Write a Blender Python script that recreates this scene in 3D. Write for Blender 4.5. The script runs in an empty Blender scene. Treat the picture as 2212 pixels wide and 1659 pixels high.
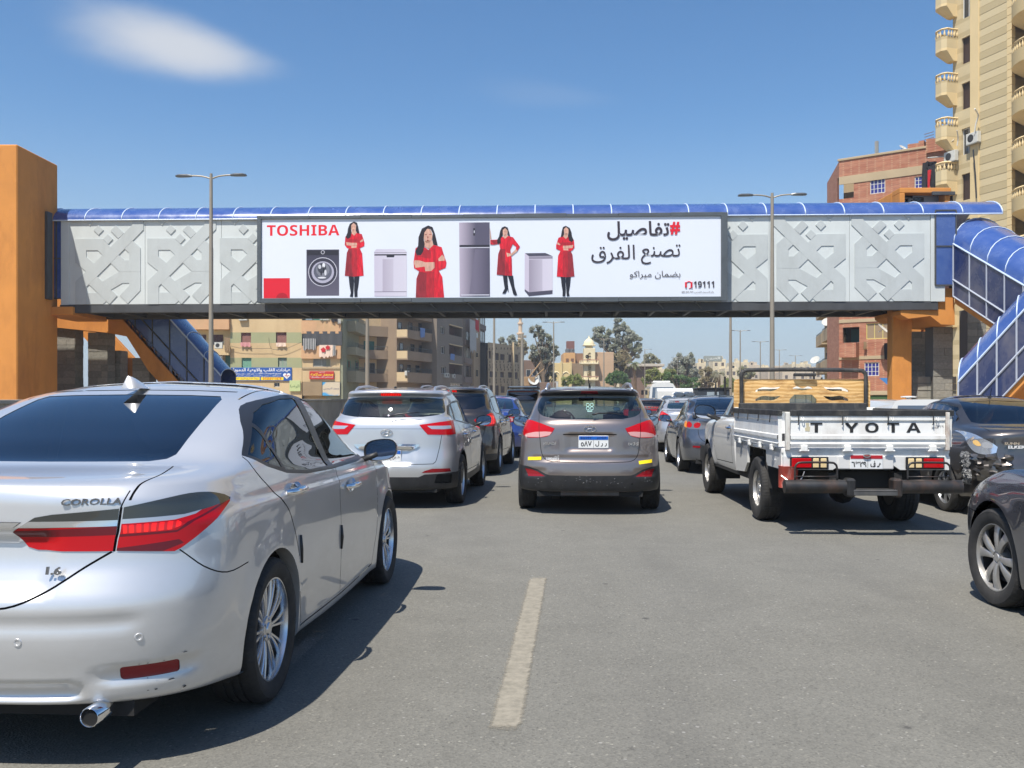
import bpy,bmesh,math,random
import numpy as np
from math import pi,sin,cos,tan,radians,sqrt,atan2,hypot
from mathutils import Vector,Matrix
from mathutils.bvhtree import BVHTree
from mathutils.interpolate import poly_3d_calc
SC=bpy.context.scene
COL=SC.collection
R=radians
rng=random.Random(7)
# -- camera, sky, sun, exposure
CAM_H=1.38
F_PX,CU,CV,HZ=2000.0,1106.0,829.5,861.0
cam_d=bpy.data.cameras.new('camera')
cam_d.sensor_width=36.0
cam_d.lens=36.0*F_PX/2212.0
cam_d.shift_y=(HZ-CV)/2212.0
cam_d.clip_start=0.05
cam_d.clip_end=6000
cam=bpy.data.objects.new('camera',cam_d)
cam.location=(0,0,CAM_H)
cam.rotation_euler=(R(90),0,0)
COL.objects.link(cam)
SC.camera=cam
LIGHT=Vector((0.27,0.47,-1.0)).normalized()
SUN=-LIGHT
sun_elev=math.asin(SUN.z)
sun_az=atan2(SUN.x,SUN.y)
world=bpy.data.worlds.new('World')
SC.world=world
world.use_nodes=True
def build_world():
 nt=world.node_tree
 for n in list(nt.nodes):nt.nodes.remove(n)
 N=nt.nodes.new;L=nt.links.new
 out=N('ShaderNodeOutputWorld');bg=N('ShaderNodeBackground')
 sky=N('ShaderNodeTexSky');sky.sky_type='NISHITA';sky.sun_disc=False
 sky.sun_elevation=sun_elev;sky.sun_rotation=sun_az
 sky.altitude=50;sky.air_density=1.0;sky.dust_density=0.6;sky.ozone_density=2.0
 bg.inputs['Strength'].default_value=SKY_STRENGTH
 hs=N('ShaderNodeHueSaturation');hs.inputs['Saturation'].default_value=SKY_SAT
 hs.inputs['Value'].default_value=1.0
 L(sky.outputs[0],hs.inputs['Color'])
 tc=N('ShaderNodeTexCoord')
 def cloud(u,v,ru,rv,rot,seed,amount,prev):
  d=Vector(((u-CU)/F_PX,1.0,(HZ-v)/F_PX)).normalized()
  rt=Vector((d.y,-d.x,0)).normalized();up=rt.cross(d).normalized()
  a=R(rot)
  e1=rt*cos(a)+up*sin(a);e2=up*cos(a)-rt*sin(a)
  def dot(vec,src=tc.outputs['Generated']):
   n=N('ShaderNodeVectorMath');n.operation='DOT_PRODUCT';L(src,n.inputs[0]);n.inputs[1].default_value=vec
   return n.outputs['Value']
  def m(op,a_,b_=None,c_=None):
   n=N('ShaderNodeMath');n.operation=op
   for i,q in enumerate((a_,b_,c_)):
    if q is None:continue
    if isinstance(q,(int,float)):n.inputs[i].default_value=q
    else:L(q,n.inputs[i])
   return n.outputs[0]
  nz=N('ShaderNodeTexNoise');nz.inputs['Scale'].default_value=9;nz.inputs['Detail'].default_value=5
  nz.inputs['Roughness'].default_value=0.55
  mp=N('ShaderNodeMapping');mp.inputs['Location'].default_value=(seed,0,0);mp.inputs['Scale'].default_value=(1,1,2.2)
  L(tc.outputs['Generated'],mp.inputs[0]);L(mp.outputs[0],nz.inputs[0])
  nn=m('SUBTRACT',nz.outputs['Fac'],0.5)
  p=dot(e1);q=dot(e2)
  # the right-hand tail is drawn out thin
  p=m('DIVIDE',p,ru/F_PX);q=m('DIVIDE',q,rv/F_PX)
  q=m('ADD',q,m('MULTIPLY',p,0.16))
  wdt=m('MAXIMUM',m('SUBTRACT',0.95,m('MULTIPLY',p,0.42)),0.15)
  q=m('DIVIDE',q,wdt)
  rr=m('SQRT',m('ADD',m('MULTIPLY',p,p),m('MULTIPLY',q,q)))
  rr=m('ADD',rr,m('MULTIPLY',nn,0.55))
  f=N('ShaderNodeMapRange');f.interpolation_type='SMOOTHERSTEP'
  L(rr,f.inputs['Value']);f.inputs['From Min'].default_value=0.0;f.inputs['From Max'].default_value=1.08
  f.inputs['To Min'].default_value=amount;f.inputs['To Max'].default_value=0
  front=m('GREATER_THAN',dot(d),0.5)
  fac=m('MULTIPLY',f.outputs[0],front)
  mx=N('ShaderNodeMix');mx.data_type='RGBA'
  L(fac,mx.inputs['Factor']);L(prev,mx.inputs[6]);mx.inputs[7].default_value=(CLOUD*0.93,CLOUD*0.97,CLOUD*1.04,1)
  return mx.outputs[2]
 c=hs.outputs[0]
 # pale dusty air low over the city
 sx=N('ShaderNodeSeparateXYZ');L(tc.outputs['Generated'],sx.inputs[0])
 mr=N('ShaderNodeMapRange');mr.interpolation_type='SMOOTHSTEP';L(sx.outputs['Z'],mr.inputs['Value'])
 mr.inputs['From Min'].default_value=-.02;mr.inputs['From Max'].default_value=.30;mr.inputs['To Min'].default_value=.92;mr.inputs['To Max'].default_value=0
 mx=N('ShaderNodeMix');mx.data_type='RGBA';L(mr.outputs[0],mx.inputs['Factor']);L(c,mx.inputs[6]);mx.inputs[7].default_value=(*HORIZON,1);c=mx.outputs[2]
 c=cloud(375,98,255,80,-4,0.0,0.90,c)
 c=cloud(1180,205,190,38,-3,3.0,0.07,c)
 L(c,bg.inputs['Color']);L(bg.outputs[0],out.inputs[0])
SKY_STRENGTH=0.111
SKY_SAT=1.24
CLOUD=5.0
HORIZON=(3.0,3.75,4.6)
build_world()
sun_l=bpy.data.lights.new('sun','SUN');sun_l.energy=4.9;sun_l.angle=R(0.53);sun_l.color=(1.0,0.945,0.86)
sun_o=bpy.data.objects.new('sun',sun_l);COL.objects.link(sun_o)
sun_o.rotation_euler=LIGHT.to_track_quat('-Z','Y').to_euler();sun_o.location=(0,0,60)
vs=SC.view_settings
SC.display_settings.display_device='sRGB'
vs.view_transform='Standard';vs.look='None';vs.exposure=0.44;vs.gamma=1.0;vs.use_curve_mapping=False
try:
 SC.cycles.max_bounces=8;SC.cycles.transparent_max_bounces=24;SC.cycles.caustics_reflective=False;SC.cycles.caustics_refractive=False
except Exception:pass
ROAD_YAW=math.atan((1250-CU)/F_PX)
RD=Vector((sin(ROAD_YAW),cos(ROAD_YAW),0));RN=Vector((cos(ROAD_YAW),-sin(ROAD_YAW),0))
def P(u,v,y):
 """point at distance y in front of the camera, measured off the photograph"""
 return Vector(((u-CU)/F_PX*y,y,CAM_H+(HZ-v)/F_PX*y))
def G(u,v):
 y=CAM_H*F_PX/(v-HZ)
 return Vector(((u-CU)/F_PX*y,y,0))
MATS={}
def srgb(*c):
 if len(c)==1:h=c[0];c=[int(h[i:i+2],16)for i in(0,2,4)]
 return tuple(((x/255)/12.92 if x/255<.04045 else((x/255+.055)/1.055)**2.4)for x in c)
class NT:
 def __init__(s,m):
  s.m=m;s.nt=m.node_tree;s.b=s.nt.nodes.get('Principled BSDF');s.o=s.nt.nodes.get('Material Output')
 def N(s,t,**k):
  n=s.nt.nodes.new('ShaderNode'+t)
  for a,b in k.items():setattr(n,a,b)
  return n
 def L(s,a,b):s.nt.links.new(a,b)
 def coord(s,scale=(1,1,1),kind='Object',loc=(0,0,0),rot=(0,0,0)):
  tc=s.N('TexCoord');mp=s.N('Mapping');mp.inputs['Scale'].default_value=scale
  mp.inputs['Location'].default_value=loc;mp.inputs['Rotation'].default_value=rot
  s.L(tc.outputs[kind],mp.inputs[0]);return mp.outputs[0]
 def noise(s,vec,scale,detail=4,rough=.55,dist=0.0):
  n=s.N('TexNoise');n.inputs['Scale'].default_value=scale;n.inputs['Detail'].default_value=detail
  n.inputs['Roughness'].default_value=rough;n.inputs['Distortion'].default_value=dist
  s.L(vec,n.inputs['Vector']);return n.outputs['Fac']
 def ramp(s,fac,stops,interp='LINEAR'):
  r=s.N('ValToRGB');cr=r.color_ramp;cr.interpolation=interp
  while len(cr.elements)<len(stops):cr.elements.new(0.5)
  for e,(p,c)in zip(cr.elements,stops):
   e.position=p;e.color=(*c,1)if not isinstance(c,(int,float))else(c,c,c,1)
  s.L(fac,r.inputs[0]);return r.outputs[0]
 def mix(s,fac,a,b,mode='MIX'):
  n=s.N('Mix',data_type='RGBA',blend_type=mode)
  for q,i in((fac,0),(a,6),(b,7)):
   if isinstance(q,(int,float)):n.inputs[i].default_value=q if i==0 else(q,q,q,1)
   elif isinstance(q,tuple):n.inputs[i].default_value=(*q,1)
   else:s.L(q,n.inputs[i])
  return n.outputs[2]
 def math(s,op,a,b=None):
  n=s.N('Math',operation=op)
  for i,q in enumerate((a,b)):
   if q is None:continue
   if isinstance(q,(int,float)):n.inputs[i].default_value=q
   else:s.L(q,n.inputs[i])
  return n.outputs[0]
 def bump(s,h,strength=.3,dist=.01):
  n=s.N('Bump');n.inputs['Strength'].default_value=strength;n.inputs['Distance'].default_value=dist
  s.L(h,n.inputs['Height']);s.L(n.outputs[0],s.b.inputs['Normal']);return n
 def setc(s,c):s.L(c,s.b.inputs['Base Color'])
 def setr(s,r):s.L(r,s.b.inputs['Roughness'])
def mat(name,color=(.5,.5,.5),rough=.6,metal=0.0,**k):
 if name in MATS:return MATS[name]
 m=bpy.data.materials.new(name);m.use_nodes=True
 b=m.node_tree.nodes['Principled BSDF']
 b.inputs['Base Color'].default_value=(*color,1);b.inputs['Roughness'].default_value=rough;b.inputs['Metallic'].default_value=metal
 for a,v in k.items():
  a={'coat':'Coat Weight','coat_rough':'Coat Roughness','emit':'Emission Color','emit_s':'Emission Strength','trans':'Transmission Weight','ior':'IOR','spec':'Specular IOR Level','alpha':'Alpha','sheen':'Sheen Weight'}[a]
  b.inputs[a].default_value=(*v,1)if isinstance(v,tuple)else v
 MATS[name]=m;return m
def worn(name,color,rough=.7,var=.25,scale=3.0,bump=.15,bscale=40,metal=0.0,dirt=None,dirt_amt=.35,**k):
 """plain material broken up by two scales of noise, with optional dirt"""
 if name in MATS:return MATS[name]
 m=mat(name,color,rough,metal,**k);t=NT(m);v=t.coord()
 n1=t.noise(v,scale,6,.6);n2=t.noise(v,bscale,4,.6)
 lo=tuple(c*(1-var)for c in color);hi=tuple(min(1,c*(1+var*.6))for c in color)
 c=t.ramp(n1,[(.3,lo),(.7,hi)])
 if dirt:
  n3=t.noise(t.coord(scale=(1,1,.35),loc=(5,3,1)),scale*.8,8,.7)
  f=t.ramp(n3,[(.48,0.0),(.72,dirt_amt)])
  c=t.mix(f,c,dirt)
 t.setc(c)
 if bump:t.bump(n2,bump,.01)
 return m
def paint(name,color,metal=.55,rough=.36,flake=True,dirt=.0,coat=1.0):
 if name in MATS:return MATS[name]
 m=mat(name,color,rough,metal,coat=coat,coat_rough=.04);m.node_tree.nodes['Principled BSDF'].inputs['Coat IOR'].default_value=1.75;t=NT(m);v=t.coord()
 n=t.noise(v,1.7,5,.6);d=t.noise(t.coord(scale=(1,1,2.5)),5,7,.7)
 c=t.ramp(n,[(.2,tuple(x*.95 for x in color)),(.8,tuple(min(1,x*1.03)for x in color))])
 # road dust gathers low on the panels, in streaks
 tc=t.N('TexCoord');sp=t.N('SeparateXYZ');t.L(tc.outputs['Object'],sp.inputs[0])
 mr=t.N('MapRange');t.L(sp.outputs['Z'],mr.inputs['Value']);mr.inputs['From Min'].default_value=.2;mr.inputs['From Max'].default_value=.95
 mr.inputs['To Min'].default_value=.26+dirt;mr.inputs['To Max'].default_value=.03+dirt
 f=t.math('MULTIPLY',t.ramp(d,[(.25,0.15),(.75,1.0)]),mr.outputs[0])
 t.setc(t.mix(f,c,srgb(150,138,118)))
 r=t.math('ADD',t.math('MULTIPLY',f,.45),rough);t.setr(r)
 cr=t.math('ADD',t.math('MULTIPLY',f,.14),.02);t.L(cr,t.b.inputs['Coat Roughness'])
 return m
def glass(name,tint,refl=1.0,ior=1.5,rough=0.0):
 """thin window glass: tinted see-through plus Fresnel reflection"""
 if name in MATS:return MATS[name]
 m=bpy.data.materials.new(name);m.use_nodes=True;t=NT(m);t.nt.nodes.remove(t.b)
 tr=t.N('BsdfTransparent');tr.inputs[0].default_value=(*tint,1)
 gl=t.N('BsdfGlossy');gl.inputs['Roughness'].default_value=rough;gl.inputs[0].default_value=(.95,.97,1,1)
 lw=t.N('LayerWeight');lw.inputs[0].default_value=.5;f0=((ior-1)/(ior+1))**2
 f=t.math('MULTIPLY',t.math('ADD',t.math('MULTIPLY',t.math('POWER',lw.outputs['Facing'],4.0),1-f0),f0*1.9),refl)
 mx=t.N('MixShader');t.L(f,mx.inputs[0]);t.L(tr.outputs[0],mx.inputs[1]);t.L(gl.outputs[0],mx.inputs[2])
 t.L(mx.outputs[0],t.o.inputs[0]);MATS[name]=m;return m
def link(o,parent=None):
 COL.objects.link(o)
 if parent is not None:o.parent=parent
 return o
def tag(o,label=None,cat=None,group=None,kind=None):
 if label:o['label']=label
 if cat:o['category']=cat
 if group:o['group']=group
 if kind:o['kind']=kind
 return o
def thing(name,label,cat,loc=(0,0,0),yaw=0.0,group=None):
 o=bpy.data.objects.new(name,None);o.empty_display_size=.2
 o.location=loc;o.rotation_euler=(0,0,yaw);link(o);return tag(o,label,cat,group)
def copy_tree(o,parent=None):
 c=o.copy();COL.objects.link(c)
 if parent is not None:c.parent=parent
 for ch in list(o.children):copy_tree(ch,c)
 return c
class MB:
 """collects quads and polygons, then becomes ONE mesh object"""
 def __init__(s):s.v=[];s.f=[];s.mi=[];s.cur=0
 def add(s,vs,fs,M=None):
  b=len(s.v)
  s.v+=[tuple(M@Vector(p))if M is not None else tuple(p)for p in vs]
  for f in fs:s.f.append(tuple(b+i for i in f));s.mi.append(s.cur)
  return s
 def box(s,x0,x1,y0,y1,z0,z1,M=None):
  vs=[(x,y,z)for z in(z0,z1)for y in(y0,y1)for x in(x0,x1)]
  return s.add(vs,[(0,2,3,1),(4,5,7,6),(0,1,5,4),(2,6,7,3),(0,4,6,2),(1,3,7,5)],M)
 def bbox(s,x0,x1,y0,y1,z0,z1,b=.01,M=None):
  """box with chamfered edges"""
  b=min(b,(x1-x0)*.45,(y1-y0)*.45,(z1-z0)*.45)
  bm=bmesh.new();bmesh.ops.create_cube(bm,size=1)
  for v in bm.verts:v.co=Vector(((x0+x1)/2+v.co.x*(x1-x0),(y0+y1)/2+v.co.y*(y1-y0),(z0+z1)/2+v.co.z*(z1-z0)))
  bmesh.ops.bevel(bm,geom=bm.edges[:],offset=b,segments=1,affect='EDGES')
  bm.verts.index_update();s.add([v.co for v in bm.verts],[[v.index for v in f.verts]for f in bm.faces],M);bm.free();return s
 def prism(s,poly,a0,a1,axis='y',M=None):
  """extrude a 2-D outline along an axis: y -> outline in (x,z); x -> (y,z); z -> (x,y)"""
  n=len(poly)
  mk={'y':lambda p,a:(p[0],a,p[1]),'x':lambda p,a:(a,p[0],p[1]),'z':lambda p,a:(p[0],p[1],a)}[axis]
  vs=[mk(p,a0)for p in poly]+[mk(p,a1)for p in poly]
  fs=[tuple(range(n)),tuple(range(2*n-1,n-1,-1))]+[(i,i+n,(i+1)%n+n,(i+1)%n)for i in range(n)]
  return s.add(vs,fs,M)
 def tube(s,pts,r,seg=8,M=None,cap=True,closed=False):
  pts=[Vector(p)for p in pts];n=len(pts)
  rs=r if isinstance(r,(list,tuple))else[r]*n
  vs=[];up=None
  for i,p in enumerate(pts):
   d=(pts[(i+1)%n]-pts[i-1])if closed else(pts[min(i+1,n-1)]-pts[max(i-1,0)])
   d=d.normalized()if d.length>1e-9 else Vector((0,0,1))
   if up is None:up=Vector((0,0,1))if abs(d.z)<.9 else Vector((0,1,0))
   a=d.cross(up).normalized();b=a.cross(d).normalized();up=b
   for k in range(seg):
    t=2*pi*k/seg;vs.append(p+a*(rs[i]*cos(t))+b*(rs[i]*sin(t)))
  fs=[]
  for i in range(n if closed else n-1):
   j=(i+1)%n
   for k in range(seg):fs.append((i*seg+k,i*seg+(k+1)%seg,j*seg+(k+1)%seg,j*seg+k))
  if cap and not closed:fs+=[tuple(range(seg))[::-1],tuple(range((n-1)*seg,n*seg))]
  return s.add(vs,fs,M)
 def lathe(s,prof,seg=24,axis='z',M=None,closed=False):
  """prof: (radius, height) pairs turned about an axis"""
  vs=[]
  for r,h in prof:
   for k in range(seg):
    t=2*pi*k/seg;a,b=r*cos(t),r*sin(t)
    vs.append({'z':(a,b,h),'x':(h,a,b),'y':(b,h,a)}[axis])
  n=len(prof);fs=[]
  for i in range(n if closed else n-1):
   j=(i+1)%n
   for k in range(seg):fs.append((i*seg+k,i*seg+(k+1)%seg,j*seg+(k+1)%seg,j*seg+k))
  return s.add(vs,fs,M)
 def grid(s,fn,nu,nv,M=None):
  vs=[fn(i/nu,j/nv)for j in range(nv+1)for i in range(nu+1)]
  return s.add(vs,[(j*(nu+1)+i,j*(nu+1)+i+1,(j+1)*(nu+1)+i+1,(j+1)*(nu+1)+i)for j in range(nv)for i in range(nu)],M)
 def mesh(s,name,mats,smooth=False):
  me=bpy.data.meshes.new(name);me.from_pydata(s.v,[],s.f)
  for m in(mats if isinstance(mats,(list,tuple))else[mats]):me.materials.append(m)
  if len(me.materials)>1:me.polygons.foreach_set('material_index',s.mi)
  if smooth:
   me.shade_smooth()
   if smooth!=True:me.set_sharp_from_angle(angle=R(smooth))
  me.update();return me
 def build(s,name,mats,parent=None,smooth=False,fixn=True,**k):
  me=s.mesh(name,mats,smooth)
  if fixn:
   bm=bmesh.new();bm.from_mesh(me);bmesh.ops.recalc_face_normals(bm,faces=bm.faces[:]);bm.to_mesh(me);bm.free()
   if smooth and smooth!=True:me.set_sharp_from_angle(angle=R(smooth))
  o=bpy.data.objects.new(name,me);link(o,parent);tag(o,**k);return o
def T(x=0,y=0,z=0):return Matrix.Translation((x,y,z))
def RZ(a):return Matrix.Rotation(a,4,'Z')
def RX(a):return Matrix.Rotation(a,4,'X')
def RY(a):return Matrix.Rotation(a,4,'Y')
def frame(o,ex,ez=Vector((0,0,1))):
 """matrix with local x along ex, z along ez; local -y is the side facing the viewer"""
 ex=ex.normalized();ey=ez.cross(ex).normalized();ez=ex.cross(ey).normalized()
 return Matrix(((ex.x,ey.x,ez.x,o[0]),(ex.y,ey.y,ez.y,o[1]),(ex.z,ey.z,ez.z,o[2]),(0,0,0,1)))
def earc(cx,cy,rx,ry,a0,a1,n):
 return[(cx+rx*cos(a0+(a1-a0)*i/n),cy+ry*sin(a0+(a1-a0)*i/n))for i in range(n+1)]
def rrect(x0,x1,z0,z1,r,n=4):
 p=[]
 for cx,cz,a in((x1-r,z1-r,0),(x0+r,z1-r,90),(x0+r,z0+r,180),(x1-r,z0+r,270)):
  p+=earc(cx,cz,r,r,R(a),R(a+90),n)
 return p
def crom(pts,n=6,closed=False):
 """Catmull-Rom through 2-D or 3-D points"""
 pts=[np.array(p,float)for p in pts];m=len(pts);out=[]
 rngi=range(m)if closed else range(m-1)
 for i in rngi:
  g=(lambda k:pts[k%m])if closed else(lambda k:pts[min(max(k,0),m-1)])
  p0,p1,p2,p3=g(i-1),g(i),g(i+1),g(i+2)
  for k in range(n):
   t=k/n;out.append(tuple(.5*((2*p1)+(-p0+p2)*t+(2*p0-5*p1+4*p2-p3)*t*t+(-p0+3*p1-3*p2+p3)*t**3)))
 if not closed:out.append(tuple(pts[-1]))
 return out
AR=dict(zip('ءآأؤإئابةتثجحخدذرزسشصضطظعغفقكلمنهوىي',(0xFE80,0xFE81,0xFE83,0xFE85,0xFE87,0xFE89,0xFE8D,0xFE8F,0xFE93,0xFE95,0xFE99,0xFE9D,0xFEA1,0xFEA5,0xFEA9,0xFEAB,0xFEAD,0xFEAF,0xFEB1,0xFEB5,0xFEB9,0xFEBD,0xFEC1,0xFEC5,0xFEC9,0xFECD,0xFED1,0xFED5,0xFED9,0xFEDD,0xFEE1,0xFEE5,0xFEE9,0xFEED,0xFEEF,0xFEF1)))
NOJOIN=set('ءآأؤإاةدذرزوى')
def arabic(s):
 out=[];i=0;n=len(s)
 while i<n:
  c=s[i]
  if c in AR:
   prev=i>0 and s[i-1]in AR and s[i-1]not in NOJOIN
   if c=='ل' and i+1<n and s[i+1]=='ا':
    out.append(chr(0xFEFB+(1 if prev else 0)));i+=2;continue
   nxt=i+1<n and s[i+1]in AR and c not in NOJOIN and s[i+1]!='ء'
   b=AR[c]
   if c in NOJOIN:out.append(chr(b+(1 if prev and c!='ء' else 0)))
   else:out.append(chr(b+(3 if prev and nxt else 2 if nxt else 1 if prev else 0)))
  else:out.append(c)
  i+=1
  # right to left, numbers kept in order
 out=out[::-1];res=[];k=0
 while k<len(out):
  if out[k].isdigit():
   j=k
   while j<len(out)and out[j].isdigit():j+=1
   res+=out[k:j][::-1];k=j
  else:res.append(out[k]);k+=1
 return ''.join(res)
_txt={}
SB=lambda q:''.join(chr(0x1D5D4+ord(c)-65)if 'A'<=c<='Z' else chr(0x1D7EC+ord(c)-48)if c.isdigit()else c for c in q)
def _glyphs(st,bold,res,shear,space):
 c=bpy.data.curves.new('t','FONT');c.body=st;c.size=1;c.resolution_u=res;c.offset=bold;c.shear=shear;c.space_character=space
 o=bpy.data.objects.new('t',c);COL.objects.link(o);bpy.context.view_layer.update()
 m=o.to_mesh();vs=np.array([v.co[:]for v in m.vertices]).reshape(-1,3)[:,:2];fs=[tuple(p.vertices)for p in m.polygons]
 o.to_mesh_clear();bpy.data.objects.remove(o);bpy.data.curves.remove(c);return vs,fs
_bar={}
def text_mesh(s,bold=0.0,res=2,shear=0.0,space=1.0):
 key=(s,bold,res,shear,space)
 if key in _txt:return _txt[key]
 if not any(ch in AR for ch in s):r_=_glyphs(s,bold,res,shear,space)
 else:
  st=arabic(s);V,F=[],[];x=0.0
  if 'b' not in _bar:_bar['b']=_glyphs('|',0,1,0,1)[0][:,0].max()
  for ch in st:
   if ch not in _bar:_bar[ch]=_glyphs(ch+'|',0,1,0,1)[0][:,0].max()-_bar['b']
   if ch!=' ':
    v,f=_glyphs(ch,bold,res,0,1);n=sum(len(q)for q in V);V.append(v+[x,0]);F+=[tuple(i+n for i in q)for q in f]
   x+=_bar[ch]*space
  r_=(np.concatenate(V),F,np.concatenate([np.full(len(q),i%2)for i,q in enumerate(V)]))
 _txt[key]=r_;return r_
def put_text(mb,s,x0,x1,z0,z1,M,y=-.002,keep=False,thick=0.0,**k):
 """letters fitted into the box x0..x1, z0..z1 of the local frame M (front is -y)"""
 tm=text_mesh(s,**k);vs,fs=tm[:2];lv=tm[2]if len(tm)>2 else np.zeros(len(vs))
 lo,hi=vs.min(0),vs.max(0);sx=(x1-x0)/(hi[0]-lo[0]);sz=(z1-z0)/(hi[1]-lo[1])
 if keep:sx=sz=min(sx,sz)
 pts=[((a-lo[0])*sx+x0,y-.0006*l_,(b-lo[1])*sz+z0)for(a,b),l_ in zip(vs,lv)]
 mb.add(pts,fs,M)
 if thick:
  pb=[(p[0],p[1]+thick,p[2])for p in pts];ed={}
  for f in fs:
   for i in range(len(f)):
    e=(f[i],f[(i+1)%len(f)]);ed[e]=1
  b=[e for e in ed if(e[1],e[0])not in ed];n=len(pts)
  mb.add(pts+pb,[(e[0],e[1],e[1]+n,e[0]+n)for e in b],M)
def pchip(xs,ys,xq):
 xs=np.asarray(xs,float);ys=np.asarray(ys,float);xq=np.asarray(xq,float)
 h=np.diff(xs);d=np.diff(ys,axis=0)/h.reshape(-1,*([1]*(ys.ndim-1)))
 m=np.zeros_like(ys);
 a,b=d[:-1],d[1:];w1=(2*h[1:]+h[:-1]).reshape(-1,*([1]*(ys.ndim-1)));w2=(h[1:]+2*h[:-1]).reshape(-1,*([1]*(ys.ndim-1)))
 with np.errstate(divide='ignore',invalid='ignore'):
  mm=(w1+w2)/(w1/a+w2/b)
 mm=np.where((a*b)>0,mm,0);m[1:-1]=mm;m[0]=d[0];m[-1]=d[-1]
 i=np.clip(np.searchsorted(xs,xq,side='right')-1,0,len(xs)-2)
 hh=h[i];t=(xq-xs[i])/hh
 sh=(-1,*([1]*(ys.ndim-1)));t=t.reshape(sh);hh=hh.reshape(sh)
 return((1+2*t)*(1-t)**2)*ys[i]+t*(1-t)**2*hh*m[i]+t*t*(3-2*t)*ys[i+1]+t*t*(t-1)*hh*m[i+1]
ZK=[0,.2,.34,.5,.66,.8,1]
KEYS=['yr','yf','w','kr','kf','Lr','Lf','nr','nf']
class Car:
 def __init__(s,levels,axles,wheel_r,ns=96,nt=80,smooth=2,flare=.012,dents=()):
  """levels: dicts from the sill up to the roof; z may be one height or seven (rear centre ... side ... front centre)"""
  P_,Z_,wt=[],[],[]
  last=dict(kr=.04,kf=.06,Lr=.55,Lf=.8,nr=3.2,nf=2.8)
  for L in levels:
   last.update(L);P_.append([last[k]for k in KEYS]);z=L['z'];Z_.append([z]*7 if isinstance(z,(int,float))else z);wt.append(L.get('n',1))
  P_=np.array(P_,float);Z_=np.array(Z_,float)
  cum=np.concatenate([[0],np.cumsum(np.array(wt[1:],float))])
  tq=np.linspace(0,cum[-1],nt+1)
  # keep the given levels exactly on grid rows
  for c in cum:tq[np.argmin(abs(tq-c))]=c
  Pq=pchip(cum,P_,tq);Zq=pchip(cum,Z_,tq)
  keep=np.isin(tq,cum[[i for i,L in enumerate(levels)if L.get('crease')]])if any(L.get('crease')for L in levels)else np.zeros(len(tq),bool)
  for _ in range(smooth):
   for A in(Pq,Zq):
    B=A.copy();B[1:-1]=(A[:-2]+2*A[1:-1]+A[2:])/4
    B[keep]=A[keep];A[:]=B
  sq=np.linspace(0,1,ns+1)
  zt=pchip(ZK,Zq.T,sq).T
  X=np.zeros((nt+1,ns+1));Y=X.copy()
  for j in range(nt+1):
   yr,yf,w,kr,kf,Lr,Lf,nr,nf=Pq[j]
   ym=(yr+Lr+yf-Lf)/2
   for i,q in enumerate(sq):
    if q<=.34:
     a=q/.34*pi/2;c_,s_=cos(a),sin(a);rad=(abs(s_)**nr+abs(c_)**nr)**(-1/nr)
     x=s_*rad;y=yr+Lr-Lr*c_*rad
    elif q<.66:x=1;y=yr+Lr+(yf-Lf-yr-Lr)*(q-.34)/.32
    else:
     a=(1-q)/.34*pi/2;c_,s_=cos(a),sin(a);rad=(abs(s_)**nf+abs(c_)**nf)**(-1/nf)
     x=s_*rad;y=yf-Lf+Lf*c_*rad
    tp=kr*max(0,(ym-y)/max(ym-yr,.01))**2+kf*max(0,(y-ym)/max(yf-ym,.01))**2
    X[j,i]=w*x*(1-tp);Y[j,i]=y
  Z=zt
  for ya in axles:
   rr=np.hypot(Y-ya,Z-wheel_r);g=np.exp(-((rr-wheel_r*1.12)/.09)**2)*np.clip((X-.5)/.2,0,1)
   X+=flare*g
  A0_=np.concatenate([np.zeros((nt+1,1)),np.cumsum(np.hypot(np.diff(X),np.diff(Y)),axis=1)],axis=1)
  for a0,a1,z0,z1,dep,sa,sz in dents:
   sm=lambda v,e0,e1,w_:np.clip((v-e0+w_)/w_,0,1)*np.clip((e1+w_-v)/w_,0,1)
   f_=sm(A0_,a0,a1,sa)*sm(Z,z0,z1,sz);f_=f_*f_*(3-2*f_);f_=np.where(Y<1,f_,0)
   cx_=np.gradient(X,axis=1);cy_=np.gradient(Y,axis=1);ln_=np.maximum(np.hypot(cx_,cy_),1e-9);X-=dep*f_*(cy_/ln_);Y+=dep*f_*(cx_/ln_)
  X[:,0]=0;X[:,-1]=0
  s.X,s.Y,s.Z=X,Y,Z;s.ns,s.nt=ns,nt
  A=np.concatenate([np.zeros((nt+1,1)),np.cumsum(np.hypot(np.diff(X),np.diff(Y)),axis=1)],axis=1)
  B=A[:,-1:]-A
  Pt=np.stack([X,Y,Z],-1)
  Pm=np.concatenate([Pt[:,1:2]*[-1,1,1],Pt,Pt[:,-2:-1]*[-1,1,1]],axis=1)
  ds=Pm[:,2:]-Pm[:,:-2];dt=np.zeros_like(Pt);dt[1:-1]=Pt[2:]-Pt[:-2];dt[0]=Pt[1]-Pt[0];dt[-1]=Pt[-1]-Pt[-2]
  Nn=np.cross(ds,dt);ln=np.linalg.norm(Nn,axis=-1,keepdims=True);Nn=Nn/np.maximum(ln,1e-9)
  Nn[ln[...,0]<1e-7]=(0,0,1)
  if Nn[nt//4,ns//2][0]<0:Nn=-Nn
  bm=bmesh.new();s.bm=bm
  s.la=bm.verts.layers.float.new('a');s.lb=bm.verts.layers.float.new('b');s.ln=bm.verts.layers.float_vector.new('n');s.lr=bm.faces.layers.int.new('r')
  V=[]
  for j in range(nt+1):
   for i in range(ns+1):
    v=bm.verts.new(Pt[j,i]);v[s.la]=A[j,i];v[s.lb]=B[j,i];v[s.ln]=Nn[j,i];V.append(v)
  W=ns+1
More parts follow.
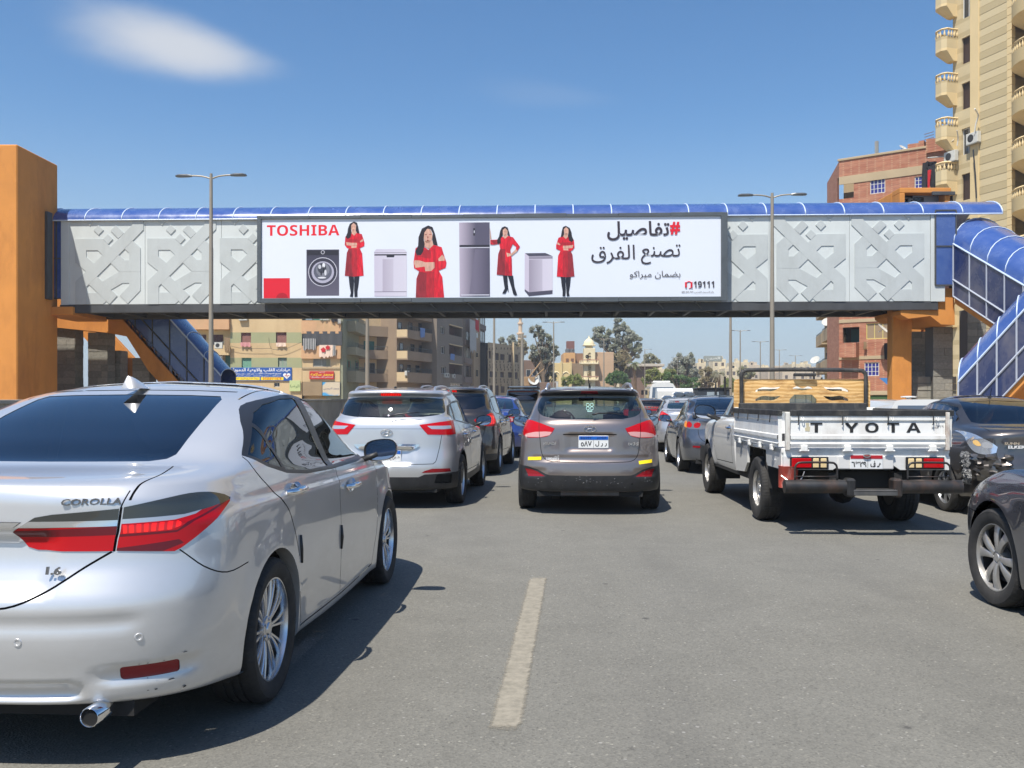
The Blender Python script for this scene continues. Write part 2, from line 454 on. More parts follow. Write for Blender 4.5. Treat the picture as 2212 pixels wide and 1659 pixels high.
  for j in range(nt):
   for i in range(ns):
    q=[V[j*W+i],V[j*W+i+1],V[(j+1)*W+i+1],V[(j+1)*W+i]]
    try:bm.faces.new(q)
    except ValueError:pass
  s.regions=['body'];s.removed=set()
 def coords(s,mode):
  la,lb=s.la,s.lb
  return{'side':lambda v:(v.co.y,v.co.z),'rear':lambda v:(v.co.x,v.co.z),'front':lambda v:(v.co.x,v.co.z),'top':lambda v:(v.co.x,v.co.y),'wrap':lambda v:(v[la],v.co.z),'fwrap':lambda v:(v[lb],v.co.z),'wy':lambda v:(v[la],v.co.y)}[mode]
 def ok(s,mode,f,ymid):
  n=Vector((0,0,0));c=Vector((0,0,0))
  for v in f.verts:n+=v[s.ln];c+=v.co
  n.normalize();c/=len(f.verts)
  if mode=='side':return n.x>.12
  if mode=='rear':return n.y<-.12 and c.y<ymid
  if mode=='front':return n.y>.12 and c.y>ymid
  if mode=='top':return n.z>.35 and c.z>.9
  if mode=='wrap':return c.y<ymid and n.z>-.7
  if mode=='fwrap':return c.y>ymid and n.z>-.7
  return True
 def split(s,faces,val):
  bm=s.bm;la,lb,ln=s.la,s.lb,s.ln;out=[]
  seen={};edges=set()
  for f in faces:
   for e in f.edges:edges.add(e)
  def vv(v):
   q=seen.get(v)
   if q is None:
    q=val(v)
    if abs(q)<2e-5:q=0.0
    seen[v]=q
   return q
  for e in list(edges):
   a,b=e.verts;fa,fb=vv(a),vv(b)
   if fa*fb<0:
    t=fa/(fa-fb);da,db,dn=a[la]*(1-t)+b[la]*t,a[lb]*(1-t)+b[lb]*t,(a[ln]*(1-t)+b[ln]*t).normalized()
    ne,nv=bmesh.utils.edge_split(e,a,t)
    nv[la]=da;nv[lb]=db;nv[ln]=dn;seen[nv]=0.0
  for f in faces:
   z=[v for v in f.verts if vv(v)==0.0]
   if len(z)>=2 and any(vv(v)>0 for v in f.verts)and any(vv(v)<0 for v in f.verts):
    if len(z)>2:z=[z[0],z[-1]]
    try:
     r=f[s.lr];nf,_=bmesh.utils.face_split(f,z[0],z[1])
     if nf:nf[s.lr]=r;out.append(nf)
    except ValueError:pass
  return out
 def cut(s,region,mode,poly,ymid=1.2,only=None,skip=None):
  """poly in the mode's 2-D coordinates becomes a region of its own"""
  if region not in s.regions:s.regions.append(region)
  rid=s.regions.index(region);co=s.coords(mode)
  xs=[p[0]for p in poly];zs=[p[1]for p in poly];bx=(min(xs),max(xs),min(zs),max(zs))
  onlyr=None if only is None else{s.regions.index(r)for r in only if r in s.regions}
  skipr=set()if skip is None else{s.regions.index(r)for r in skip if r in s.regions}
  cand=[]
  for f in s.bm.faces:
   if onlyr is not None and f[s.lr]not in onlyr:continue
   if f[s.lr]in skipr:continue
   cs=[co(v)for v in f.verts]
   if max(c[0]for c in cs)<bx[0]or min(c[0]for c in cs)>bx[1]or max(c[1]for c in cs)<bx[2]or min(c[1]for c in cs)>bx[3]:continue
   if s.ok(mode,f,ymid):cand.append(f)
  n=len(poly)
  for i in range(n):
   p,q=poly[i],poly[(i+1)%n];dx,dz=q[0]-p[0],q[1]-p[1];L=hypot(dx,dz)
   if L<1e-6:continue
   nx,nz=-dz/L,dx/L;e=.002
   eb=(min(p[0],q[0])-e,max(p[0],q[0])+e,min(p[1],q[1])-e,max(p[1],q[1])+e);sel=[]
   for f in cand:
    cs=[co(v)for v in f.verts]
    if max(c[0]for c in cs)<eb[0]or min(c[0]for c in cs)>eb[1]or max(c[1]for c in cs)<eb[2]or min(c[1]for c in cs)>eb[3]:continue
    sel.append(f)
   cand+=s.split(sel,lambda v:(co(v)[0]-p[0])*nx+(co(v)[1]-p[1])*nz)
  for f in cand:
   cs=[co(v)for v in f.verts];cx=sum(c[0]for c in cs)/len(cs);cz=sum(c[1]for c in cs)/len(cs)
   ins=False
   for i in range(n):
    (x1,z1),(x2,z2)=poly[i],poly[(i+1)%n]
    if(z1>cz)!=(z2>cz)and cx<(x2-x1)*(cz-z1)/(z2-z1)+x1:ins=not ins
   if ins:f[s.lr]=rid
 def line(s,mode,pts,w=.006,region='gap',closed=False,**k):
  pts=[np.array(p,float)for p in pts];n=len(pts);lft,rgt=[],[]
  for i in range(n):
   a=pts[(i-1)%n]if(i or closed)else pts[0];b=pts[(i+1)%n]if(i<n-1 or closed)else pts[-1]
   d=b-a;d=d/(np.linalg.norm(d)+1e-9);nn=np.array([-d[1],d[0]])*w/2
   lft.append(tuple(pts[i]+nn));rgt.append(tuple(pts[i]-nn))
  if closed:
   for i in range(n):s.cut(region,mode,[lft[i],lft[(i+1)%n],rgt[(i+1)%n],rgt[i]],**k)
  else:
   for i in range(n-1):s.cut(region,mode,[lft[i],lft[i+1],rgt[i+1],rgt[i]],**k)
 def make(s,parent,spec,holes=('hole',)):
  """spec: region -> (object name, material, push, both-sides-separate, label)"""
  bm=s.bm;hid={s.regions.index(h)for h in holes if h in s.regions};objs={}
  groups={}
  for f in bm.faces:
   r=f[s.lr]
   if r in hid:continue
   groups.setdefault(s.regions[r],[]).append(f)
  merged={}
  for r,fs in groups.items():
   merged.setdefault(r,[]).extend(fs)
  for r,fs in merged.items():
   name,mt,push,sep,lab=(list(spec.get(r,spec['body']))+[None]*5)[:5]
   for side in((1,-1)if sep else(0,)):
    vs,ns_,F=[],[],[];idx={}
    def vert(v,m):
     mid=abs(v.co.x)<1e-5
     key=(v,1 if mid and side==0 else m)
     if key not in idx:
      n=Vector(v[s.ln]);c=v.co.copy()
      if mid:n.x=0;n.normalize()
      if push:c=c+n*push
      if m<0:c=Vector((-c.x,c.y,c.z));n=Vector((-n.x,n.y,n.z))
      idx[key]=len(vs);vs.append(c);ns_.append(n)
     return idx[key]
    for m in((1,-1)if side==0 else(side,)):
     for f in fs:
      q=[vert(v,m)for v in f.verts]
      if len(set(q))<3:continue
      q=list(dict.fromkeys(q));F.append(q if m>0 else q[::-1])
     if r in s.lips:
      for f in fs:
       for e in f.edges:
        o=[g for g in e.link_faces if g is not f]
        if o and o[0][s.lr]in hid:
         for pts in([v.co for v in e.verts],):
          a,b=[Vector((p.x*m,p.y,p.z))for p in pts];b2=len(vs);dx=Vector((-.07*m,0,0))
          vs+=[a,b,b+dx,a+dx]
          for k_,p in enumerate(pts):
           pass
          ya=min(s.axles,key=lambda y:abs(y-a.y));nn=Vector((0,ya-a.y,s.wr-a.z));nn.normalize()
          ns_+=[nn]*4;F.append([b2,b2+1,b2+2,b2+3])
    me=bpy.data.meshes.new(name);me.from_pydata([tuple(v)for v in vs],[],F);me.materials.append(mt);me.shade_smooth()
    me.normals_split_custom_set_from_vertices([tuple(n)for n in ns_]);me.update()
    o=bpy.data.objects.new(name,me);link(o,parent)
    if lab:o['label']=lab
    objs.setdefault(r,[]).append(o)
  return objs
 lips=('body',);axles=(0,2.7);wr=.32
def probe(x_or_a,z,car,mode='rear',ymid=1.2):
 """skin point and normal at given 2-D coordinates, from the raw grid"""
 X,Y,Z=car.X,car.Y,car.Z
 if mode=='rear':D=np.hypot(X-x_or_a,Z-z)+np.where(Y>ymid,9,0)
 elif mode=='side':D=np.hypot(Y-x_or_a,Z-z)+np.where(X<.3,9,0)
 elif mode=='wrap':
  A=np.concatenate([np.zeros((car.nt+1,1)),np.cumsum(np.hypot(np.diff(X),np.diff(Y)),axis=1)],axis=1)
  D=np.hypot(A-x_or_a,Z-z)+np.where(Y>ymid,9,0)
 j,i=np.unravel_index(np.argmin(D),D.shape);j=min(max(j,1),car.nt-1)
 i0,i1=max(i-1,0),min(i+1,car.ns)
 p=Vector((X[j,i],Y[j,i],Z[j,i]));ds=Vector((X[j,i1]-X[j,i0],Y[j,i1]-Y[j,i0],Z[j,i1]-Z[j,i0]));dt=Vector((X[j+1,i]-X[j-1,i],Y[j+1,i]-Y[j-1,i],Z[j+1,i]-Z[j-1,i]))
 n=ds.cross(dt).normalized()
 c=Vector((0,.8 if mode!='side' else p.y,.7))
 if n.dot(p-c)<0:n=-n
 return p,n
def tyre_mat():
 if 'tyre_rubber' in MATS:return MATS['tyre_rubber']
 m=mat('tyre_rubber',(.022,.022,.022),.82);t=NT(m);v=t.coord()
 tc=t.N('TexCoord');sp=t.N('SeparateXYZ');t.L(tc.outputs['Object'],sp.inputs[0])
 n=t.noise(v,14,6,.65);r=t.math('SQRT',t.math('ADD',t.math('MULTIPLY',sp.outputs['Y'],sp.outputs['Y']),t.math('MULTIPLY',sp.outputs['Z'],sp.outputs['Z'])))
 c=t.ramp(n,[(.3,(.018,.018,.018)),(.62,(.035,.033,.031)),(.85,(.085,.078,.066))]);t.setc(c)
 ang=t.math('ARCTAN2',sp.outputs['Z'],sp.outputs['Y'])
 w=t.math('SINE',t.math('MULTIPLY',ang,62.0));w=t.ramp(w,[(.35,0.0),(.5,1.0)])
 far=t.math('GREATER_THAN',r,.296);t.bump(t.math('MULTIPLY',w,far),.9,.012)
 return m
def spoke(mb,r0,r1,a0,a1,w0,w1,x0,x1,depth=.022,n=5,bulge=0.0,wm=None):
 """one spoke from radius r0 (angle a0) to r1 (angle a1); its face lies at x0..x1"""
 vs=[];
 for i in range(n+1):
  t=i/n;r=r0+(r1-r0)*t;a=a0+(a1-a0)*t;w=w0+(w1-w0)*t
  if wm is not None:w+=wm*sin(pi*t)
  x=x0+(x1-x0)*t+bulge*sin(pi*t)
  for dw,dx in((-.5,-depth),(-.5,-.004),(-.36,0),(.36,0),(.5,-.004),(.5,-depth)):
   ca,sa=cos(a),sin(a);vs.append((x+dx,r*ca-dw*w*sa,r*sa+dw*w*ca))
 fs=[]
 for i in range(n):
  for k in range(6):fs.append((i*6+k,i*6+(k+1)%6,(i+1)*6+(k+1)%6,(i+1)*6+k))
 fs.append(tuple(range(6)));fs.append(tuple(range(n*6,n*6+6)));mb.add(vs,fs)
def make_wheel(parent,side,x,y,r,w,rr,style,rim_mat,hub_mat=None,steer=0.0,seg=40,z=None):
 """side +1: outer face towards +x. wheel (hub and brake) > tyre, rim"""
 S=Matrix.Scale(side,4,(1,0,0));dark=mat('wheel_well_black',(.012,.012,.012),.8)
 h=w/2;m=MB()
 m.lathe([(rr*.93,h*.55),(rr*.93,-h*.9),(.06,-h*.9)],seg,'x',S);m.lathe([(rr*.62,.0),(rr*.62,-.02),(.02,-.02)],seg,'x',S);m.lathe([(.02,.004),(rr*.62,.004),(rr*.62,-.0)],seg,'x',S)
 hub=m.build('wheel',mat('brake_steel',(.09,.085,.08),.5,.6),parent,smooth=40)
 hub.location=(x,y,r if z is None else z);hub.rotation_euler=(rng.uniform(0,6),0,steer)
 hub.rotation_euler=(0,0,steer)
 g=r-.008;b=r*.04
 tp=[(rr*.95,-h*.78),(rr*1.02,-h*.92),(rr*1.12,-h*1.0),(r*.86,-h*1.04),(r*.95,-h*.99),(r*.985,-h*.86),(r,-h*.72)]
 for gx in(-.38,0,.38):tp+=[(r,h*(gx-.07)),(g,h*(gx-.055)),(g,h*(gx+.055)),(r,h*(gx+.07))]
 tp+=[(r,h*.72),(r*.985,h*.86),(r*.95,h*.99),(r*.925,h*1.035),(r*.92,h*1.025),(r*.86,h*1.04),(rr*1.14,h*1.0),(rr*1.12,h*.985),(rr*1.04,h*.93),(rr*.99,h*.82)]
 t=MB().lathe(tp,max(seg,48),'x',S).build('tyre',tyre_mat(),hub,smooth=35)
 m=MB();xo=h*.80
 m.lathe([(rr*1.0,xo-.002),(rr*1.005,xo+.008),(rr*.975,xo+.008),(rr*.95,xo-.012),(rr*.93,-h*.2)],seg,'x',S)
 k=MB();xf=xo-.012
 if style=='twin10':
  for i in range(5):
   for j in(-1,1):
    a=2*pi*i/5+j*.30+pi/2
    spoke(k,.045,rr*.95,a-.07,a-.115,.013,.015,xf-.012,xf,bulge=.006)
    spoke(k,.045,rr*.95,a+.07,a+.115,.013,.015,xf-.012,xf,bulge=.006)
    spoke(k,rr*.83,rr*.95,a-.10,a+.10,.010,.010,xf-.003,xf-.001)
 elif style=='wide7':
  for i in range(7):a=2*pi*i/7+.2;spoke(k,.05,rr*.96,a,a+.14,.042,.072,xf+.004,xf-.002,bulge=.016,wm=-.014)
 elif style=='twist8':
  for i in range(4):
   for j in(-.30,.30):
    a=2*pi*i/4+j+.35;spoke(k,.04,rr*.97,a-j*.25,a+j*.12,.034,.068,xf+.004,xf,bulge=.012,wm=-.004)
 elif style=='steel':
  k.lathe([(.055,xf-.03),(rr*.45,xf-.005),(rr*.62,xf-.012),(rr*.78,xf-.035),(rr*.97,xf-.02)],seg,'x')
 else:
  for i in range(5):
   a=2*pi*i/5+pi/2;spoke(k,.04,rr*.96,a-.10,a-.22,.03,.036,xf-.006,xf);spoke(k,.04,rr*.96,a+.10,a+.22,.03,.036,xf-.006,xf)
 m.add(k.v,k.f,S)
 m.lathe([(0,xf+.006),(.026,xf+.005),(.031,xf-.002),(.056,xf-.004),(.062,xf-.03),(.062,xf-.06)],20,'x',S)
 for i in range(5):
  a=2*pi*i/5;m.lathe([(0,.004),(.008,.003),(.009,-.02)],6,'x',S@T(xf-.002,.044*cos(a),.044*sin(a)))
 rim=m.build('rim',rim_mat,hub,smooth=35)
 return hub
def cabin(parent,w,ys,z0,z1,roof,tone=(.05,.05,.055),dash=None,wheel_side=-1,rear=True,mirror=True):
 """dark floor tub, seats with head restraints, dashboard and steering wheel; ys = (rear bench, front seats, dashboard)"""
 fab=worn('cabin_fabric_%02d'%int(tone[0]*100),tone,.9,.2,8)
 dk=mat('cabin_plastic',(.02,.02,.022),.7)
 yr,yf,yd=ys
 MB().box(-w,w,yr-.6,yd+.3,z0-.12,z0-.08).box(-w,w,yr-.62,yr-.58,z0-.1,z1-.16).build('cabin_floor',dk,parent)
 def seat(x,y,ww,n=1):
  m=MB()
  def sh(cx,cy,cz,a,b,c,tilt):
   bm=bmesh.new();bmesh.ops.create_cube(bm,size=2);bmesh.ops.bevel(bm,geom=bm.edges[:],offset=.45,segments=3,affect='EDGES');bm.verts.index_update()
   m.add([v.co for v in bm.verts],[[v.index for v in f.verts]for f in bm.faces],T(cx,cy,cz)@RX(tilt)@Matrix.Diagonal((a,b,c,1)));bm.free()
  top=z1-.02
  sh(x,y+.25,z0+.08,ww,.27,.11,0.1);sh(x,y-.02,(z0+.1+top)/2,ww,.08,(top-z0)/2-.02,.22)
  for k in range(n):
   xx=x if n==1 else x+(k-(n-1)/2)*ww*1.25
   sh(xx,y-.15,top+.07,.13,.05,.09,.12);m.tube([(xx-.05,y-.13,top-.06),(xx-.05,y-.15,top+.03)],.006,6);m.tube([(xx+.05,y-.13,top-.06),(xx+.05,y-.15,top+.03)],.006,6)
  return m.build('seat',fab,parent,smooth=50)
 for x in(-w*.5,w*.5):seat(x,yf,.24)
 if rear:seat(0,yr,w*.85,2)
 MB().grid(lambda u,v:(-w+2*w*u,yd-.28+.55*v,z1+.02-.22*(1-v)**2.5-.02*abs(2*u-1)),12,6).build('dashboard',dk,parent,smooth=True)
 c=Vector((wheel_side*w*.48,yd-.42,z1-.03));
 MB().tube([tuple(c+Vector((.18*cos(a),.05*sin(a),.17*sin(a))))for a in[2*pi*i/20 for i in range(20)]],.014,6,closed=True).tube([c+Vector((-.17,0,0)),c+Vector((.17,0,0))],.014,6).tube([c,c+Vector((0,.25,-.12))],.03,6).build('steering_wheel',dk,parent,smooth=60)
 if mirror:MB().bbox(-.11,.11,-.015,.015,-.03,.03,.012,T(0,yd-.55,roof-.14)).tube([(0,yd-.55,roof-.14),(0,yd-.45,roof-.06)],.008,6).build('inner_mirror',dk,parent)
def underbody(parent,w,y0,y1,z0,z1,axles=()):
 dk=mat('underbody_black',(.014,.014,.014),.85);m=MB()
 m.box(-w*.72,w*.72,y0,y1,z0,z1)
 for ya in axles:
  m.tube([(-w*.9,ya,z0+.06),(w*.9,ya,z0+.06)],.035,8)
 return m.build('underbody',dk,parent)
def arch_liner(parent,y,w,r,wr,z=None):
 """dark tub behind each wheel opening"""
 dk=mat('wheel_well_black',(.012,.012,.012),.8);z=wr if z is None else z
 for sd in(1,-1):
  m=MB();n=18;pr=[(r*cos(pi*i/n-.0),r*sin(pi*i/n))for i in range(n+1)]
  pts=[(r,-.12)]+pr+[(-r,-.12)]
  vs=[(sd*(w-.05),y+a,z+b)for a,b in pts]+[(sd*(w-.38),y+a,z+b)for a,b in pts]
  k=len(pts);fs=[(i,i+1,i+1+k,i+k)for i in range(k-1)]+[tuple(range(k,2*k))]
  m.add(vs,fs);m.build('wheel_arch_liner',dk,parent,smooth=60)
def circle(cy,cz,r,a0=0,a1=2*pi,n=28):return[(cy+r*cos(a0+(a1-a0)*i/n),cz+r*sin(a0+(a1-a0)*i/n))for i in range(n+(0 if abs(a1-a0-2*pi)<1e-6 else 1))]
def arch_poly(cy,cz,r,zb=-.1,n=26):return[(cy+r,zb)]+circle(cy,cz,r,0,pi,n)+[(cy-r,zb)]
def door_mirror(parent,x,y,z,side,body_mat,s=1.0,glass_mat=None):
 """side mirror: shell with its glass; sits on a short foot"""
 M=T(x,y,z)@RZ(side*-.12)@Matrix.Diagonal((side*s,s,s,1));m=MB()
 def fn(u,v):
  a=2*pi*u;t=v*pi/2;rx,rz=.118,.075
  c_,s_=cos(a),sin(a);rad=(abs(c_)**2.8+abs(s_)**2.8)**(-1/2.8)
  return(.12+rx*c_*rad*cos(t)**.6+.015,.02+.10*sin(t),rz*s_*rad*cos(t)**.6+.012*c_)
 m.grid(fn,24,8,M);sh=m.build('door_mirror',body_mat,parent,smooth=True)
 g=MB();ring=[fn(i/24,0)for i in range(24)];c=Vector((.135,.02,0))
 g.add([(p[0],p[1],p[2])for p in ring]+[tuple(c+(Vector(p)-c)*.9+Vector((0,.012,0)))for p in ring],[(i,(i+1)%24,24+(i+1)%24,24+i)for i in range(24)],M)
 g.build('mirror_rim',mat('mirror_frame_black',(.02,.02,.02),.5),sh)
 g=MB();g.add([tuple(c+(Vector(p)-c)*.9+Vector((0,.012,0)))for p in ring],[tuple(range(24))],M)
 g.build('mirror_glass',glass_mat or mat('mirror_silver',(.55,.6,.68),.03,1.0),sh)
 MB().tube([(-.03,.03,-.075),(.06,.035,-.05),(.11,.04,-.03)],[.022,.02,.02],8,M).build('mirror_foot',mat('mirror_frame_black',(.02,.02,.02),.5),sh,smooth=True)
 return sh
def side_handle(parent,p,n,mt,side=1,L=.2,cup=None):
 """door pull in front of a shallow dark cup"""
 x=p.x*side;M=T(x,p.y,p.z)@Matrix.Scale(side,4,(1,0,0))if side<0 else T(x,p.y,p.z)
 m=MB();m.tube([(.0,-L/2,.0),(.024,-L/2+.02,0),(.038,-L*.2,.002),(.040,L*.2,.002),(.026,L/2-.02,0),(0,L/2,0)],[.012,.016,.017,.017,.016,.012],8,M)
 m.grid(lambda u,v:(.004+.012*v*v-.012,L*.40*cos(2*pi*u)*v,.04*sin(2*pi*u)*v),20,4,M)
 return m.build('door_handle',mt,parent,smooth=50)
M_GAP=mat('panel_gap_black',(.006,.006,.006),.9)
M_TRIM=mat('window_trim_black',(.02,.02,.022),.35)
M_CHROME=mat('chrome',(.85,.86,.88),.06,1.0)
M_BADGE=mat('badge_chrome',(.30,.31,.33),.15,.9)
M_RED=mat('lamp_red',(.42,.004,.008),.16,spec=.35,emit=srgb(200,6,8),emit_s=.03)
M_REDLIT=mat('lamp_red_lit',(.4,.006,.004),.15,coat=.5,emit=srgb(255,24,8),emit_s=.62)
t_=NT(M_REDLIT);w_=t_.N('TexWave',bands_direction='X');w_.inputs['Scale'].default_value=14;w_.inputs['Distortion'].default_value=1.5;t_.L(t_.coord(),w_.inputs[0]);t_.L(t_.ramp(w_.outputs['Fac'],[(.1,.12),(.7,.75)]),t_.b.inputs['Emission Strength'])
M_REDDARK=mat('lamp_red_dark',(.12,.003,.008),.08)
M_SMOKE=mat('lamp_smoked',(.035,.038,.035),.06,coat=1.0)
M_CLEAR=mat('lamp_clear',(.55,.56,.58),.12,.5,coat=1.0)
M_AMBER=mat('lamp_amber',srgb(235,140,30),.15,coat=1.0)
M_REFL=mat('reflector_red',(.25,.006,.012),.2)
M_PLASTIC=worn('bumper_plastic',(.022,.023,.026),.5,.3,9,.15,60,dirt=srgb(100,96,86),dirt_amt=.12)
M_WELL=mat('wheel_well_black',(.012,.012,.012),.8)
M_ALLOY=mat('alloy_silver',(.56,.57,.59),.30,.85)
M_ALLOYDK=worn('alloy_dusty',(.50,.49,.47),.38,.2,6,0,metal=.7,dirt=srgb(120,105,85),dirt_amt=.5)
def corolla():
 c=thing('sedan','silver saloon car at the front left, rear corner and right side towards the viewer','car')
 lv=[dict(z=(.30,.28,.25,.22,.22,.2,.2),yr=-.80,yf=3.4,w=.74,kr=.05,kf=.10,Lr=.60,Lf=.80,nr=3.0,nf=2.6),dict(z=(.262,.25,.215,.175,.17,.17,.17),yr=-.90,yf=3.55,w=.842,kr=.05,n=1),dict(z=(.285,.275,.25,.20,.20,.2,.2),yr=-.93,yf=3.58,w=.862,n=1),dict(z=(.36,.36,.35,.33,.33,.33,.33),yr=-.945,yf=3.62,w=.872,n=1.2),dict(z=(.50,.50,.50,.50,.50,.48,.46),yr=-.968,yf=3.65,w=.884,n=1.6),dict(z=(.62,.62,.62,.62,.62,.58,.55),yr=-.972,yf=3.64,w=.8875,n=1.4),dict(z=(.70,.70,.70,.70,.69,.63,.60),yr=-.945,yf=3.62,w=.8875,n=1),dict(z=(.78,.78,.78,.765,.74,.67,.64),yr=-.915,yf=3.58,w=.885,n=1),dict(z=(.90,.90,.915,.90,.87,.76,.69),yr=-.905,yf=3.52,w=.882,kr=.07,n=1.6,crease=1),dict(z=(.925,.925,.94,.92,.885,.775,.70),yr=-.905,yf=3.50,w=.870,kr=.075,n=.5),dict(z=(1.00,.99,.985,.955,.92,.80,.72),yr=-.905,yf=3.42,w=.862,kr=.09,n=1.5),dict(z=(1.062,1.048,1.03,.985,.955,.84,.76),yr=-.885,yf=3.28,w=.852,kr=.11,kf=.08,n=1.2,nr=2.8),dict(z=(1.076,1.066,1.05,.998,.97,.88,.82),yr=-.83,yf=3.10,w=.845,Lr=.58,n=.7),dict(z=(1.090,1.086,1.075,1.008,.985,.935,.90),yr=-.62,yf=2.78,w=.838,Lr=.54,nr=3.0,n=1),dict(z=(1.102,1.104,1.098,1.022,1.00,1.0,1.005),yr=-.41,yf=2.48,w=.825,kr=.08,Lr=.46,Lf=.55,nr=3.3,n=1),dict(z=(1.20,1.20,1.18,1.12,1.11,1.12,1.13),yr=-.15,yf=2.18,w=.785,kr=.07,Lr=.40,nr=3.6,n=1.6),dict(z=(1.30,1.30,1.295,1.28,1.27,1.275,1.28),yr=.11,yf=1.86,w=.730,kr=.05,Lr=.38,n=1.6),dict(z=(1.385,1.383,1.380,1.390,1.385,1.375,1.375),yr=.37,yf=1.58,w=.672,kr=.05,Lr=.42,n=1.4),dict(z=(1.418,1.416,1.420,1.428,1.42,1.41,1.41),yr=.50,yf=1.42,w=.60,n=.8),dict(z=(1.445,1.446,1.452,1.462,1.455,1.44,1.435),yr=.62,yf=1.28,w=.40,Lr=.4,Lf=.4,n=1),dict(z=(1.462,1.464,1.470,1.478,1.472,1.458,1.452),yr=.75,yf=1.1,w=.0,Lr=.2,Lf=.2,n=1.4),]
 k=Car(lv,(0,2.7),.318,ns=130,nt=120,smooth=2,flare=.014,dents=((0,.30,.70,.86,.028,.07,.05),(.56,.83,.35,.385,.016,.10,.022),(0,.40,.30,.325,.028,.08,.03),(0,.60,.555,.575,.008,.1,.03)))
 k.axles=(0,2.7);k.wr=.318
 # side glass inside its black surround
 dlo=crom([(-.10,1.125),(-.06,1.15),(.06,1.22),(.19,1.29),(.40,1.36),(.75,1.397),(1.05,1.40),(1.38,1.377)],4)+[(1.68,1.30),(2.02,1.15),(2.36,.995),(1.75,.972),(1.1,.975),(.6,.988),(.3,1.015),(.08,1.062)]
 k.cut('trim','side',dlo)
 k.cut('glass_q','side',[(-.055,1.126),(.07,1.197),(.165,1.25),(.265,1.045),(.12,1.072)])
 k.cut('glass_r','side',[(.30,1.033),(.19,1.265),(.30,1.312),(.46,1.352),(.72,1.380),(.93,1.382),(1.05,1.0),(.62,1.006)])
 k.cut('glass_f','side',[(1.16,.997),(1.06,1.38),(1.34,1.357),(1.60,1.29),(1.92,1.155),(2.16,1.035),(2.18,1.0)])
 k.cut('rear_glass','rear',[(-.01,1.112)]+[(.44,1.114),(.50,1.122),(.520,1.138),(.518,1.17),(.50,1.30),(.478,1.375),(.45,1.392),(.3,1.398),(-.01,1.402)])
 k.cut('wind','front',[(-.01,1.02),(.70,1.02),(.66,1.18),(.56,1.37),(-.01,1.392)])
 lo=crom([(.56,.818),(.67,.810),(.765,.802)],3)+[(.79,.812),(.92,.885),(1.065,.958),(1.075,.972)]+crom([(1.03,.988),(.93,1.006),(.82,1.010),(.70,.996),(.578,.976)],3)
 k.cut('lamp_out','wrap',lo)
 k.cut('lamp_smoke','wrap',[(.55,.932),(.8,.935),(.89,.945),(1.08,.966),(1.05,1.0),(.96,1.03),(.8,1.03),(.5,1.0)],only=['lamp_out'])
 k.cut('lamp_white','wrap',[(.55,.915),(.76,.918),(.85,.932),(.88,.945),(.8,.935),(.55,.932)],only=['lamp_out','lamp_smoke'])
 k.cut('lamp_lit','wrap',[(.578,.880),(.75,.884),(.80,.90),(.775,.914),(.575,.910)],only=['lamp_out'])
 k.cut('lamp_dark','wrap',[(.56,.868),(.77,.872),(.84,.905),(1.04,.962),(1.02,.965),(.81,.905),(.77,.88),(.56,.878)],only=['lamp_out'])
 k.cut('lamp_dark','wrap',[(.56,.80),(.70,.80),(.80,.83),(.78,.845),(.56,.828)],only=['lamp_out'])
 li=[(.185,.892),(.235,.835),(.27,.824),(.548,.818),(.562,.972),(.33,.955),(.27,.945)]
 k.cut('lamp_in','wrap',li)
 k.cut('lamp_silver','wrap',[(.15,.895),(.18,.908),(.57,.908),(.57,.930),(.14,.930)],only=['lamp_in'])
 k.cut('lamp_smoke2','wrap',[(.14,.930),(.57,.930),(.57,1.0),(.25,1.0)],only=['lamp_in'])
 k.cut('lamp_dark2','wrap',[(.15,.872),(.57,.876),(.57,.908),(.15,.896)],only=['lamp_in'])
 k.cut('chrome_bar','rear',[(-.01,.906),(.19,.906),(.22,.927),(-.01,.930)],skip=['lamp_in','lamp_silver','lamp_smoke2','lamp_dark2'])
 k.cut('refl','wrap',rrect(.585,.80,.345,.395,.014,3))
 # panel joints
 k.line('wrap',crom([(0,.622),(.20,.628),(.34,.685),(.46,.765),(.545,.816)],5),.008)
 k.line('wrap',[(.552,.816),(.569,.976)],.009)
 k.line('wrap',[(.567,.974),(.592,1.035)],.005)
 k.line('top',crom([(.560,-.880),(.585,-.80),(.602,-.70),(.605,-.60),(.585,-.47),(.57,-.40)],3),.007,ymid=5)
 k.line('wrap',crom([(.785,.806),(.90,.73),(1.05,.685),(1.25,.69)],4),.005)
 k.line('side',crom([(-.105,1.12),(-.075,1.05),(.05,.95),(.22,.84),(.31,.70),(.345,.60)],5),.008)
 k.line('side',[(.37,.42),(.40,.30),(.43,.245)],.008)
 k.line('side',[(1.165,.975),(1.17,.80),(1.19,.55),(1.23,.28),(1.235,.235)],.007)
 k.line('side',[(.43,.235),(1.3,.225),(2.18,.235)],.008)
 k.line('side',[(2.18,.235),(2.27,.45),(2.30,.7),(2.28,.97)],.007)
 k.line('side',[(2.7,.71),(3.1,.66),(3.35,.6)],.006)
 k.line('top',crom([(.55,.42),(.555,.7),(.555,1.2),(.545,1.5)],2),.010,ymid=5)
 k.line('rear',[(-.01,1.425),(.3,1.421),(.49,1.414)],.004)
 for ya in k.axles:k.cut('hole','side',arch_poly(ya,.318,.375))
 dirt=paint('paint_silver_pearl',(.70,.705,.71),.55,.34)
 smoke=glass('glass_tinted_blue',(.02,.028,.04),.75,1.5)
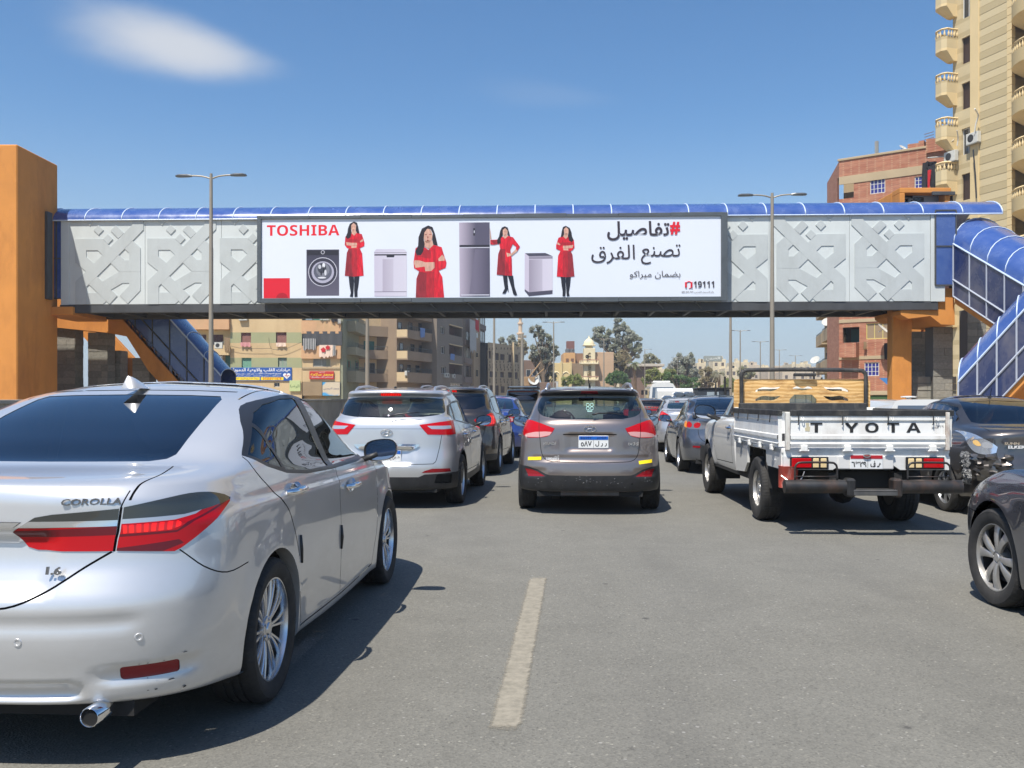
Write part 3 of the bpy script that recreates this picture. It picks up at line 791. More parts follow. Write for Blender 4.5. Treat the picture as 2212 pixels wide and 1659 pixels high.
 spec={'body':('body',dirt,0,False),'gap':('panel_gap',M_GAP,-.006,False),'trim':('window_surround',M_TRIM,0,True),'glass_q':('quarter_window',smoke,-.003,True),'glass_r':('rear_door_window',smoke,-.004,True),'glass_f':('front_door_window',glass('glass_tinted_clearer',(.08,.09,.10),.95,1.5),-.004,True),'rear_glass':('rear_window',glass('glass_tinted_deep_blue',(.02,.028,.055),1.2,1.6),-.002,False),'wind':('windscreen',glass('glass_clear',(.62,.68,.66)),0,False),'lamp_out':('tail_lamp',M_RED,.004,True),'lamp_smoke':('tail_lamp_smoked_lens',M_SMOKE,.004,True),'lamp_white':('tail_lamp_strip',M_CLEAR,.004,True),'lamp_lit':('brake_light',M_REDLIT,.003,True),'lamp_dark':('tail_lamp_shade',M_REDDARK,.004,True),'lamp_in':('boot_lamp',M_RED,.004,True),'lamp_silver':('boot_lamp_chrome',M_CHROME,.005,True),'lamp_smoke2':('boot_lamp_smoked_lens',M_SMOKE,.004,True),'lamp_dark2':('boot_lamp_shade',M_REDDARK,.004,True),'chrome_bar':('chrome_strip',M_CHROME,.012,False),'refl':('reflector',M_REFL,-.004,True)}
 k.make(c,spec)
 for ya in k.axles:arch_liner(c,ya,.86,.385,.318)
 underbody(c,.84,-.82,3.3,.2,.42,k.axles)
 cabin(c,.64,(.35,1.25,2.1),.35,.90,1.44,(.045,.045,.05))
 rimm=mat('alloy_machined',(.62,.63,.65),.22,.9)
 for sd in(1,-1):
  for ya in k.axles:make_wheel(c,sd,sd*.775,ya,.325,.205,.232,'twin10',rimm,seg=48)
  door_mirror(c,sd*.82,1.98,1.035,sd,dirt,.98)
  for ya,z in((.30,.925),(1.47,.865)):
   p,n=probe(ya,z,k,'side');side_handle(c,p+Vector((.002,0,0)),n,M_CHROME,sd,.26)
 for yy,z0,z1 in((1.19,.50,.64),(.385,.56,.70)):
  for sd in(1,-1):
   p0,_=probe(yy,z0,k,'side');p1,_=probe(yy,z1,k,'side');MB().tube([(sd*(p0.x+.004),yy,z0),(sd*(p1.x+.006),yy-.005,(z0+z1)/2),(sd*(p1.x+.004),yy-.01,z1)],[.006,.009,.006],6).build('door_edge_guard',M_TRIM,c,smooth=True)
   # tail pipe, fin aerial, parking sensors, badges
 MB().lathe([(.036,-.30),(.036,0),(.033,.004),(.030,0),(.030,-.25)],24,'y',T(.50,-.945,.235)@Matrix.Scale(-1,4,(0,1,0))).build('tail_pipe',M_CHROME,c,smooth=40)
 MB().lathe([(.0,-.02),(.03,-.02)],24,'y',T(.50,-.92,.235)).build('tail_pipe_bore',M_GAP,c)
 m=MB();m.add([(-.045,-.07,0),(.045,-.07,0),(.028,.11,0),(-.028,.11,0),(-.006,-.085,.062),(.006,-.085,.062),(.004,-.02,.052),(-.004,-.02,.052)],[(0,1,5,4),(1,2,6,5),(2,3,7,6),(3,0,4,7),(4,5,6,7)])
 fin=m.build('aerial_fin',dirt,c,smooth=True);fin.location=(0,.46,1.432)
 for a,z in((.24,.505),(.655,.50)):
  p,n=probe(a,z,k,'wrap')
  for sd in(1,-1):
   M=frame((p.x*sd,p.y,p.z),Vector((n.y*-1,n.x*sd,0))if sd>0 else Vector((-n.y,-n.x,0)))
   nn=Vector((n.x*sd,n.y,n.z));q=nn.to_track_quat('Z','Y').to_matrix().to_4x4();q.translation=(p.x*sd,p.y,p.z)
   MB().lathe([(0,.001),(.008,.001),(.009,.003),(.014,.0035),(.016,-.002)],18,'z',q).build('parking_sensor',dirt,c,smooth=40)
 def badge(name,txt,x,z,w,h,mt,sh=.25,bold=.02,tilt=0):
  p,n=probe(x+w/2,z+h/2,k,'rear');p.x=x;p.z=z
  p0,_=probe(x,z,k,'rear');p1,_=probe(x+w,z,k,'rear');ex=Vector((w,p1.y-p0.y,0))
  mb=MB();put_text(mb,txt,0,w,0,h,frame((x,min(p0.y,p1.y)-.010,z),ex),y=-.003,thick=.006,shear=sh,bold=bold);return mb.build(name,mt,c)
 badge('model_badge','COROLLA',.365,.988,.205,.025,M_BADGE,.18,.02)
 badge('engine_badge','1.6',.325,.742,.062,.030,M_BADGE,.1,.04)
 # scuffs on the bumper corner
 mb=MB()
 for a,z,w_,h_ in((.82,.43,.018,.004),(.64,.406,.006,.004),(.67,.404,.006,.005),(.75,.406,.01,.003),(.77,.332,.026,.006),(.67,.332,.005,.003),(.80,.288,.014,.010),(.66,.30,.008,.003),(.70,.292,.012,.005)):
  p,n=probe(a,z,k,'wrap');q=n.to_track_quat('Z','Y').to_matrix().to_4x4();q.translation=p+n*.0035
  mb.add([(-w_/2,-h_/2,0),(w_/2,-h_*.2,0),(w_*.3,h_/2,0),(-w_*.35,h_*.3,0)],[(0,1,2,3)],q)
 mb.build('paint_chip',M_PLASTIC,c)
 return c,k
def suv_levels(W=.91,H=1.62,yr=-.89,yf=3.5,belt=1.18,sb=1.08,bot=.30,rake=.0,tumble=0.0):
 """tall five-door body; W half width, H roof height, belt = foot of the rear window, sb = belt at the side"""
 h=H-1.62;r=rake
 return[dict(z=(bot+.06,bot+.06,bot+.02,.30,.30,.28,.28),yr=yr+.17,yf=yf-.2,w=W-.15,kr=.05,kf=.10,Lr=.50,Lf=.75,nr=3.0,nf=2.7),dict(z=(bot,bot,bot,.26,.26,.24,.24),yr=yr+.07,yf=yf-.08,w=W-.03,n=1),dict(z=(.40,.40,.40,.38,.38,.38,.38),yr=yr+.015,yf=yf-.02,w=W-.005,n=1.2),dict(z=(.52,.52,.52,.52,.52,.50,.48),yr=yr,yf=yf,w=W,n=1.2),dict(z=(.63,.63,.63,.64,.64,.60,.58),yr=yr+.012,yf=yf-.01,w=W,n=1.2),dict(z=(.78,.78,.78,.78,.78,.72,.70),yr=yr+.045,yf=yf-.04,w=W-.005,n=1.3),dict(z=(.93,.93,.93,.90,.90,.82,.79),yr=yr+.055,yf=yf-.08,w=W-.012,n=1.3),dict(z=(1.04,1.04,1.02,.98,.96,.89,.87),yr=yr+.062,yf=yf-.18,w=W-.024,kr=.07,n=1.2),dict(z=(belt-.05,belt-.05,sb-.0,sb-.05,.99,.95,.93),yr=yr+.085,yf=yf-.38,w=W-.042,kr=.09,n=1.1),dict(z=(belt,belt,sb+.04,sb-.01,1.01,1.0,1.0),yr=yr+.12+r,yf=yf-.78,w=W-.062,Lf=.65,n=.9),dict(z=(belt+.025,belt+.02,sb+.07,sb+.015,1.03,1.05,1.06),yr=yr+.145+r,yf=yf-1.16,w=W-.082,kr=.10,Lf=.55,n=.8),dict(z=(belt+.16,belt+.16,sb+.20,sb+.17,1.19,1.20,1.21),yr=yr+.23+r*1.6,yf=yf-1.50,w=W-.135-tumble*.5,kr=.10,n=1.4),dict(z=(H-.14,H-.145,H-.16,H-.16,H-.19,H-.20,H-.19),yr=yr+.36+r*2.2,yf=yf-1.88,w=W-.205-tumble,kr=.07,n=1.6),dict(z=(H-.085,H-.09,H-.085,H-.085,H-.12,H-.13,H-.12),yr=yr+.30+r*2.2,yf=yf-2.05,w=W-.24-tumble,kr=.05,Lr=.45,n=.8),dict(z=(H-.055,H-.058,H-.05,H-.045,H-.07,H-.09,H-.08),yr=yr+.31+r*2.2,yf=yf-2.2,w=W-.285-tumble,kr=.04,n=.7),dict(z=(H-.035,H-.035,H-.025,H-.015,H-.03,H-.05,H-.045),yr=yr+.55+r*2,yf=yf-2.35,w=W-.45,Lr=.4,Lf=.4,n=1),dict(z=(H-.02,H-.018,H-.01,H,H-.015,H-.03,H-.03),yr=yr+.9,yf=yf-2.5,w=0,Lr=.2,Lf=.2,n=1.4),]
def sedan_levels(W=.885,H=1.475,yr=-.97,yf=3.6,deck=1.10,bot=.26,cab=0.0,wbx=0.0,side=0.0):
 """three-box body; deck = boot height, cab shifts the rear window, wbx shifts windscreen and roof front"""
 d=deck-1.10;h=H-1.475;s_=side
 return[dict(z=(bot+.04,bot+.04,.25,.22,.22,.2,.2),yr=yr+.17,yf=yf-.2,w=W-.145,kr=.05,kf=.10,Lr=.55,Lf=.80,nr=3.0,nf=2.6),dict(z=(bot,bot-.01,.22,.18,.17,.17,.17),yr=yr+.07,yf=yf-.08,w=W-.045,n=1),dict(z=(.36,.36,.35,.33,.33,.33,.33),yr=yr+.02,yf=yf-.03,w=W-.012,n=1.3),dict(z=(.52,.52,.50,.50,.50,.48,.46),yr=yr,yf=yf,w=W,n=1.4),dict(z=(.64,.64,.62,.62,.62,.58,.55),yr=yr+.01,yf=yf-.01,w=W+.002,n=1.2),dict(z=(.76+d*.5,.76+d*.5,.77,.76,.73,.66,.63),yr=yr+.05,yf=yf-.06,w=W,n=1.2),dict(z=(.90+d*.7,.90+d*.7,.885,.85,.82,.73,.68),yr=yr+.065,yf=yf-.12,w=W-.014,kr=.07,n=1.3),dict(z=(1.01+d,1.0+d,.955,.91,.88,.79,.72),yr=yr+.06,yf=yf-.22,w=W-.034,kr=.09,n=1.3),dict(z=(1.075+d,1.05+d,.995,.94,.92,.83,.76),yr=yr+.09,yf=yf-.36,w=W-.05,kr=.11,kf=.08,n=1,nr=2.8),dict(z=(1.095+d,1.075+d,1.02,.955,.935,.87,.82),yr=yr+.15,yf=yf-.54,w=W-.063,Lr=.58,n=.7),dict(z=(1.104+d,1.098+d,1.055,.965,.95,.925,.905),yr=yr+.36+cab*.5,yf=yf-.88+wbx,w=W-.078,Lr=.54,nr=3.0,n=1),dict(z=(1.118+d,1.115+d,1.08,.985,.97,.985,.995),yr=yr+.60+cab,yf=yf-1.2+wbx,w=W-.10,kr=.08,Lr=.46,Lf=.55,nr=3.3,n=1),dict(z=(1.22+d*.6,1.21+d*.6,1.17,1.12,1.11,1.12,1.13),yr=yr+.83+cab,yf=yf-1.5+wbx,w=W-.157,kr=.07,Lr=.40,nr=3.6,n=1.6),dict(z=(1.325+h*.8,1.32+h*.8,1.30+h*.7,1.28+h*.7,1.27+h*.7,1.275+h*.7,1.28+h*.7),yr=yr+1.08+cab,yf=yf-1.82+wbx,w=W-.222,kr=.05,Lr=.38,n=1.6),dict(z=(1.40+h,1.396+h,1.385+h,1.39+h,1.385+h,1.375+h,1.375+h),yr=yr+1.33+cab,yf=yf-2.1+wbx,w=W-.28,kr=.05,Lr=.42,n=1.4),dict(z=(1.43+h,1.425+h,1.42+h,1.428+h,1.42+h,1.41+h,1.41+h),yr=yr+1.45+cab,yf=yf-2.24+wbx,w=W-.365,n=.8),dict(z=(1.452+h,1.45+h,1.452+h,1.462+h,1.455+h,1.44+h,1.435+h),yr=yr+1.6+cab,yf=yf-2.36+wbx,w=W-.52,Lr=.4,Lf=.4,n=1),dict(z=(1.462+h,1.464+h,1.47+h,1.478+h,1.472+h,1.458+h,1.452+h),yr=yr+1.75+cab,yf=yf-2.5+wbx,w=0,Lr=.2,Lf=.2,n=1.4),]
def place(o,x,y,yaw,s=1.0):
 o.location=(x,y,0);o.rotation_euler=(0,0,-yaw);o.scale=(s,s,s);return o
def plate(c,k,x,z,w,h,top_col,txt,dy=.012,latin=None,ymode='rear'):
 """number plate with its coloured band and characters"""
 p,n=probe(max(x,0.01),z+h/2,k,ymode);y=p.y-dy-.02;M=T(x,y,z)
 o=MB().bbox(-w/2,w/2,0,.008,0,h,.004,M).build('number_plate',mat('plate_white',(.72,.73,.72),.4),c)
 MB().box(-w/2+.006,w/2-.006,-.003,0,h*.68,h-.006,M).build('plate_band',mat('plate_band_'+top_col[0],srgb(*top_col[1]),.4),o)
 m=MB()
 for s_,a,b in txt:put_text(m,s_,-w/2+a*w,-w/2+b*w,h*.14,h*.58,M,bold=.02)
 m.box(-.0015,.0015,-.002,0,.01,h*.66,M)
 m.build('plate_characters',mat('ink_black',(.015,.015,.015),.6),o)
 if latin:
  m=MB();put_text(m,latin[0],-w*.42,-w*.06,h*.73,h*.90,M,y=-.005);put_text(m,latin[1],w*.10,w*.42,h*.72,h*.92,M,y=-.005)
  m.build('plate_country',mat('ink_navy',srgb(10,22,70),.6),o)
 return o
def wiper(c,pts):
 MB().tube(pts,[.014,.012,.008,.006][:len(pts)]if len(pts)<=4 else.008,6).build('rear_wiper',M_TRIM,c,smooth=True)
def badge_on(c,k,name,txt,x,z,w,h,mt,sh=.0,bold=.02,mode='rear',lab=None):
 p,n=probe(abs(x+w/2),z+h/2,k,mode);mb=MB();M=T(x,p.y-.006,z)
 put_text(mb,txt,0,w,0,h,M,y=-.004,thick=.008,shear=sh,bold=bold);o=mb.build(name,mt,c)
 return o
def oval_h_badge(c,k,z,w=.13):
 """chrome oval with a slanted letter inside"""
 p,n=probe(0.01,z,k);y=p.y-.012;m=MB()
 m.tube([(w/2*cos(a),y,z+w*.27*sin(a))for a in[2*pi*i/28 for i in range(28)]],.0055,6,closed=True)
 for s_ in(-1,1):m.tube([(s_*w*.20-w*.06,y,z-w*.20),(s_*w*.16+w*.06,y,z+w*.21)],.006,6)
 m.tube([(-w*.16,y,z-w*.03),(0,y,z+w*.03),(w*.16,y,z+w*.02)],.0055,6)
 return m.build('maker_badge',M_CHROME,c,smooth=40)
def roof_rails(c,x,y0,y1,z,mt,dz=.06):
 for sd in(1,-1):
  pts=[(sd*(x+.02),y0,z-.02),(sd*x,y0+.10,z+dz*.75),(sd*x,y0+.28,z+dz),(sd*x,(y0+y1)/2,z+dz+.015),(sd*x,y1-.28,z+dz-.01),(sd*x,y1-.08,z+dz*.6),(sd*(x+.02),y1,z-.03)]
  MB().tube(crom(pts,3),.018,8).build('roof_rail',mt,c,smooth=True)
GL_GREEN=lambda:glass('glass_green_tint',(.50,.64,.62),1.0,1.5)
GL_DARK=lambda:glass('glass_dark',(.05,.06,.065),1.1,1.52)
GL_CLEAR=lambda:glass('glass_clear',(.62,.68,.66),1.0,1.5)
def suv_common(c,k,W,body,glass_side,wr,rimr,style,rim_mat,cabin_kw,axle_w=.8,mirrors=True,mirror_pos=(.86,1.95,1.13),mirror_body=None,handles=((.35,.90),(1.42,.88)),seg=28,handle_mat=None,steer=0):
 for ya in k.axles:arch_liner(c,ya,W-.03,wr+.06,wr)
 underbody(c,W,k.Y.min()+.14,k.Y.max()-.3,wr-.12,wr+.12,k.axles)
 cabin(c,**cabin_kw)
 for sd in(1,-1):
  for i,ya in enumerate(k.axles):make_wheel(c,sd,sd*axle_w,ya,wr,.215,rimr,style,rim_mat,seg=seg,steer=steer if i else 0)
  if mirrors:door_mirror(c,sd*mirror_pos[0],mirror_pos[1],mirror_pos[2],sd,mirror_body or body,1.05)
  for ya,z in handles:
   p,n=probe(ya,z,k,'side');side_handle(c,p+Vector((.002,0,0)),n,handle_mat or body,sd,.20)
def suv_side(k,sb,H,ax,yend=-.45,quarter=True,front=2.1):
 """window band, joints and wheel openings down the side"""
 k.cut('trim','side',crom([(yend,sb+.13),(yend+.10,sb+.24),(yend+.30,H-.235),(.2,H-.195),(.8,H-.185),(1.15,H-.20)],3)+[(1.5,H-.29),(front-.15,sb+.12),(front+.15,1.0),(1.4,sb-.055),(.6,sb-.02),(-.05,sb+.03)])
 k.cut('glass_q','side',[(yend+.06,sb+.13),(yend+.16,sb+.22),(yend+.34,H-.26),(-.08,H-.235),(-.12,sb+.055)],only=['trim'])
 k.cut('glass_r','side',[(-.05,sb+.05),(-.02,H-.23),(.72,H-.205),(.80,sb+.0)],only=['trim'])
 k.cut('glass_f','side',[(.90,sb-.005),(.86,H-.21),(1.12,H-.225),(1.45,H-.32),(front-.2,sb+.10),(front-.06,1.03),(1.5,sb-.035)],only=['trim'])
 k.line('side',[(.85,sb-.02),(.86,.75),(.90,.42)],.008);k.line('side',crom([(-.10,sb+.03),(.02,1.0),(.26,.82),(.37,.62)],4),.008)
 k.line('side',[(1.97,.42),(2.03,.7),(2.0,1.0)],.008);k.line('side',[(.42,.42),(1.97,.40)],.008)
 for ya in ax:k.cut('hole','side',arch_poly(ya,k.wr,k.wr+.055))
def ix35():
 c=thing('hatchback_suv','grey brown five-door car straight ahead with yellow tape strips on its bumper','car')
 k=Car(suv_levels(.91,1.615,-.89,3.5,1.18,1.10,.29,.0,.02),(0,2.64),.35,ns=96,nt=100,flare=.012,dents=((0,.25,.82,.99,.022,.06,.03),(0,.70,.69,.71,.012,.1,.04),(.60,.84,.50,.56,.014,.08,.03)));k.axles=(0,2.64);k.wr=.35
 lower=[(-.01,.495),(.50,.50),(.56,.515),(.66,.565),(.80,.60),(1.05,.61),(1.4,.60),(1.4,.1),(-.01,.1)]
 suv_side(k,1.10,1.615,k.axles,-.42)
 k.cut('plastic','wrap',lower)
 k.cut('plastic','side',[(.33,.46),(2.30,.44),(2.3,.1),(.33,.1)],skip=['hole'])
 k.cut('plastic','side',[(p[0],p[1])for p in arch_poly(0,.35,.45)],skip=['hole']);k.cut('plastic','side',arch_poly(2.64,.35,.45),skip=['hole'])
 k.cut('rear_glass','rear',[(-.01,1.185)]+crom([(.42,1.195),(.58,1.225),(.655,1.30),(.64,1.40),(.60,1.475)],3)+[(.45,1.487),(-.01,1.49)])
 k.cut('spoiler','rear',[(-.01,1.49),(.45,1.487),(.60,1.475),(.62,1.50),(.585,1.54),(.4,1.552),(-.01,1.556)])
 k.cut('brake','rear',[(-.01,1.512),(.115,1.510),(.10,1.538),(-.01,1.540)])
 lp=crom([(.436,1.075),(.50,.99),(.62,.962),(.80,.955)],3)+crom([(.93,.985),(1.0,1.08),(1.01,1.15)],3)+crom([(.90,1.175),(.76,1.168),(.60,1.13)],3)
 k.cut('lamp','wrap',lp)
 k.cut('lamp_clear','wrap',[(.47,1.03),(.55,1.035),(.70,1.028),(.86,1.0),(.90,.965),(.62,.965),(.50,.99)],only=['lamp'])
 k.cut('refl','wrap',[(.56,.485),(.80,.478),(.86,.575),(.76,.57),(.66,.54)])
 k.line('wrap',crom([(0,.655),(.35,.662),(.50,.672),(.575,.715),(.615,.82),(.63,.96)],4),.008)
 k.line('wrap',[(.632,.96),(.645,1.14)],.007);k.line('wrap',crom([(.645,1.14),(.66,1.22),(.67,1.30)],3),.007)
 k.line('rear',[(-.01,1.006),(.33,1.0)],.012)
 k.cut('wind','front',[(-.01,1.08),(.70,1.07),(.60,1.40),(-.01,1.43)])
 k.cut('hole2','side',[(0,0),(0,0.001),(0.001,0)])
 body=paint('paint_grey_brown',srgb(134,124,120),.72,.28,dirt=.03)
 gl=GL_GREEN();gs=GL_DARK()
 k.make(c,{'body':('body',body,0,False),'gap':('panel_gap',M_GAP,-.005,False),'trim':('window_surround',M_TRIM,0,True),'glass_q':('quarter_window',gs,-.003,True),'glass_r':('rear_door_window',gs,-.003,True),'glass_f':('front_door_window',GL_GREEN(),-.003,True),'plastic':('bumper_cladding',M_PLASTIC,.003,False),'rear_glass':('rear_window',gl,-.003,False),'spoiler':('spoiler_lip',M_TRIM,.004,False),'brake':('high_brake_light',M_REDDARK,.008,False),'lamp':('tail_lamp',M_RED,.005,True),'lamp_clear':('reversing_lens',mat('lamp_pink_clear',srgb(205,150,145),.15,coat=1.0),.005,True),'refl':('reflector',M_REFL,.002,True),'recess':('plate_recess',body,-.018,False),'wind':('windscreen',GL_CLEAR(),0,False)})
 suv_common(c,k,.91,body,gs,.35,.225,'five',M_ALLOY,dict(w=.72,ys=(.05,1.05,1.95),z0=.42,z1=1.12,roof=1.58,tone=(.03,.03,.032)),mirror_pos=(.84,1.86,1.10),handles=((.33,.95),(1.28,.93)))
 plate(c,k,.045,.832,.37,.155,('blue',(10,90,180)),[('٥٨٧',.08,.44),('ر ر ل',.56,.94)],dy=-.01,latin=('EGYPT','مصر'))
 oval_h_badge(c,k,1.072,.15)
 badge_on(c,k,'maker_lettering','HYUNDAI',-.575,.872,.17,.034,M_CHROME,.1);badge_on(c,k,'model_badge','ix35',.47,.868,.13,.038,M_CHROME,.1)
 mb=MB();put_text(mb,'الأبيض',-.44,-.38,.722,.752,T(0,-.862,0));put_text(mb,'33836833',-.54,-.38,.69,.718,T(0,-.862,0),bold=.03)
 mb.build('phone_sticker',mat('sticker_white',(.75,.75,.74),.5),c)
 for a0,a1,z,sl,sd in((.60,.80,.705,-.01,-1),(.60,.81,.655,.018,1)):
  vs=[]
  for i in range(5):
   a=a0+(a1-a0)*i/4;p,n=probe(a,z,k,'wrap')
   for dz in(-.02,.02):
    pz,nz=probe(a,z+dz+sl*i/4,k,'wrap');vs.append((sd*(pz.x+nz.x*.005),pz.y+nz.y*.005-.002,z+dz+sl*i/4))
  MB().add(vs,[(2*i,2*i+2,2*i+3,2*i+1)for i in range(4)]).build('yellow_tape',mat('tape_yellow',srgb(250,215,20),.5),c,smooth=True)
 wiper(c,[(.03,-.80,1.245),(.10,-.79,1.262),(.25,-.775,1.268),(.42,-.755,1.245)])
 roof_rails(c,.53,-.42,1.35,1.572,M_ALLOY,.06)
 MB().tube([(0.01,-.40,1.585),(0.0,-.42,1.64),(-.015,-.46,1.72),(-.03,-.50,1.80)],[.016,.007,.004,.003],6).build('aerial',M_TRIM,c)
 mb=MB();
 for a in range(4):mb.tube([(.02*cos(t)+.035*cos(a*pi/2+.8),-.79+.004,1.345+.02*sin(t)+.03*sin(a*pi/2+.8))for t in[2*pi*i/10 for i in range(10)]],.0035,4,closed=True)
 mb.box(-.03,.03,-.787,-.785,1.283,1.296)
 mb.build('window_sticker',mat('sticker_pale_green',srgb(190,235,225),.5),c)
 MB().bbox(-.36,.36,-.80,-.77,.245,.295,.004).build('tow_plate',worn('bare_rusty_steel',(.10,.09,.08),.8,.3,12,dirt=srgb(110,70,45),dirt_amt=.5),c)
 m=MB()
 for a,z,r_ in((.53,.40,.012),(.0,.42,.006)):
  p,n=probe(a,z,k,'wrap')
  q=n.to_track_quat('Z','Y').to_matrix().to_4x4();q.translation=p+n*.006;m.lathe([(0,0),(r_,0),(r_+.003,-.003)],14,'z',q)
 m.build('parking_sensor',M_GAP,c)
 m=MB();r2=random.Random(5)
 for i in range(46):
  a=r2.choice([-.68,-.2,-.1,.05,.3,.72])+r2.gauss(0,.07);z=.43+r2.gauss(0,.035);p,n=probe(abs(a),z,k,'wrap');w_=r2.uniform(.002,.012);h_=r2.uniform(.001,.005)
  px=p.x if a>0 else-p.x;m.add([(px-w_,p.y-.0075,z-h_),(px+w_,p.y-.0075,z-h_*.2),(px+w_*.6,p.y-.0075,z+h_)],[(0,1,2)])
 tag(m.build('bumper_scuff',mat('scuff_grey',(.32,.33,.34),.8),c),kind='stuff')
 return c,k
def creta():
 c=thing('hatchback_suv','bright silver five-door car with roof rails, brake light glowing, beyond the front silver saloon','car')
 k=Car(suv_levels(.89,1.59,-.86,3.4,1.17,1.09,.25,.0,-.015),(0,2.59),.335,ns=96,nt=96,flare=.014,dents=((0,.26,.60,.77,.035,.12,.03),));k.axles=(0,2.59);k.wr=.335
 suv_side(k,1.09,1.59,k.axles,-.40)
 k.cut('plastic','wrap',[(-.01,.42),(.42,.42),(.50,.455),(.92,.47),(1.6,.47),(1.6,.1),(-.01,.1)])
 k.cut('plastic','side',[(.3,.37),(2.3,.36),(2.3,.1),(.3,.1)],skip=['hole'])
 k.cut('plastic','side',arch_poly(0,.335,.415),skip=['hole']);k.cut('plastic','side',arch_poly(2.59,.335,.415),skip=['hole'])
 k.cut('rear_glass','rear',[(-.01,1.178)]+crom([(.45,1.192),(.62,1.215),(.70,1.25),(.685,1.34),(.65,1.425)],3)+[(.45,1.447),(-.01,1.455)])
 k.cut('brake','rear',[(-.01,1.468),(.125,1.468),(.145,1.482),(.125,1.502),(-.01,1.504)])
 k.cut('lamp','wrap',[(.42,1.09),(.47,1.03),(.53,.965),(.88,.955),(1.02,.965),(1.06,1.14),(.90,1.14),(.7,1.125)])
 k.cut('lamp_clear','wrap',[(.52,1.075),(.58,1.035),(.75,1.03),(.90,1.035),(.90,1.075)],only=['lamp'])
 k.cut('chrome_bar','rear',[(-.01,.785),(.38,.785),(.43,.83),(.42,.84),(-.01,.845)])
 k.cut('refl','wrap',[(.46,.475),(.88,.482),(.86,.525),(.60,.528),(.50,.50)])
 k.cut('vent','wrap',[(.62,.34),(.88,.33),(.90,.445),(.66,.452)],only=['plastic'])
 k.line('wrap',crom([(0,.585),(.55,.588),(.62,.60),(.66,.66),(.72,.955)],3),.008)
 k.line('rear',[(-.01,1.04),(.5,1.038)],.004)
 k.cut('wind','front',[(-.01,1.08),(.68,1.07),(.60,1.39),(-.01,1.41)])
 body=paint('paint_silver_bright',(.58,.59,.60),.6,.34,dirt=-.02)
 gl=GL_GREEN();gs=GL_DARK()
 k.make(c,{'body':('body',body,0,False),'gap':('panel_gap',M_GAP,-.005,False),'trim':('window_surround',M_TRIM,0,True),'glass_q':('quarter_window',gs,-.003,True),'glass_r':('rear_door_window',gs,-.003,True),'glass_f':('front_door_window',gs,-.003,True),'plastic':('bumper_cladding',M_PLASTIC,.002,False),'rear_glass':('rear_window',gl,-.003,False),'brake':('high_brake_light',M_REDLIT,.006,False),'lamp':('tail_lamp',M_RED,.005,True),'lamp_clear':('reversing_lens',M_CLEAR,.006,True),'chrome_bar':('chrome_strip',M_CHROME,.018,False),'refl':('reflector',M_REFL,.003,True),'recess':('plate_recess',body,-.03,False),'vent':('bumper_vent',M_GAP,-.012,True),'wind':('windscreen',GL_CLEAR(),0,False)})
 suv_common(c,k,.89,body,gs,.335,.225,'five',M_ALLOY,dict(w=.70,ys=(.05,1.05,1.9),z0=.42,z1=1.06,roof=1.55,tone=(.05,.05,.055)),axle_w=.785,mirror_pos=(.83,1.80,1.09),handles=((.33,.94),(1.28,.92)),handle_mat=M_CHROME)
 plate(c,k,.02,.615,.34,.15,('blue',(10,90,180)),[('٢٦٤',.08,.44),('ط س ج',.56,.94)],dy=-.005)
 oval_h_badge(c,k,.99,.15)
 wiper(c,[(.03,-.80,1.195),(.12,-.79,1.225),(.28,-.775,1.245),(.42,-.76,1.25)])
 roof_rails(c,.53,-.30,1.30,1.515,mat('rail_silver',(.6,.6,.62),.3,.8),.07)
 MB().lathe([(.02,0),(.018,.025),(.0,.03)],10,'z',T(0,-.25,1.565)).build('aerial_foot',M_TRIM,c)
 return c,k
def brown_suv():
 c=thing('hatchback_suv','dark brown five-door car ahead of the bright silver one, brake lamp lit','car')
 k=Car(suv_levels(.90,1.62,-.86,3.5,1.16,1.08,.27,.02,.0),(0,2.62),.345,ns=64,nt=60);k.axles=(0,2.62);k.wr=.345
 suv_side(k,1.08,1.62,k.axles,-.38)
 k.cut('rear_glass','rear',[(-.01,1.18),(.5,1.19),(.66,1.25),(.64,1.42),(.60,1.465),(-.01,1.48)])
 k.cut('lamp','wrap',crom([(.50,1.0),(.70,.90),(.95,.90),(1.04,.98),(1.0,1.09),(.85,1.12),(.70,1.07)],3,closed=True))
 k.cut('lamp_lit','wrap',crom([(.66,1.0),(.75,.93),(.93,.93),(.99,.99),(.95,1.06),(.82,1.075)],3,closed=True),only=['lamp'])
 k.cut('brake','rear',[(-.01,1.50),(.16,1.50),(.15,1.53),(-.01,1.53)])
 k.cut('wind','front',[(-.01,1.08),(.68,1.07),(.60,1.39),(-.01,1.42)])
 k.cut('plastic','wrap',[(-.01,.40),(1.5,.40),(1.5,.1),(-.01,.1)])
 k.line('wrap',[(0,.62),(.6,.62),(.68,.75),(.72,.9)],.01)
 body=paint('paint_dark_brown',srgb(62,54,48),.7,.3)
 gs=GL_DARK()
 k.make(c,{'body':('body',body,0,False),'gap':('panel_gap',M_GAP,-.005,False),'trim':('window_surround',M_TRIM,0,True),'glass_q':('quarter_window',gs,-.003,True),'glass_r':('rear_door_window',gs,-.003,True),'glass_f':('front_door_window',gs,-.003,True),'plastic':('bumper_cladding',M_PLASTIC,.002,False),'rear_glass':('rear_window',gs,-.003,False),'brake':('high_brake_light',M_REDLIT,.008,False),'lamp':('tail_lamp',M_RED,.005,True),'lamp_lit':('brake_light',M_REDLIT,.006,True),'wind':('windscreen',GL_CLEAR(),0,False)})
 suv_common(c,k,.90,body,gs,.345,.225,'five',M_ALLOY,dict(w=.70,ys=(.05,1.05,1.9),z0=.42,z1=1.06,roof=1.58),axle_w=.79,mirror_pos=(.84,1.84,1.09),handles=((.33,.94),(1.28,.92)),handle_mat=M_CHROME,seg=20)
 roof_rails(c,.53,-.30,1.30,1.545,M_ALLOY,.06)
 return c,k
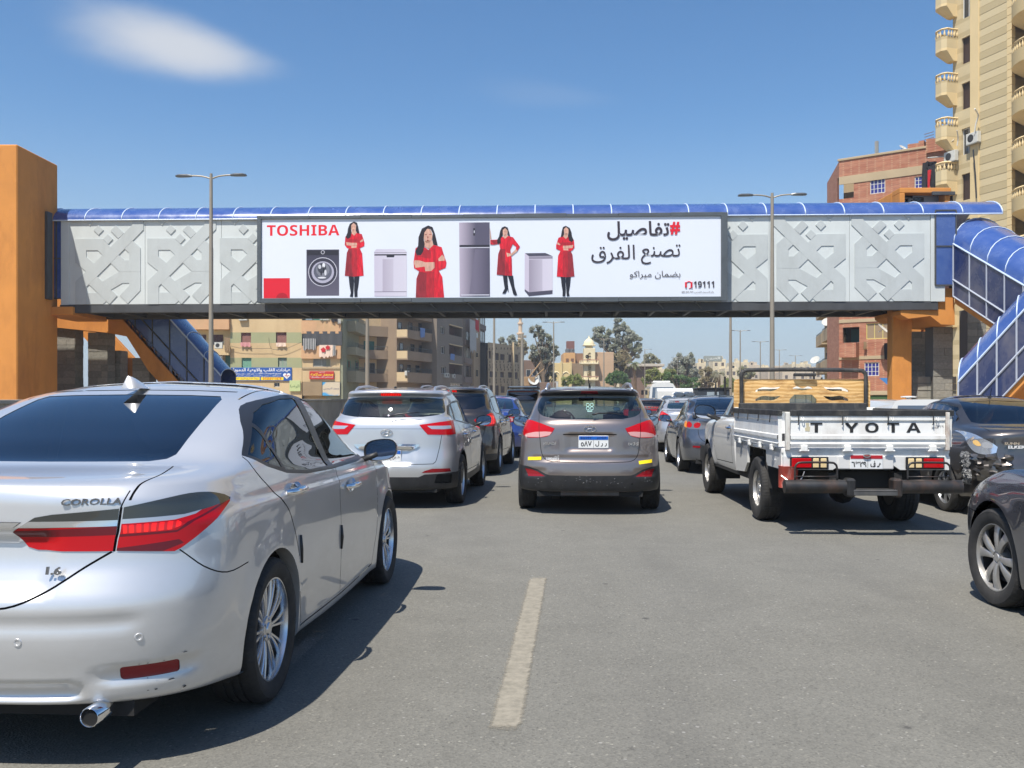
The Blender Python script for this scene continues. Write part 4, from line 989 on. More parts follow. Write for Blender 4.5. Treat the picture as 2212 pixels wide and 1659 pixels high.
def black_suv():
 c=thing('off_road_car','black off-road car far ahead with a pale bar across its roof rack','car')
 k=Car(suv_levels(.92,1.80,-.86,3.6,1.28,1.2,.35,-.05,-.03),(0,2.7),.37,ns=44,nt=44);k.axles=(0,2.7);k.wr=.37
 suv_side(k,1.2,1.80,k.axles,-.5)
 k.cut('rear_glass','rear',[(-.01,1.31),(.60,1.32),(.70,1.36),(.66,1.64),(-.01,1.66)])
 k.cut('lamp','wrap',[(.72,.9),(.9,.9),(.92,1.25),(.76,1.25)])
 k.cut('roofband','rear',[(-.01,1.665),(.62,1.655),(.60,1.70),(-.01,1.71)])
 body=paint('paint_black',(.014,.014,.015),.2,.3)
 gs=GL_DARK()
 k.make(c,{'body':('body',body,0,False),'gap':('panel_gap',M_GAP,-.005,False),'trim':('window_surround',M_TRIM,0,True),'glass_q':('quarter_window',gs,0,True),'glass_r':('rear_door_window',gs,0,True),'glass_f':('front_door_window',gs,0,True),'rear_glass':('rear_window',gs,0,False),'lamp':('tail_lamp',M_RED,.004,True),'roofband':('high_brake_light',M_REDDARK,.004,False)})
 suv_common(c,k,.92,body,gs,.37,.23,'five',M_ALLOY,dict(w=.72,ys=(.05,1.05,1.9),z0=.5,z1=1.2,roof=1.75),axle_w=.8,mirror_pos=(.86,1.9,1.2),seg=16)
 m=MB();m.bbox(-.60,.60,-.35,-.25,1.86,1.92,.01);m.build('roof_bar',M_ALLOY,c)
 m=MB()
 for y in(.2,.7,1.2):m.tube([(-.62,y,1.84),(.62,y,1.84)],.02,6)
 for sd in(-1,1):m.tube([(sd*.64,-.3,1.80),(sd*.64,-.3,1.87),(sd*.64,1.3,1.87)],.025,6)
 m.bbox(.38,.60,-.1,.1,1.84,1.95,.03)
 m.build('roof_rack',M_TRIM,c)
 return c,k
def sedan(label,name,body,mirrors=True,W=.87,H=1.46,yr=-.97,yf=3.55,wb=2.6,deck=1.08,cab=0.0,wr=.31,ns=60,nt=60,lamps=(),back=None,style='five',rim=None,rimr=.205,gb=None,gs=None,seg=20,mirror_body=None,extra=None,dlo_r=-.12,tone=(.05,.05,.055),front=None):
 c=thing(name,label,'car')
 lvs=sedan_levels(W,H,yr,yf,deck,cab=cab,wbx=(wb-2.7)*.8)
 if front:
  for l_ in lvs[:9]:l_.update(front)
 k=Car(lvs,(0,wb),wr,ns=ns,nt=nt,smooth=2);k.axles=(0,wb);k.wr=wr
 h=H-1.475;f=(wb-2.7)*.8
 k.cut('trim','side',crom([(dlo_r,1.055),(dlo_r+.04,1.14),(dlo_r+.14,1.24+h),(.20,1.325+h),(.45,1.375+h),(.8,1.395+h),(1.1+f,1.395+h),(1.35+f,1.37+h)],3)+[(1.62+f,1.30+h*.7),(1.95+f,1.14),(2.24+f,.965),(1.6,.935),(.9,.94),(.3,.972),(.05,1.01)])
 k.cut('glass_q','side',[(dlo_r+.05,1.06),(dlo_r+.07,1.12),(.06,1.22+h),(.12,1.265+h),(.22,1.005),(.1,1.03)],only=['trim'])
 k.cut('glass_r','side',[(.26,1.0),(.15,1.28+h),(.22,1.315+h),(.45,1.352+h),(.92,1.372+h),(1.02,.96),(.62,.968)],only=['trim'])
 k.cut('glass_f','side',[(1.11,.958),(1.02,1.37+h),(1.33+f,1.348+h),(1.55+f,1.28+h),(1.85+f,1.145),(2.06+f,1.01),(2.08+f,.965)],only=['trim'])
 d=deck-1.10
 k.cut('rear_glass','rear',[(-.01,1.13+d),(.50,1.135+d),(.575,1.155+d),(.565,1.20+d),(.53,1.30+h),(.47,1.385+h),(-.01,1.402+h)])
 k.cut('wind','front',[(-.01,1.0),(.65,.995),(.58,1.18),(.48,1.36+h),(-.01,1.385+h)])
 k.line('wrap',crom([(0,.60),(.42,.605),(.55,.66),(.60,.76),(.61,.95)],3),.009)
 k.line('top',[(.61,yr+.25),(.60,yr+.56)],.008,ymid=5)
 k.line('side',crom([(dlo_r-.0,1.05),(.0,.93),(.22,.84),(.33,.62)],3),.008)
 k.line('side',[(1.08,.935),(1.07,.8),(1.10,.3)],.008);k.line('side',[(2.05+f,.3),(2.16+f,.7),(2.1+f,.93)],.008);k.line('side',[(.42,.235),(2.05+f,.235)],.008)
 reg={}
 for i,(rn,mode,poly,mt,push,only)in enumerate(lamps):
  k.cut(rn+str(i),mode,poly,only=only);reg[rn+str(i)]=(rn,mt,push,mode in('wrap','fwrap')or min(p[0]for p in poly)>0)
 for ya in k.axles:k.cut('hole','side',arch_poly(ya,wr,wr+.05))
 gs=gs or GL_DARK();gb=gb or GL_DARK()
 spec={'body':('body',body,0,False),'gap':('panel_gap',M_GAP,-.005,False),'trim':('window_surround',M_TRIM,0,True),'glass_q':('quarter_window',gs,-.003,True),'glass_r':('rear_door_window',gs,-.003,True),'glass_f':('front_door_window',gs,-.003,True),'rear_glass':('rear_window',gb,-.003,False),'wind':('windscreen',GL_CLEAR(),0,False)}
 spec.update(reg);k.make(c,spec)
 suv_common(c,k,W,body,gs,wr,rimr,style,rim or M_ALLOY,dict(w=W-.22,ys=(.2,1.1,1.95+f),z0=.35,z1=.93,roof=H-.04,tone=tone),axle_w=W-.11,mirror_pos=(W-.06,1.88+f,1.0),handles=((.34,.86),(1.45,.83)),seg=seg,mirror_body=mirror_body,mirrors=mirrors)
 if extra:extra(c,k)
 return c,k
def other_cars():
# blue saloon
 bl=paint('paint_blue',srgb(40,72,150),.55,.3)
 lam=[('tail_lamp','wrap',[(.42,.93),(.46,.86),(.66,.84),(.98,.86),(1.06,.97),(.8,.975),(.5,.96)],M_RED,.004,None),('reversing_lens','wrap',crom([(.50,.90),(.54,.86),(.60,.86),(.63,.90),(.60,.94),(.54,.94)],2,closed=True),mat('lamp_pink_clear',srgb(205,150,145),.15,coat=1.0),.006,['tail_lamp0'])]
 def ex(c,k):
  MB().lathe([(.05,0),(.05,.02),(.04,.02),(.04,.2)],16,'y',T(.52,-.98,.30)@Matrix.Scale(-1,4,(0,1,0))).build('tail_pipe',M_CHROME,c,smooth=40)
  plate(c,k,0,.62,.36,.16,('blue',(10,90,180)),[('٤١٣',.08,.44),('ق و',.56,.94)],dy=.0)
  MB().tube([(.2,-.93,1.04),(.4,-.93,1.045)],.006,5).build('maker_badge',M_CHROME,c)
 o,k=sedan('metallic blue saloon car between the dark brown car and the grey brown one','sedan',bl,W=.885,H=1.46,deck=1.09,lamps=lam,gb=glass('glass_pale_green',(.30,.40,.36),1.4,1.55),extra=ex,tone=(.28,.26,.22))
 place(o,-.52,22.2,.078)
 # grey saloon with a low wing on its boot
 gr=paint('paint_steel_grey',srgb(92,98,110),.7,.28)
 lam=[('tail_lamp','wrap',crom([(.36,.935),(.44,.86),(.60,.845),(.80,.85)],3)+[(.98,.90),(1.02,1.0),(.85,1.01),(.6,.99),(.42,.965)],mat('lamp_smoke_glass',(.20,.19,.20),.1,.4,coat=1.0),.004,None),('brake_light','wrap',crom([(.56,.92),(.60,.875),(.68,.88),(.69,.94),(.62,.975),(.57,.96)],3,closed=True),M_RED,.006,['tail_lamp0']),('rear_light','wrap',crom([(.73,.94),(.76,.88),(.86,.89),(.87,.96),(.80,.99)],3,closed=True),M_RED,.006,['tail_lamp0']),('indicator','wrap',[(.87,.87),(1.0,.90),(1.02,1.0),(.90,1.0),(.87,.95)],M_AMBER,.005,['tail_lamp0']),('reflector','wrap',[(.50,.50),(.72,.505),(.72,.54),(.50,.535)],M_REFL,.002,None)]
 def ex2(c,k):
  m=MB();m.grid(lambda u,v:((-1+2*u)*.70,-.80+.16*v,1.20-.03*(2*u-1)**4*3+.012*sin(pi*v)),16,4);m.grid(lambda u,v:((-1+2*u)*.70,-.80+.16*v,1.185-.03*(2*u-1)**4*3),16,4)
  for sd in(-1,1):m.bbox(sd*.66-.03,sd*.66+.03,-.80,-.64,1.06,1.16,.01)
  m.build('boot_wing',gr,c,smooth=60)
  badge_on(c,k,'model_badge','EX 2',.30,.80,.11,.03,M_CHROME);plate(c,k,0,.60,.36,.16,('blue',(10,90,180)),[('٩٤٢',.08,.44),('س ج',.56,.94)],dy=.0)
  MB().tube([(0,.55,1.45),(0,.48,1.56)],.004,5).build('aerial',M_TRIM,c)
 o,k=sedan('steel grey saloon car with a wing on its boot, left of the white pickup truck','sedan',gr,W=.885,H=1.49,deck=1.13,lamps=lam,extra=ex2,ns=72,nt=72,wr=.325,rimr=.22,seg=28)
 place(o,4.02,17.6,.072,.97)
 # silver saloon, mostly hidden behind it
 sv=paint('paint_silver_plain',(.52,.53,.55),.6,.32)
 lam=[('tail_lamp','wrap',[(.52,.84),(.56,.80),(.98,.82),(1.06,1.02),(.84,1.06),(.62,.98)],M_RED,.004,None),('brake_light','wrap',crom([(.66,.93),(.80,.87),(.95,.90),(.9,1.0),(.75,1.0)],3,closed=True),M_REDLIT,.005,['tail_lamp0'])]
 o,k=sedan('silver saloon car behind the steel grey one, green tinted rear window','sedan',sv,W=.87,H=1.42,deck=1.08,lamps=lam,gb=glass('glass_turquoise',(.30,.50,.46),1.2,1.52),ns=44,nt=44,tone=(.12,.12,.12),seg=16)
 place(o,4.62,24.2,.08)
 # dark red hatch ahead of it
 rd=paint('paint_dark_red_black',(.03,.012,.012),.2,.35)
 o=thing('hatchback','black and red hatchback far ahead with red lettering across its tail','car')
 k=Car(suv_levels(.84,1.40,-.7,3.0,1.1,1.0,.28),(0,2.4),.31,ns=36,nt=36);k.axles=(0,2.4);k.wr=.31
 k.cut('rear_glass','rear',[(-.01,1.13),(.55,1.14),(.58,1.28),(-.01,1.29)]);k.cut('band','rear',[(-.01,.97),(.72,.97),(.72,1.03),(-.01,1.03)]);k.cut('lamp','wrap',[(.62,.8),(.85,.8),(.85,1.0),(.62,1.0)])
 for ya in k.axles:k.cut('hole','side',arch_poly(ya,.31,.36))
 k.make(o,{'body':('body',rd,0,False),'rear_glass':('rear_window',GL_DARK(),0,False),'band':('red_band',M_REFL,.003,False),'lamp':('tail_lamp',M_RED,.003,True)})
 suv_common(o,k,.84,rd,None,.31,.2,'five',M_ALLOY,dict(w=.66,ys=(.1,.95,1.7),z0=.4,z1=1.0,roof=1.36),axle_w=.72,mirror_pos=(.80,1.7,1.0),seg=14)
 badge_on(o,k,'tail_lettering','SAYED TARIK',-.5,1.05,1.0,.06,mat('sticker_red',srgb(200,60,50),.5))
 place(o,4.55,31.5,.09)
 # dark saloon at the right edge with its crushed corner
 dk=paint('paint_dark_bronze_grey',srgb(84,80,78),.75,.3,dirt=.02)
 lam=[('tail_lamp','wrap',crom([(.60,.80),(.72,.775),(.84,.80),(.93,.87),(1.03,.965)],3)+crom([(1.12,1.04),(1.02,1.045),(.84,1.01),(.66,.93),(.58,.87)],3),mat('lamp_silvered',(.75,.76,.78),.12,.8,coat=1.0),.006,None),('indicator','wrap',crom([(.76,.88),(.81,.875),(.86,.90),(.87,.935),(.82,.945),(.78,.92)],3,closed=True),mat('lamp_amber_pale',srgb(250,205,130),.12,.3,coat=1.0),.008,['tail_lamp0']),('reversing_lens','wrap',crom([(.63,.86),(.72,.85),(.76,.90),(.70,.93),(.64,.90)],3,closed=True),M_CLEAR,.008,['tail_lamp0'])]
 crush=mat('torn_metal',(.55,.56,.57),.35,.7);t=NT(crush);n=t.noise(t.coord(),22,6,.7,1.5);t.bump(n,1.0,.05);t.setc(t.ramp(n,[(.35,(.16,.16,.16)),(.6,(.42,.43,.44))]))
 def ex3(c,k):
  r2=random.Random(3)
  for sd,a0,a1,z0,z1,nm,mt,am in((-1,.93,1.08,.40,.80,'torn_corner',crush,.035),(-1,.42,.90,.46,.78,'crumpled_bumper',MATS['paint_dark_bronze_grey'],.045)):
   nu,nv=12,14;vs=[]
   for j in range(nv+1):
    for i in range(nu+1):
     a=a0+(a1-a0)*i/nu+r2.gauss(0,.006);z=z0+(z1-z0)*j/nv;p,n=probe(a,z,k,'wrap');e=min(i,nu-i,j,nv-j)
     d=.012+(r2.uniform(-.4,1)*am if e>0 else-.01)+(.03*sin(a*30+z*17)if nm!='torn_corner' else 0)
     vs.append((sd*(p.x+n.x*d),p.y+n.y*d,z+r2.gauss(0,.004)))
   MB().add(vs,[(j*(nu+1)+i,j*(nu+1)+i+1,(j+1)*(nu+1)+i+1,(j+1)*(nu+1)+i)for j in range(nv)for i in range(nu)]).build(nm,mt,c,smooth=35)
  badge_on(c,k,'model_badge','SUNNY',-.52,.90,.22,.03,M_CHROME,0);badge_on(c,k,'dealer_lettering','ELKER',-.48,.855,.2,.035,mat('sticker_white',(.75,.75,.74),.5),0)
  MB().lathe([(.025,0),(.022,.02),(0,.03)],12,'z',T(.0,.52,1.455)).tube([(0,.52,1.46),(-.01,.44,1.6)],.004,5).build('aerial',M_TRIM,c)
  for sd in(-1,1):
   m=MB();pts=[(.98,1.36),(.7,1.355),(.45,1.335),(.2,1.285),(.02,1.20)]
   vs=[]
   for(y,z)in crom(pts,3):
    p,n=probe(y,z,k,'side')
    vs+=[(sd*(p.x+.012),y,z+.022),(sd*(p.x+.045),y,z-.045)]
   m.add(vs,[(2*i,2*i+2,2*i+3,2*i+1)for i in range(len(vs)//2-1)]);m.build('wind_deflector',mat('smoked_plastic_blue',(.02,.03,.06),.1,coat=1.0),c,smooth=True)
 o,k=sedan('dark bronze grey saloon right of the pickup truck, rear corner crushed, tail lamp clear','sedan',dk,W=.85,H=1.50,deck=1.10,lamps=lam,extra=ex3,ns=84,nt=80,style='wide7',rimr=.208,rim=M_ALLOY,seg=36,dlo_r=.0,wb=2.6,yr=-.98)
 place(o,6.10,11.35,.02,.95)
 nv_=paint('paint_dark_slate',srgb(62,68,82),.6,.25)
 lam=[('headlamp','fwrap',[(.62,.62),(.90,.60),(1.02,.70),(.98,.80),(.7,.76)],mat('headlamp_glass',(.30,.31,.33),.06,.8,coat=1.0),.004,None),('bumper_joint','fwrap',[(1.0,.60),(1.22,.60),(1.22,.607),(1.0,.607)],M_GAP,-.003,None)]
 o,k=sedan('dark slate car at the right edge, only its front wing and dusty wheel in view','sedan',nv_,W=.875,H=1.48,lamps=lam,ns=110,nt=90,style='twist8',rimr=.222,rim=M_ALLOYDK,wr=.325,seg=56,wb=2.7,yf=3.52,mirrors=False,front=dict(kf=.03,Lf=.62,nf=3.0))
 for ch in list(o.children):
  if ch.name.startswith('wheel')and not ch.name.startswith('wheel_arch')and ch.location.y>1:ch.rotation_euler.z=.10
 a=.075;fy=2.7
 place(o,4.06-fy*sin(a),6.10-fy*cos(a),a)
def box_vehicle(name,label,cat,x,y,yaw,parts):
 c=thing(name,label,cat,(x,y,0),-yaw);parts(c);return c
def far_wheels(c,w,ys,r=.45):
 for sd in(1,-1):
  for ya in ys:
   hb=MB().lathe([(.02,.10),(r*.55,.09),(r*.58,.0)],14,'x',T(sd*w,ya,r)@Matrix.Scale(sd,4,(1,0,0))).build('wheel',M_ALLOYDK,c)
   t=MB().lathe([(r*.56,.10),(r*.9,.12),(r,.08),(r,-.12),(r*.8,-.13)],18,'x',T(sd*w,ya,r)@Matrix.Scale(sd,4,(1,0,0))).build('tyre',tyre_mat(),hb,smooth=40)
def far_vehicles():
 wh=paint('paint_bus_white',(.72,.72,.70),0,.4)
 def bus(c):
  m=MB();prof=[(-1.05,.45),(-1.08,.9),(-1.06,1.5),(-.98,2.25),(-.80,2.55),(-.4,2.66),(.4,2.66),(.80,2.55),(.98,2.25),(1.06,1.5),(1.08,.9),(1.05,.45)]
  m.prism(prof,0,6.2,'y');m.build('body',wh,c,smooth=35)
  MB().prism([(-.86,1.45),(-.80,2.28),(.80,2.28),(.86,1.45)],-.02,-.004,'y').build('rear_window',mat('glass_bus',(.08,.12,.18),.05,coat=1.0),c)
  for sd in(-1,1):
   for i in range(5):MB().box(sd*1.075-.006,sd*1.075+.006,.5+i*1.1,1.5+i*1.1,1.45,2.15).build('side_window',MATS['glass_bus'],c)
   MB().bbox(sd*.92-.08,sd*.92+.08,-.03,0,.8,1.2,.01).build('tail_lamp',M_RED,c)
   MB().bbox(sd*1.25-.10,sd*1.25+.10,5.9,5.95,1.7,2.1,.03).tube([(sd*1.05,5.95,2.1),(sd*1.25,5.93,2.0)],.02,5).build('side_mirror',M_TRIM,c)
  MB().bbox(-1.08,1.08,-.06,.1,.4,.62,.03).build('bumper',M_PLASTIC,c)
  MB().bbox(-.7,.7,1.2,3.0,2.64,2.80,.06).build('roof_unit',wh,c)
  far_wheels(c,.95,(1.3,5.0),.42)
 box_vehicle('minibus','white minibus far ahead under the trees, behind the pile of white sacks','bus',11.9,73,.08,bus)
 cr=worn('cargo_grey_paint',(.22,.24,.26),.6,.3,3,.1)
 def sack_truck(c):
  MB().bbox(-.95,.95,0,3.6,.75,.87,.02).build('cargo_bed',cr,c)
  MB().bbox(-.95,.95,-.04,.0,.85,1.15,.01).build('tailboard',wh,c)
  for sd in(-1,1):MB().bbox(sd*.95-.02,sd*.95+.02,0,3.6,.87,1.15,.01).build('side_board',wh,c);MB().bbox(sd*.7-.12,sd*.7+.12,-.08,-.04,.62,.74,.01).build('tail_lamp',M_RED,c)
  MB().prism([(3.7,.6),(3.7,1.75),(4.0,1.9),(4.9,1.9),(5.5,1.25),(5.6,.6)],-.88,.88,'x').build('cab',wh,c);far_wheels(c,.8,(.9,4.6),.36)
 box_vehicle('flatbed_truck','small flatbed truck far ahead loaded high with white sacks','truck',7.85,42.5,.08,sack_truck)
 sk=worn('sack_white',(.80,.79,.76),.85,.12,4,.35,16);r2=random.Random(11)
 rows=[(1.17,4,1.8),(1.36,4,1.76),(1.56,4,1.7),(1.74,2,.9)];N=0;vt=['lower','second','third','top']
 ca,sa=cos(-.08),sin(-.08)
 def sack_mesh(w,h,d,seed):
  r3=random.Random(seed);bm=bmesh.new();bmesh.ops.create_cube(bm,size=2);bmesh.ops.subdivide_edges(bm,edges=bm.edges[:],cuts=3,use_grid_fill=True)
  for v in bm.verts:
   a,b,c_=v.co;e=lambda t:math.copysign(abs(t)**.8,t)
   f=1-.16*(a*a*c_*c_)-.12*a*a*b*b;g=(1-.35*a**4)*(1-.25*b**4)
   v.co=Vector((a*w/2*f+r3.gauss(0,.006),b*d/2*(1-.1*a*a)+r3.gauss(0,.006),c_*h/2*g+r3.gauss(0,.006)))
  me=bpy.data.meshes.new('sack');bm.to_mesh(me);bm.free();me.materials.append(sk);me.shade_smooth();return me
 meshes=[sack_mesh(.47,.21,.8,i)for i in range(5)]
 cols=['left end','left of centre','right of centre','right end']
 for ri,(z,n,w)in enumerate(rows):
  for j in range(n):
   for dep in range(2):
    lx=-w/2+w*(j+.5)/n+(.08 if ri%2 else-.02);ly=.42+dep*.85
    s_=bpy.data.objects.new('sack',meshes[(ri*3+j)%5]);COL.objects.link(s_)
    s_.location=(7.85+lx*ca-ly*sa,42.5+lx*sa+ly*ca,z-.16+.0);s_.rotation_euler=(r2.gauss(0,.04),r2.gauss(0,.04),-.08+r2.gauss(0,.06))
    cn=cols[j]if n==4 else('left one of two','right one of two')[j]
    tag(s_,'white sack on the flatbed truck, %s row, %s, %s'%(vt[ri],cn,'rear stack' if dep==0 else 'stack behind'),'sack','white sacks piled on the flatbed truck')
 dk=worn('dark_truck_paint',(.035,.045,.06),.5,.3,3,.1)
 def dark_truck(c):
  MB().bbox(-1.1,1.1,0,4.2,1.0,2.05,.03).build('cargo_box',dk,c);MB().bbox(-1.2,1.2,-.1,4.2,2.07,2.17,.02).build('roof_rim',M_TRIM,c)
  MB().bbox(-.50,.35,-.03,0,1.45,1.85,.02).build('rear_window',mat('glass_pale',(.3,.36,.4),.1,coat=1.0),c)
  MB().tube([(.75,-.1,1.0),(.75,-.1,2.95)],.08,8).build('exhaust_stack',M_TRIM,c);MB().tube([(.10,-.1,1.6),(.10,-.1,2.2),(.12,-.1,2.55)],[.09,.07,.04],8).build('exhaust_stack',M_TRIM,c)
  MB().bbox(.3,1.9,-.3,0,1.1,1.35,.02).build('tail_rail',M_TRIM,c);MB().bbox(-1.1,1.1,-.1,4.2,.75,1.0,.02).build('chassis',M_TRIM,c);far_wheels(c,.95,(.9,3.6),.5)
 box_vehicle('box_truck','dark blue lorry far ahead with two upright pipes behind its body','truck',14.4,66,.08,dark_truck)
 # white van roof beyond the pickup
 def van(c):
  m=MB();m.prism([(-.84,.35),(-.88,.8),(-.84,1.3),(-.72,1.52),(-.5,1.56),(.5,1.56),(.72,1.52),(.84,1.3),(.88,.8),(.84,.35)],0,3.9,'y');m.build('body',wh,c,smooth=35)
  MB().prism([(-.7,1.0),(-.66,1.38),(.66,1.38),(.7,1.0)],-.02,-.004,'y').build('rear_window',MATS['glass_bus'],c)
  MB().lathe([(0,.05),(.20,.04),(.24,.02),(.20,.0),(.08,-.01),(.06,-.05)],20,'z',T(-.15,.6,1.62)).build('roof_vent',wh,c,smooth=40)
  for sd in(-1,1):MB().bbox(sd*.78-.06,sd*.78+.06,-.03,0,.7,1.0,.01).build('tail_lamp',M_RED,c)
  MB().bbox(-.86,.86,-.08,.1,.35,.5,.03).build('bumper',M_PLASTIC,c);far_wheels(c,.75,(.8,3.2),.3)
 box_vehicle('van','white van whose roof shows above the pickup truck bed','van',10.6,24.0,.08,van)
 [o for o in COL.objects if o.name.startswith('van')][-1].scale=(.88,.88,.87)
def pickup():
 c=thing('pickup_truck','white pickup truck with black lettering on its tailboard and a wooden board behind the cab','truck')
 W=paint('paint_truck_white',(.74,.74,.72),0,.38,dirt=.06)
 Wd=worn('truck_white_worn',(.80,.80,.77),.5,.08,5,.06,50,dirt=srgb(130,108,84),dirt_amt=.38,coat=.3)
 BK=worn('truck_black_rubber',(.022,.023,.025),.62,.4,10,.2,50,dirt=srgb(120,115,105),dirt_amt=.4)
 DK=mat('chassis_black',(.018,.017,.016),.8)
 ST=worn('bumper_steel_black',(.035,.035,.036),.42,.5,6,.1,40,dirt=srgb(120,85,60),dirt_amt=.4,metal=.3)
 # y = 0 at the rear axle, tail at -1.12
 yT,yB,hw,zf=-1.10,1.10,.875,.87
 MB().bbox(-hw,hw,yT,yB,zf-.05,zf,.008).build('bed_floor',Wd,c)
 m=MB();m.bbox(-hw+.02,hw-.02,yT-.02,yT+.05,zf-.085,zf-.01,.006);m.build('bed_crossmember',Wd,c)
 # tailboard: pressed ribs
 yt=yT-.055;M=T(0,yt,0)
 def panel(m,x0,x1,z0,z1,mk):
  prof=[(z0,-.006),(z0+.035,-.018),(z0+.045,-.006),(z0+.075,-.004),(z0+.085,-.02),(z0+.12,-.02),(z0+.128,-.004),(z0+.15,-.004),(z1-.055,-.0),(z1-.045,-.014),(z1,-.014)]
  for i in range(len(prof)-1):
   (za,da),(zb,db)=prof[i],prof[i+1];m.add([mk(x0,da,za),mk(x1,da,za),mk(x1,db,zb),mk(x0,db,zb)],[(0,1,2,3)])
  m.add([mk(x0,.03,z0),mk(x1,.03,z0),mk(x1,.03,z1),mk(x0,.03,z1)],[(3,2,1,0)])
  for x in(x0,x1):m.add([mk(x,.03,z0),mk(x,-.006,z0),mk(x,-.014,z1),mk(x,.03,z1)],[(0,1,2,3)])
 m=MB();panel(m,-.80,.80,.885,1.205,lambda x,d,z:(x,yt+d,z));tb=m.build('tailboard',Wd,c)
 for sd in(-1,1):MB().bbox(sd*.825-.022,sd*.825+.022,yt-.02,yt+.04,.855,1.24,.006).build('tailboard_post',worn('post_rusty_white',(.66,.64,.58),.6,.2,9,.1,50,dirt=srgb(130,85,55),dirt_amt=.8),c)
 m=MB();m.bbox(-.80,.80,yt-.025,yt+.025,1.205,1.265,.006);m.build('tailboard_rubber',BK,c)
 for ch,x in(('T',-.53),('Y',-.165),('O',.045),('T',.265),('A',.475)):
  m=MB();w_=dict(T=.125,Y=.145,O=.14,A=.15)[ch];put_text(m,SB(ch),x-w_/2,x+w_/2,1.035,1.135,M,y=-.0075,thick=.0,bold=.0);m.build('letter',mat('ink_black',(.015,.015,.015),.6),tb)
 m=MB();m.add([(-.645,yt-.006,1.05),(-.60,yt-.006,1.045),(-.595,yt-.006,1.09),(-.61,yt-.006,1.10),(-.605,yt-.006,1.135),(-.64,yt-.006,1.13),(-.632,yt-.006,1.09),(-.648,yt-.006,1.08)],[tuple(range(8))]);m.build('glue_patch',mat('glue_beige',srgb(190,180,150),.8),tb)
 m=MB();put_text(m,'مصر',.66,.73,1.07,1.095,M,y=-.006);put_text(m,'٦٣٢٩',.70,.79-.005,1.085,1.11,M,y=-.006);m.build('handwriting',mat('ink_pencil',(.12,.12,.12),.8),tb)
 for x in(-.70,-.245,.225,.69):
  m=MB();m.tube([(x-.022,yt-.02,1.245),(x-.022,yt-.035,1.25),(x-.022,yt-.035,1.10+.03),(x-.022,yt-.02,1.115)],.006,6);m.build('strap_hook',BK,c)
  m=MB();m.tube([(x+.012,yt-.018,1.19),(x+.014,yt-.03,1.165),(x+.024,yt-.032,1.155),(x+.034,yt-.03,1.165),(x+.036,yt-.018,1.19)],.005,6);m.build('lash_hook',Wd,c)
 for x in(-.66,-.21,.225,.67):
  m=MB();m.bbox(x-.035,x+.035,yt-.035,yt,.845,.905,.005);m.tube([(x-.05,yt-.02,.85),(x+.05,yt-.02,.85)],.011,8);m.build('tailboard_hinge',Wd,c)
  # drop sides
 for sd in(-1,1):
  m=MB();panel(m,yT+.02,yB-.03,.885,1.205,lambda y,d,z:(sd*(hw+.02-d),y,z));m.build('side_board',Wd,c)
  MB().bbox(sd*(hw+.02)-.03,sd*(hw+.02)+.03,yT,yB-.01,1.205,1.262,.006).build('side_rubber',BK,c)
  for k_ in range(4):
   y=yT+.28+k_*.52
   m=MB();m.tube([(sd*(hw+.045),y,1.25),(sd*(hw+.055),y,1.13)],.006,6);m.build('strap_hook',BK,c)
   m=MB();m.bbox(sd*(hw+.03)-.02,sd*(hw+.03)+.02,y-.03,y+.03,.84,.90,.005);m.tube([(sd*(hw+.035),y-.05,.85),(sd*(hw+.035),y+.05,.85)],.011,8);m.build('side_hinge',Wd,c)
  MB().bbox(sd*hw-.025,sd*hw+.025,yB-.05,yB,.84,1.27,.005).build('corner_post',Wd,c)
 MB().bbox(-hw,hw,yB-.04,yB,.87,1.27,.005).build('headboard_panel',Wd,c)
 MB().bbox(-hw+.02,hw-.1,yB-.10,yB-.045,1.22,1.325,.01).build('front_rubber',BK,c)
 for sd in(-1,1):
  MB().prism([(sd*.865,.79),(sd*.865,.655),(sd*.35,.655),(sd*.28,.70),(sd*.26,.79)],yT-.03,yT+.02,'y').build('lamp_panel',W,c)
  M_=T(sd*.60,yT-.035,.725)
  h=MB().bbox(-.20,.20,-.02,.0,-.062,.062,.006,M_).build('tail_lamp',M_TRIM,c)
  m=MB();xs=(-.185,.02)if sd<0 else(-.02,.185);m.bbox(xs[0],xs[1],-.034,-.02,-.048,.048,.006,M_);m.build('brake_light',M_RED,h)
  for i in range(2):
   x0=(.035+i*.08)if sd<0 else(-.10-i*.08);MB().bbox(x0,x0+.062,-.034,-.02,-.048,.048,.006,M_).build('indicator' if i==0 else 'reversing_lens',mat('lamp_cream',srgb(225,200,150),.2,coat=1.0)if i==0 else mat('lamp_cream',srgb(225,200,150),.2,coat=1.0),h)
  MB().prism([(yT+.02,.86),(yT+.02,.655),(-.52,.655),(-.46,.70),(-.44,.86)],sd*(hw-.03),sd*hw,'x').build('rear_skirt',W,c)
  MB().prism([(.46,.86),(.46,.62),(.62,.50),(yB,.48),(yB,.86)],sd*(hw-.03),sd*hw,'x').build('front_skirt',W,c)
  MB().grid(lambda u,v:(sd*(hw-.27+.25*v),.46*cos(pi*u),.40+.44*sin(pi*u)),14,1).build('mudguard',DK,c,smooth=True)
  # tubular guards and bumper ends
  x0,x1=(.36,.79)if sd>0 else(-.79,-.36)
  for k_,(r_,zt)in enumerate(((.011,.735),(.007,.66),(.006,.625))):
   m=MB();y=yT-.20-k_*.002
   if k_==0:m.tube(crom([(x0,y,.56),(x0,y,.68),(x0+.02,y,.725),(x0+.08,y,.74),(x1-.08,y,.74),(x1-.02,y,.725),(x1,y,.68),(x1,y,.56)],3),r_,8)
   else:m.tube([(x0,y,zt-.06),(x1,y,zt-.06)],r_,6)
   m.build('lamp_guard',ST,c,smooth=True)
  xa,xb=(.20,.90)if sd>0 else(-.90,-.20)
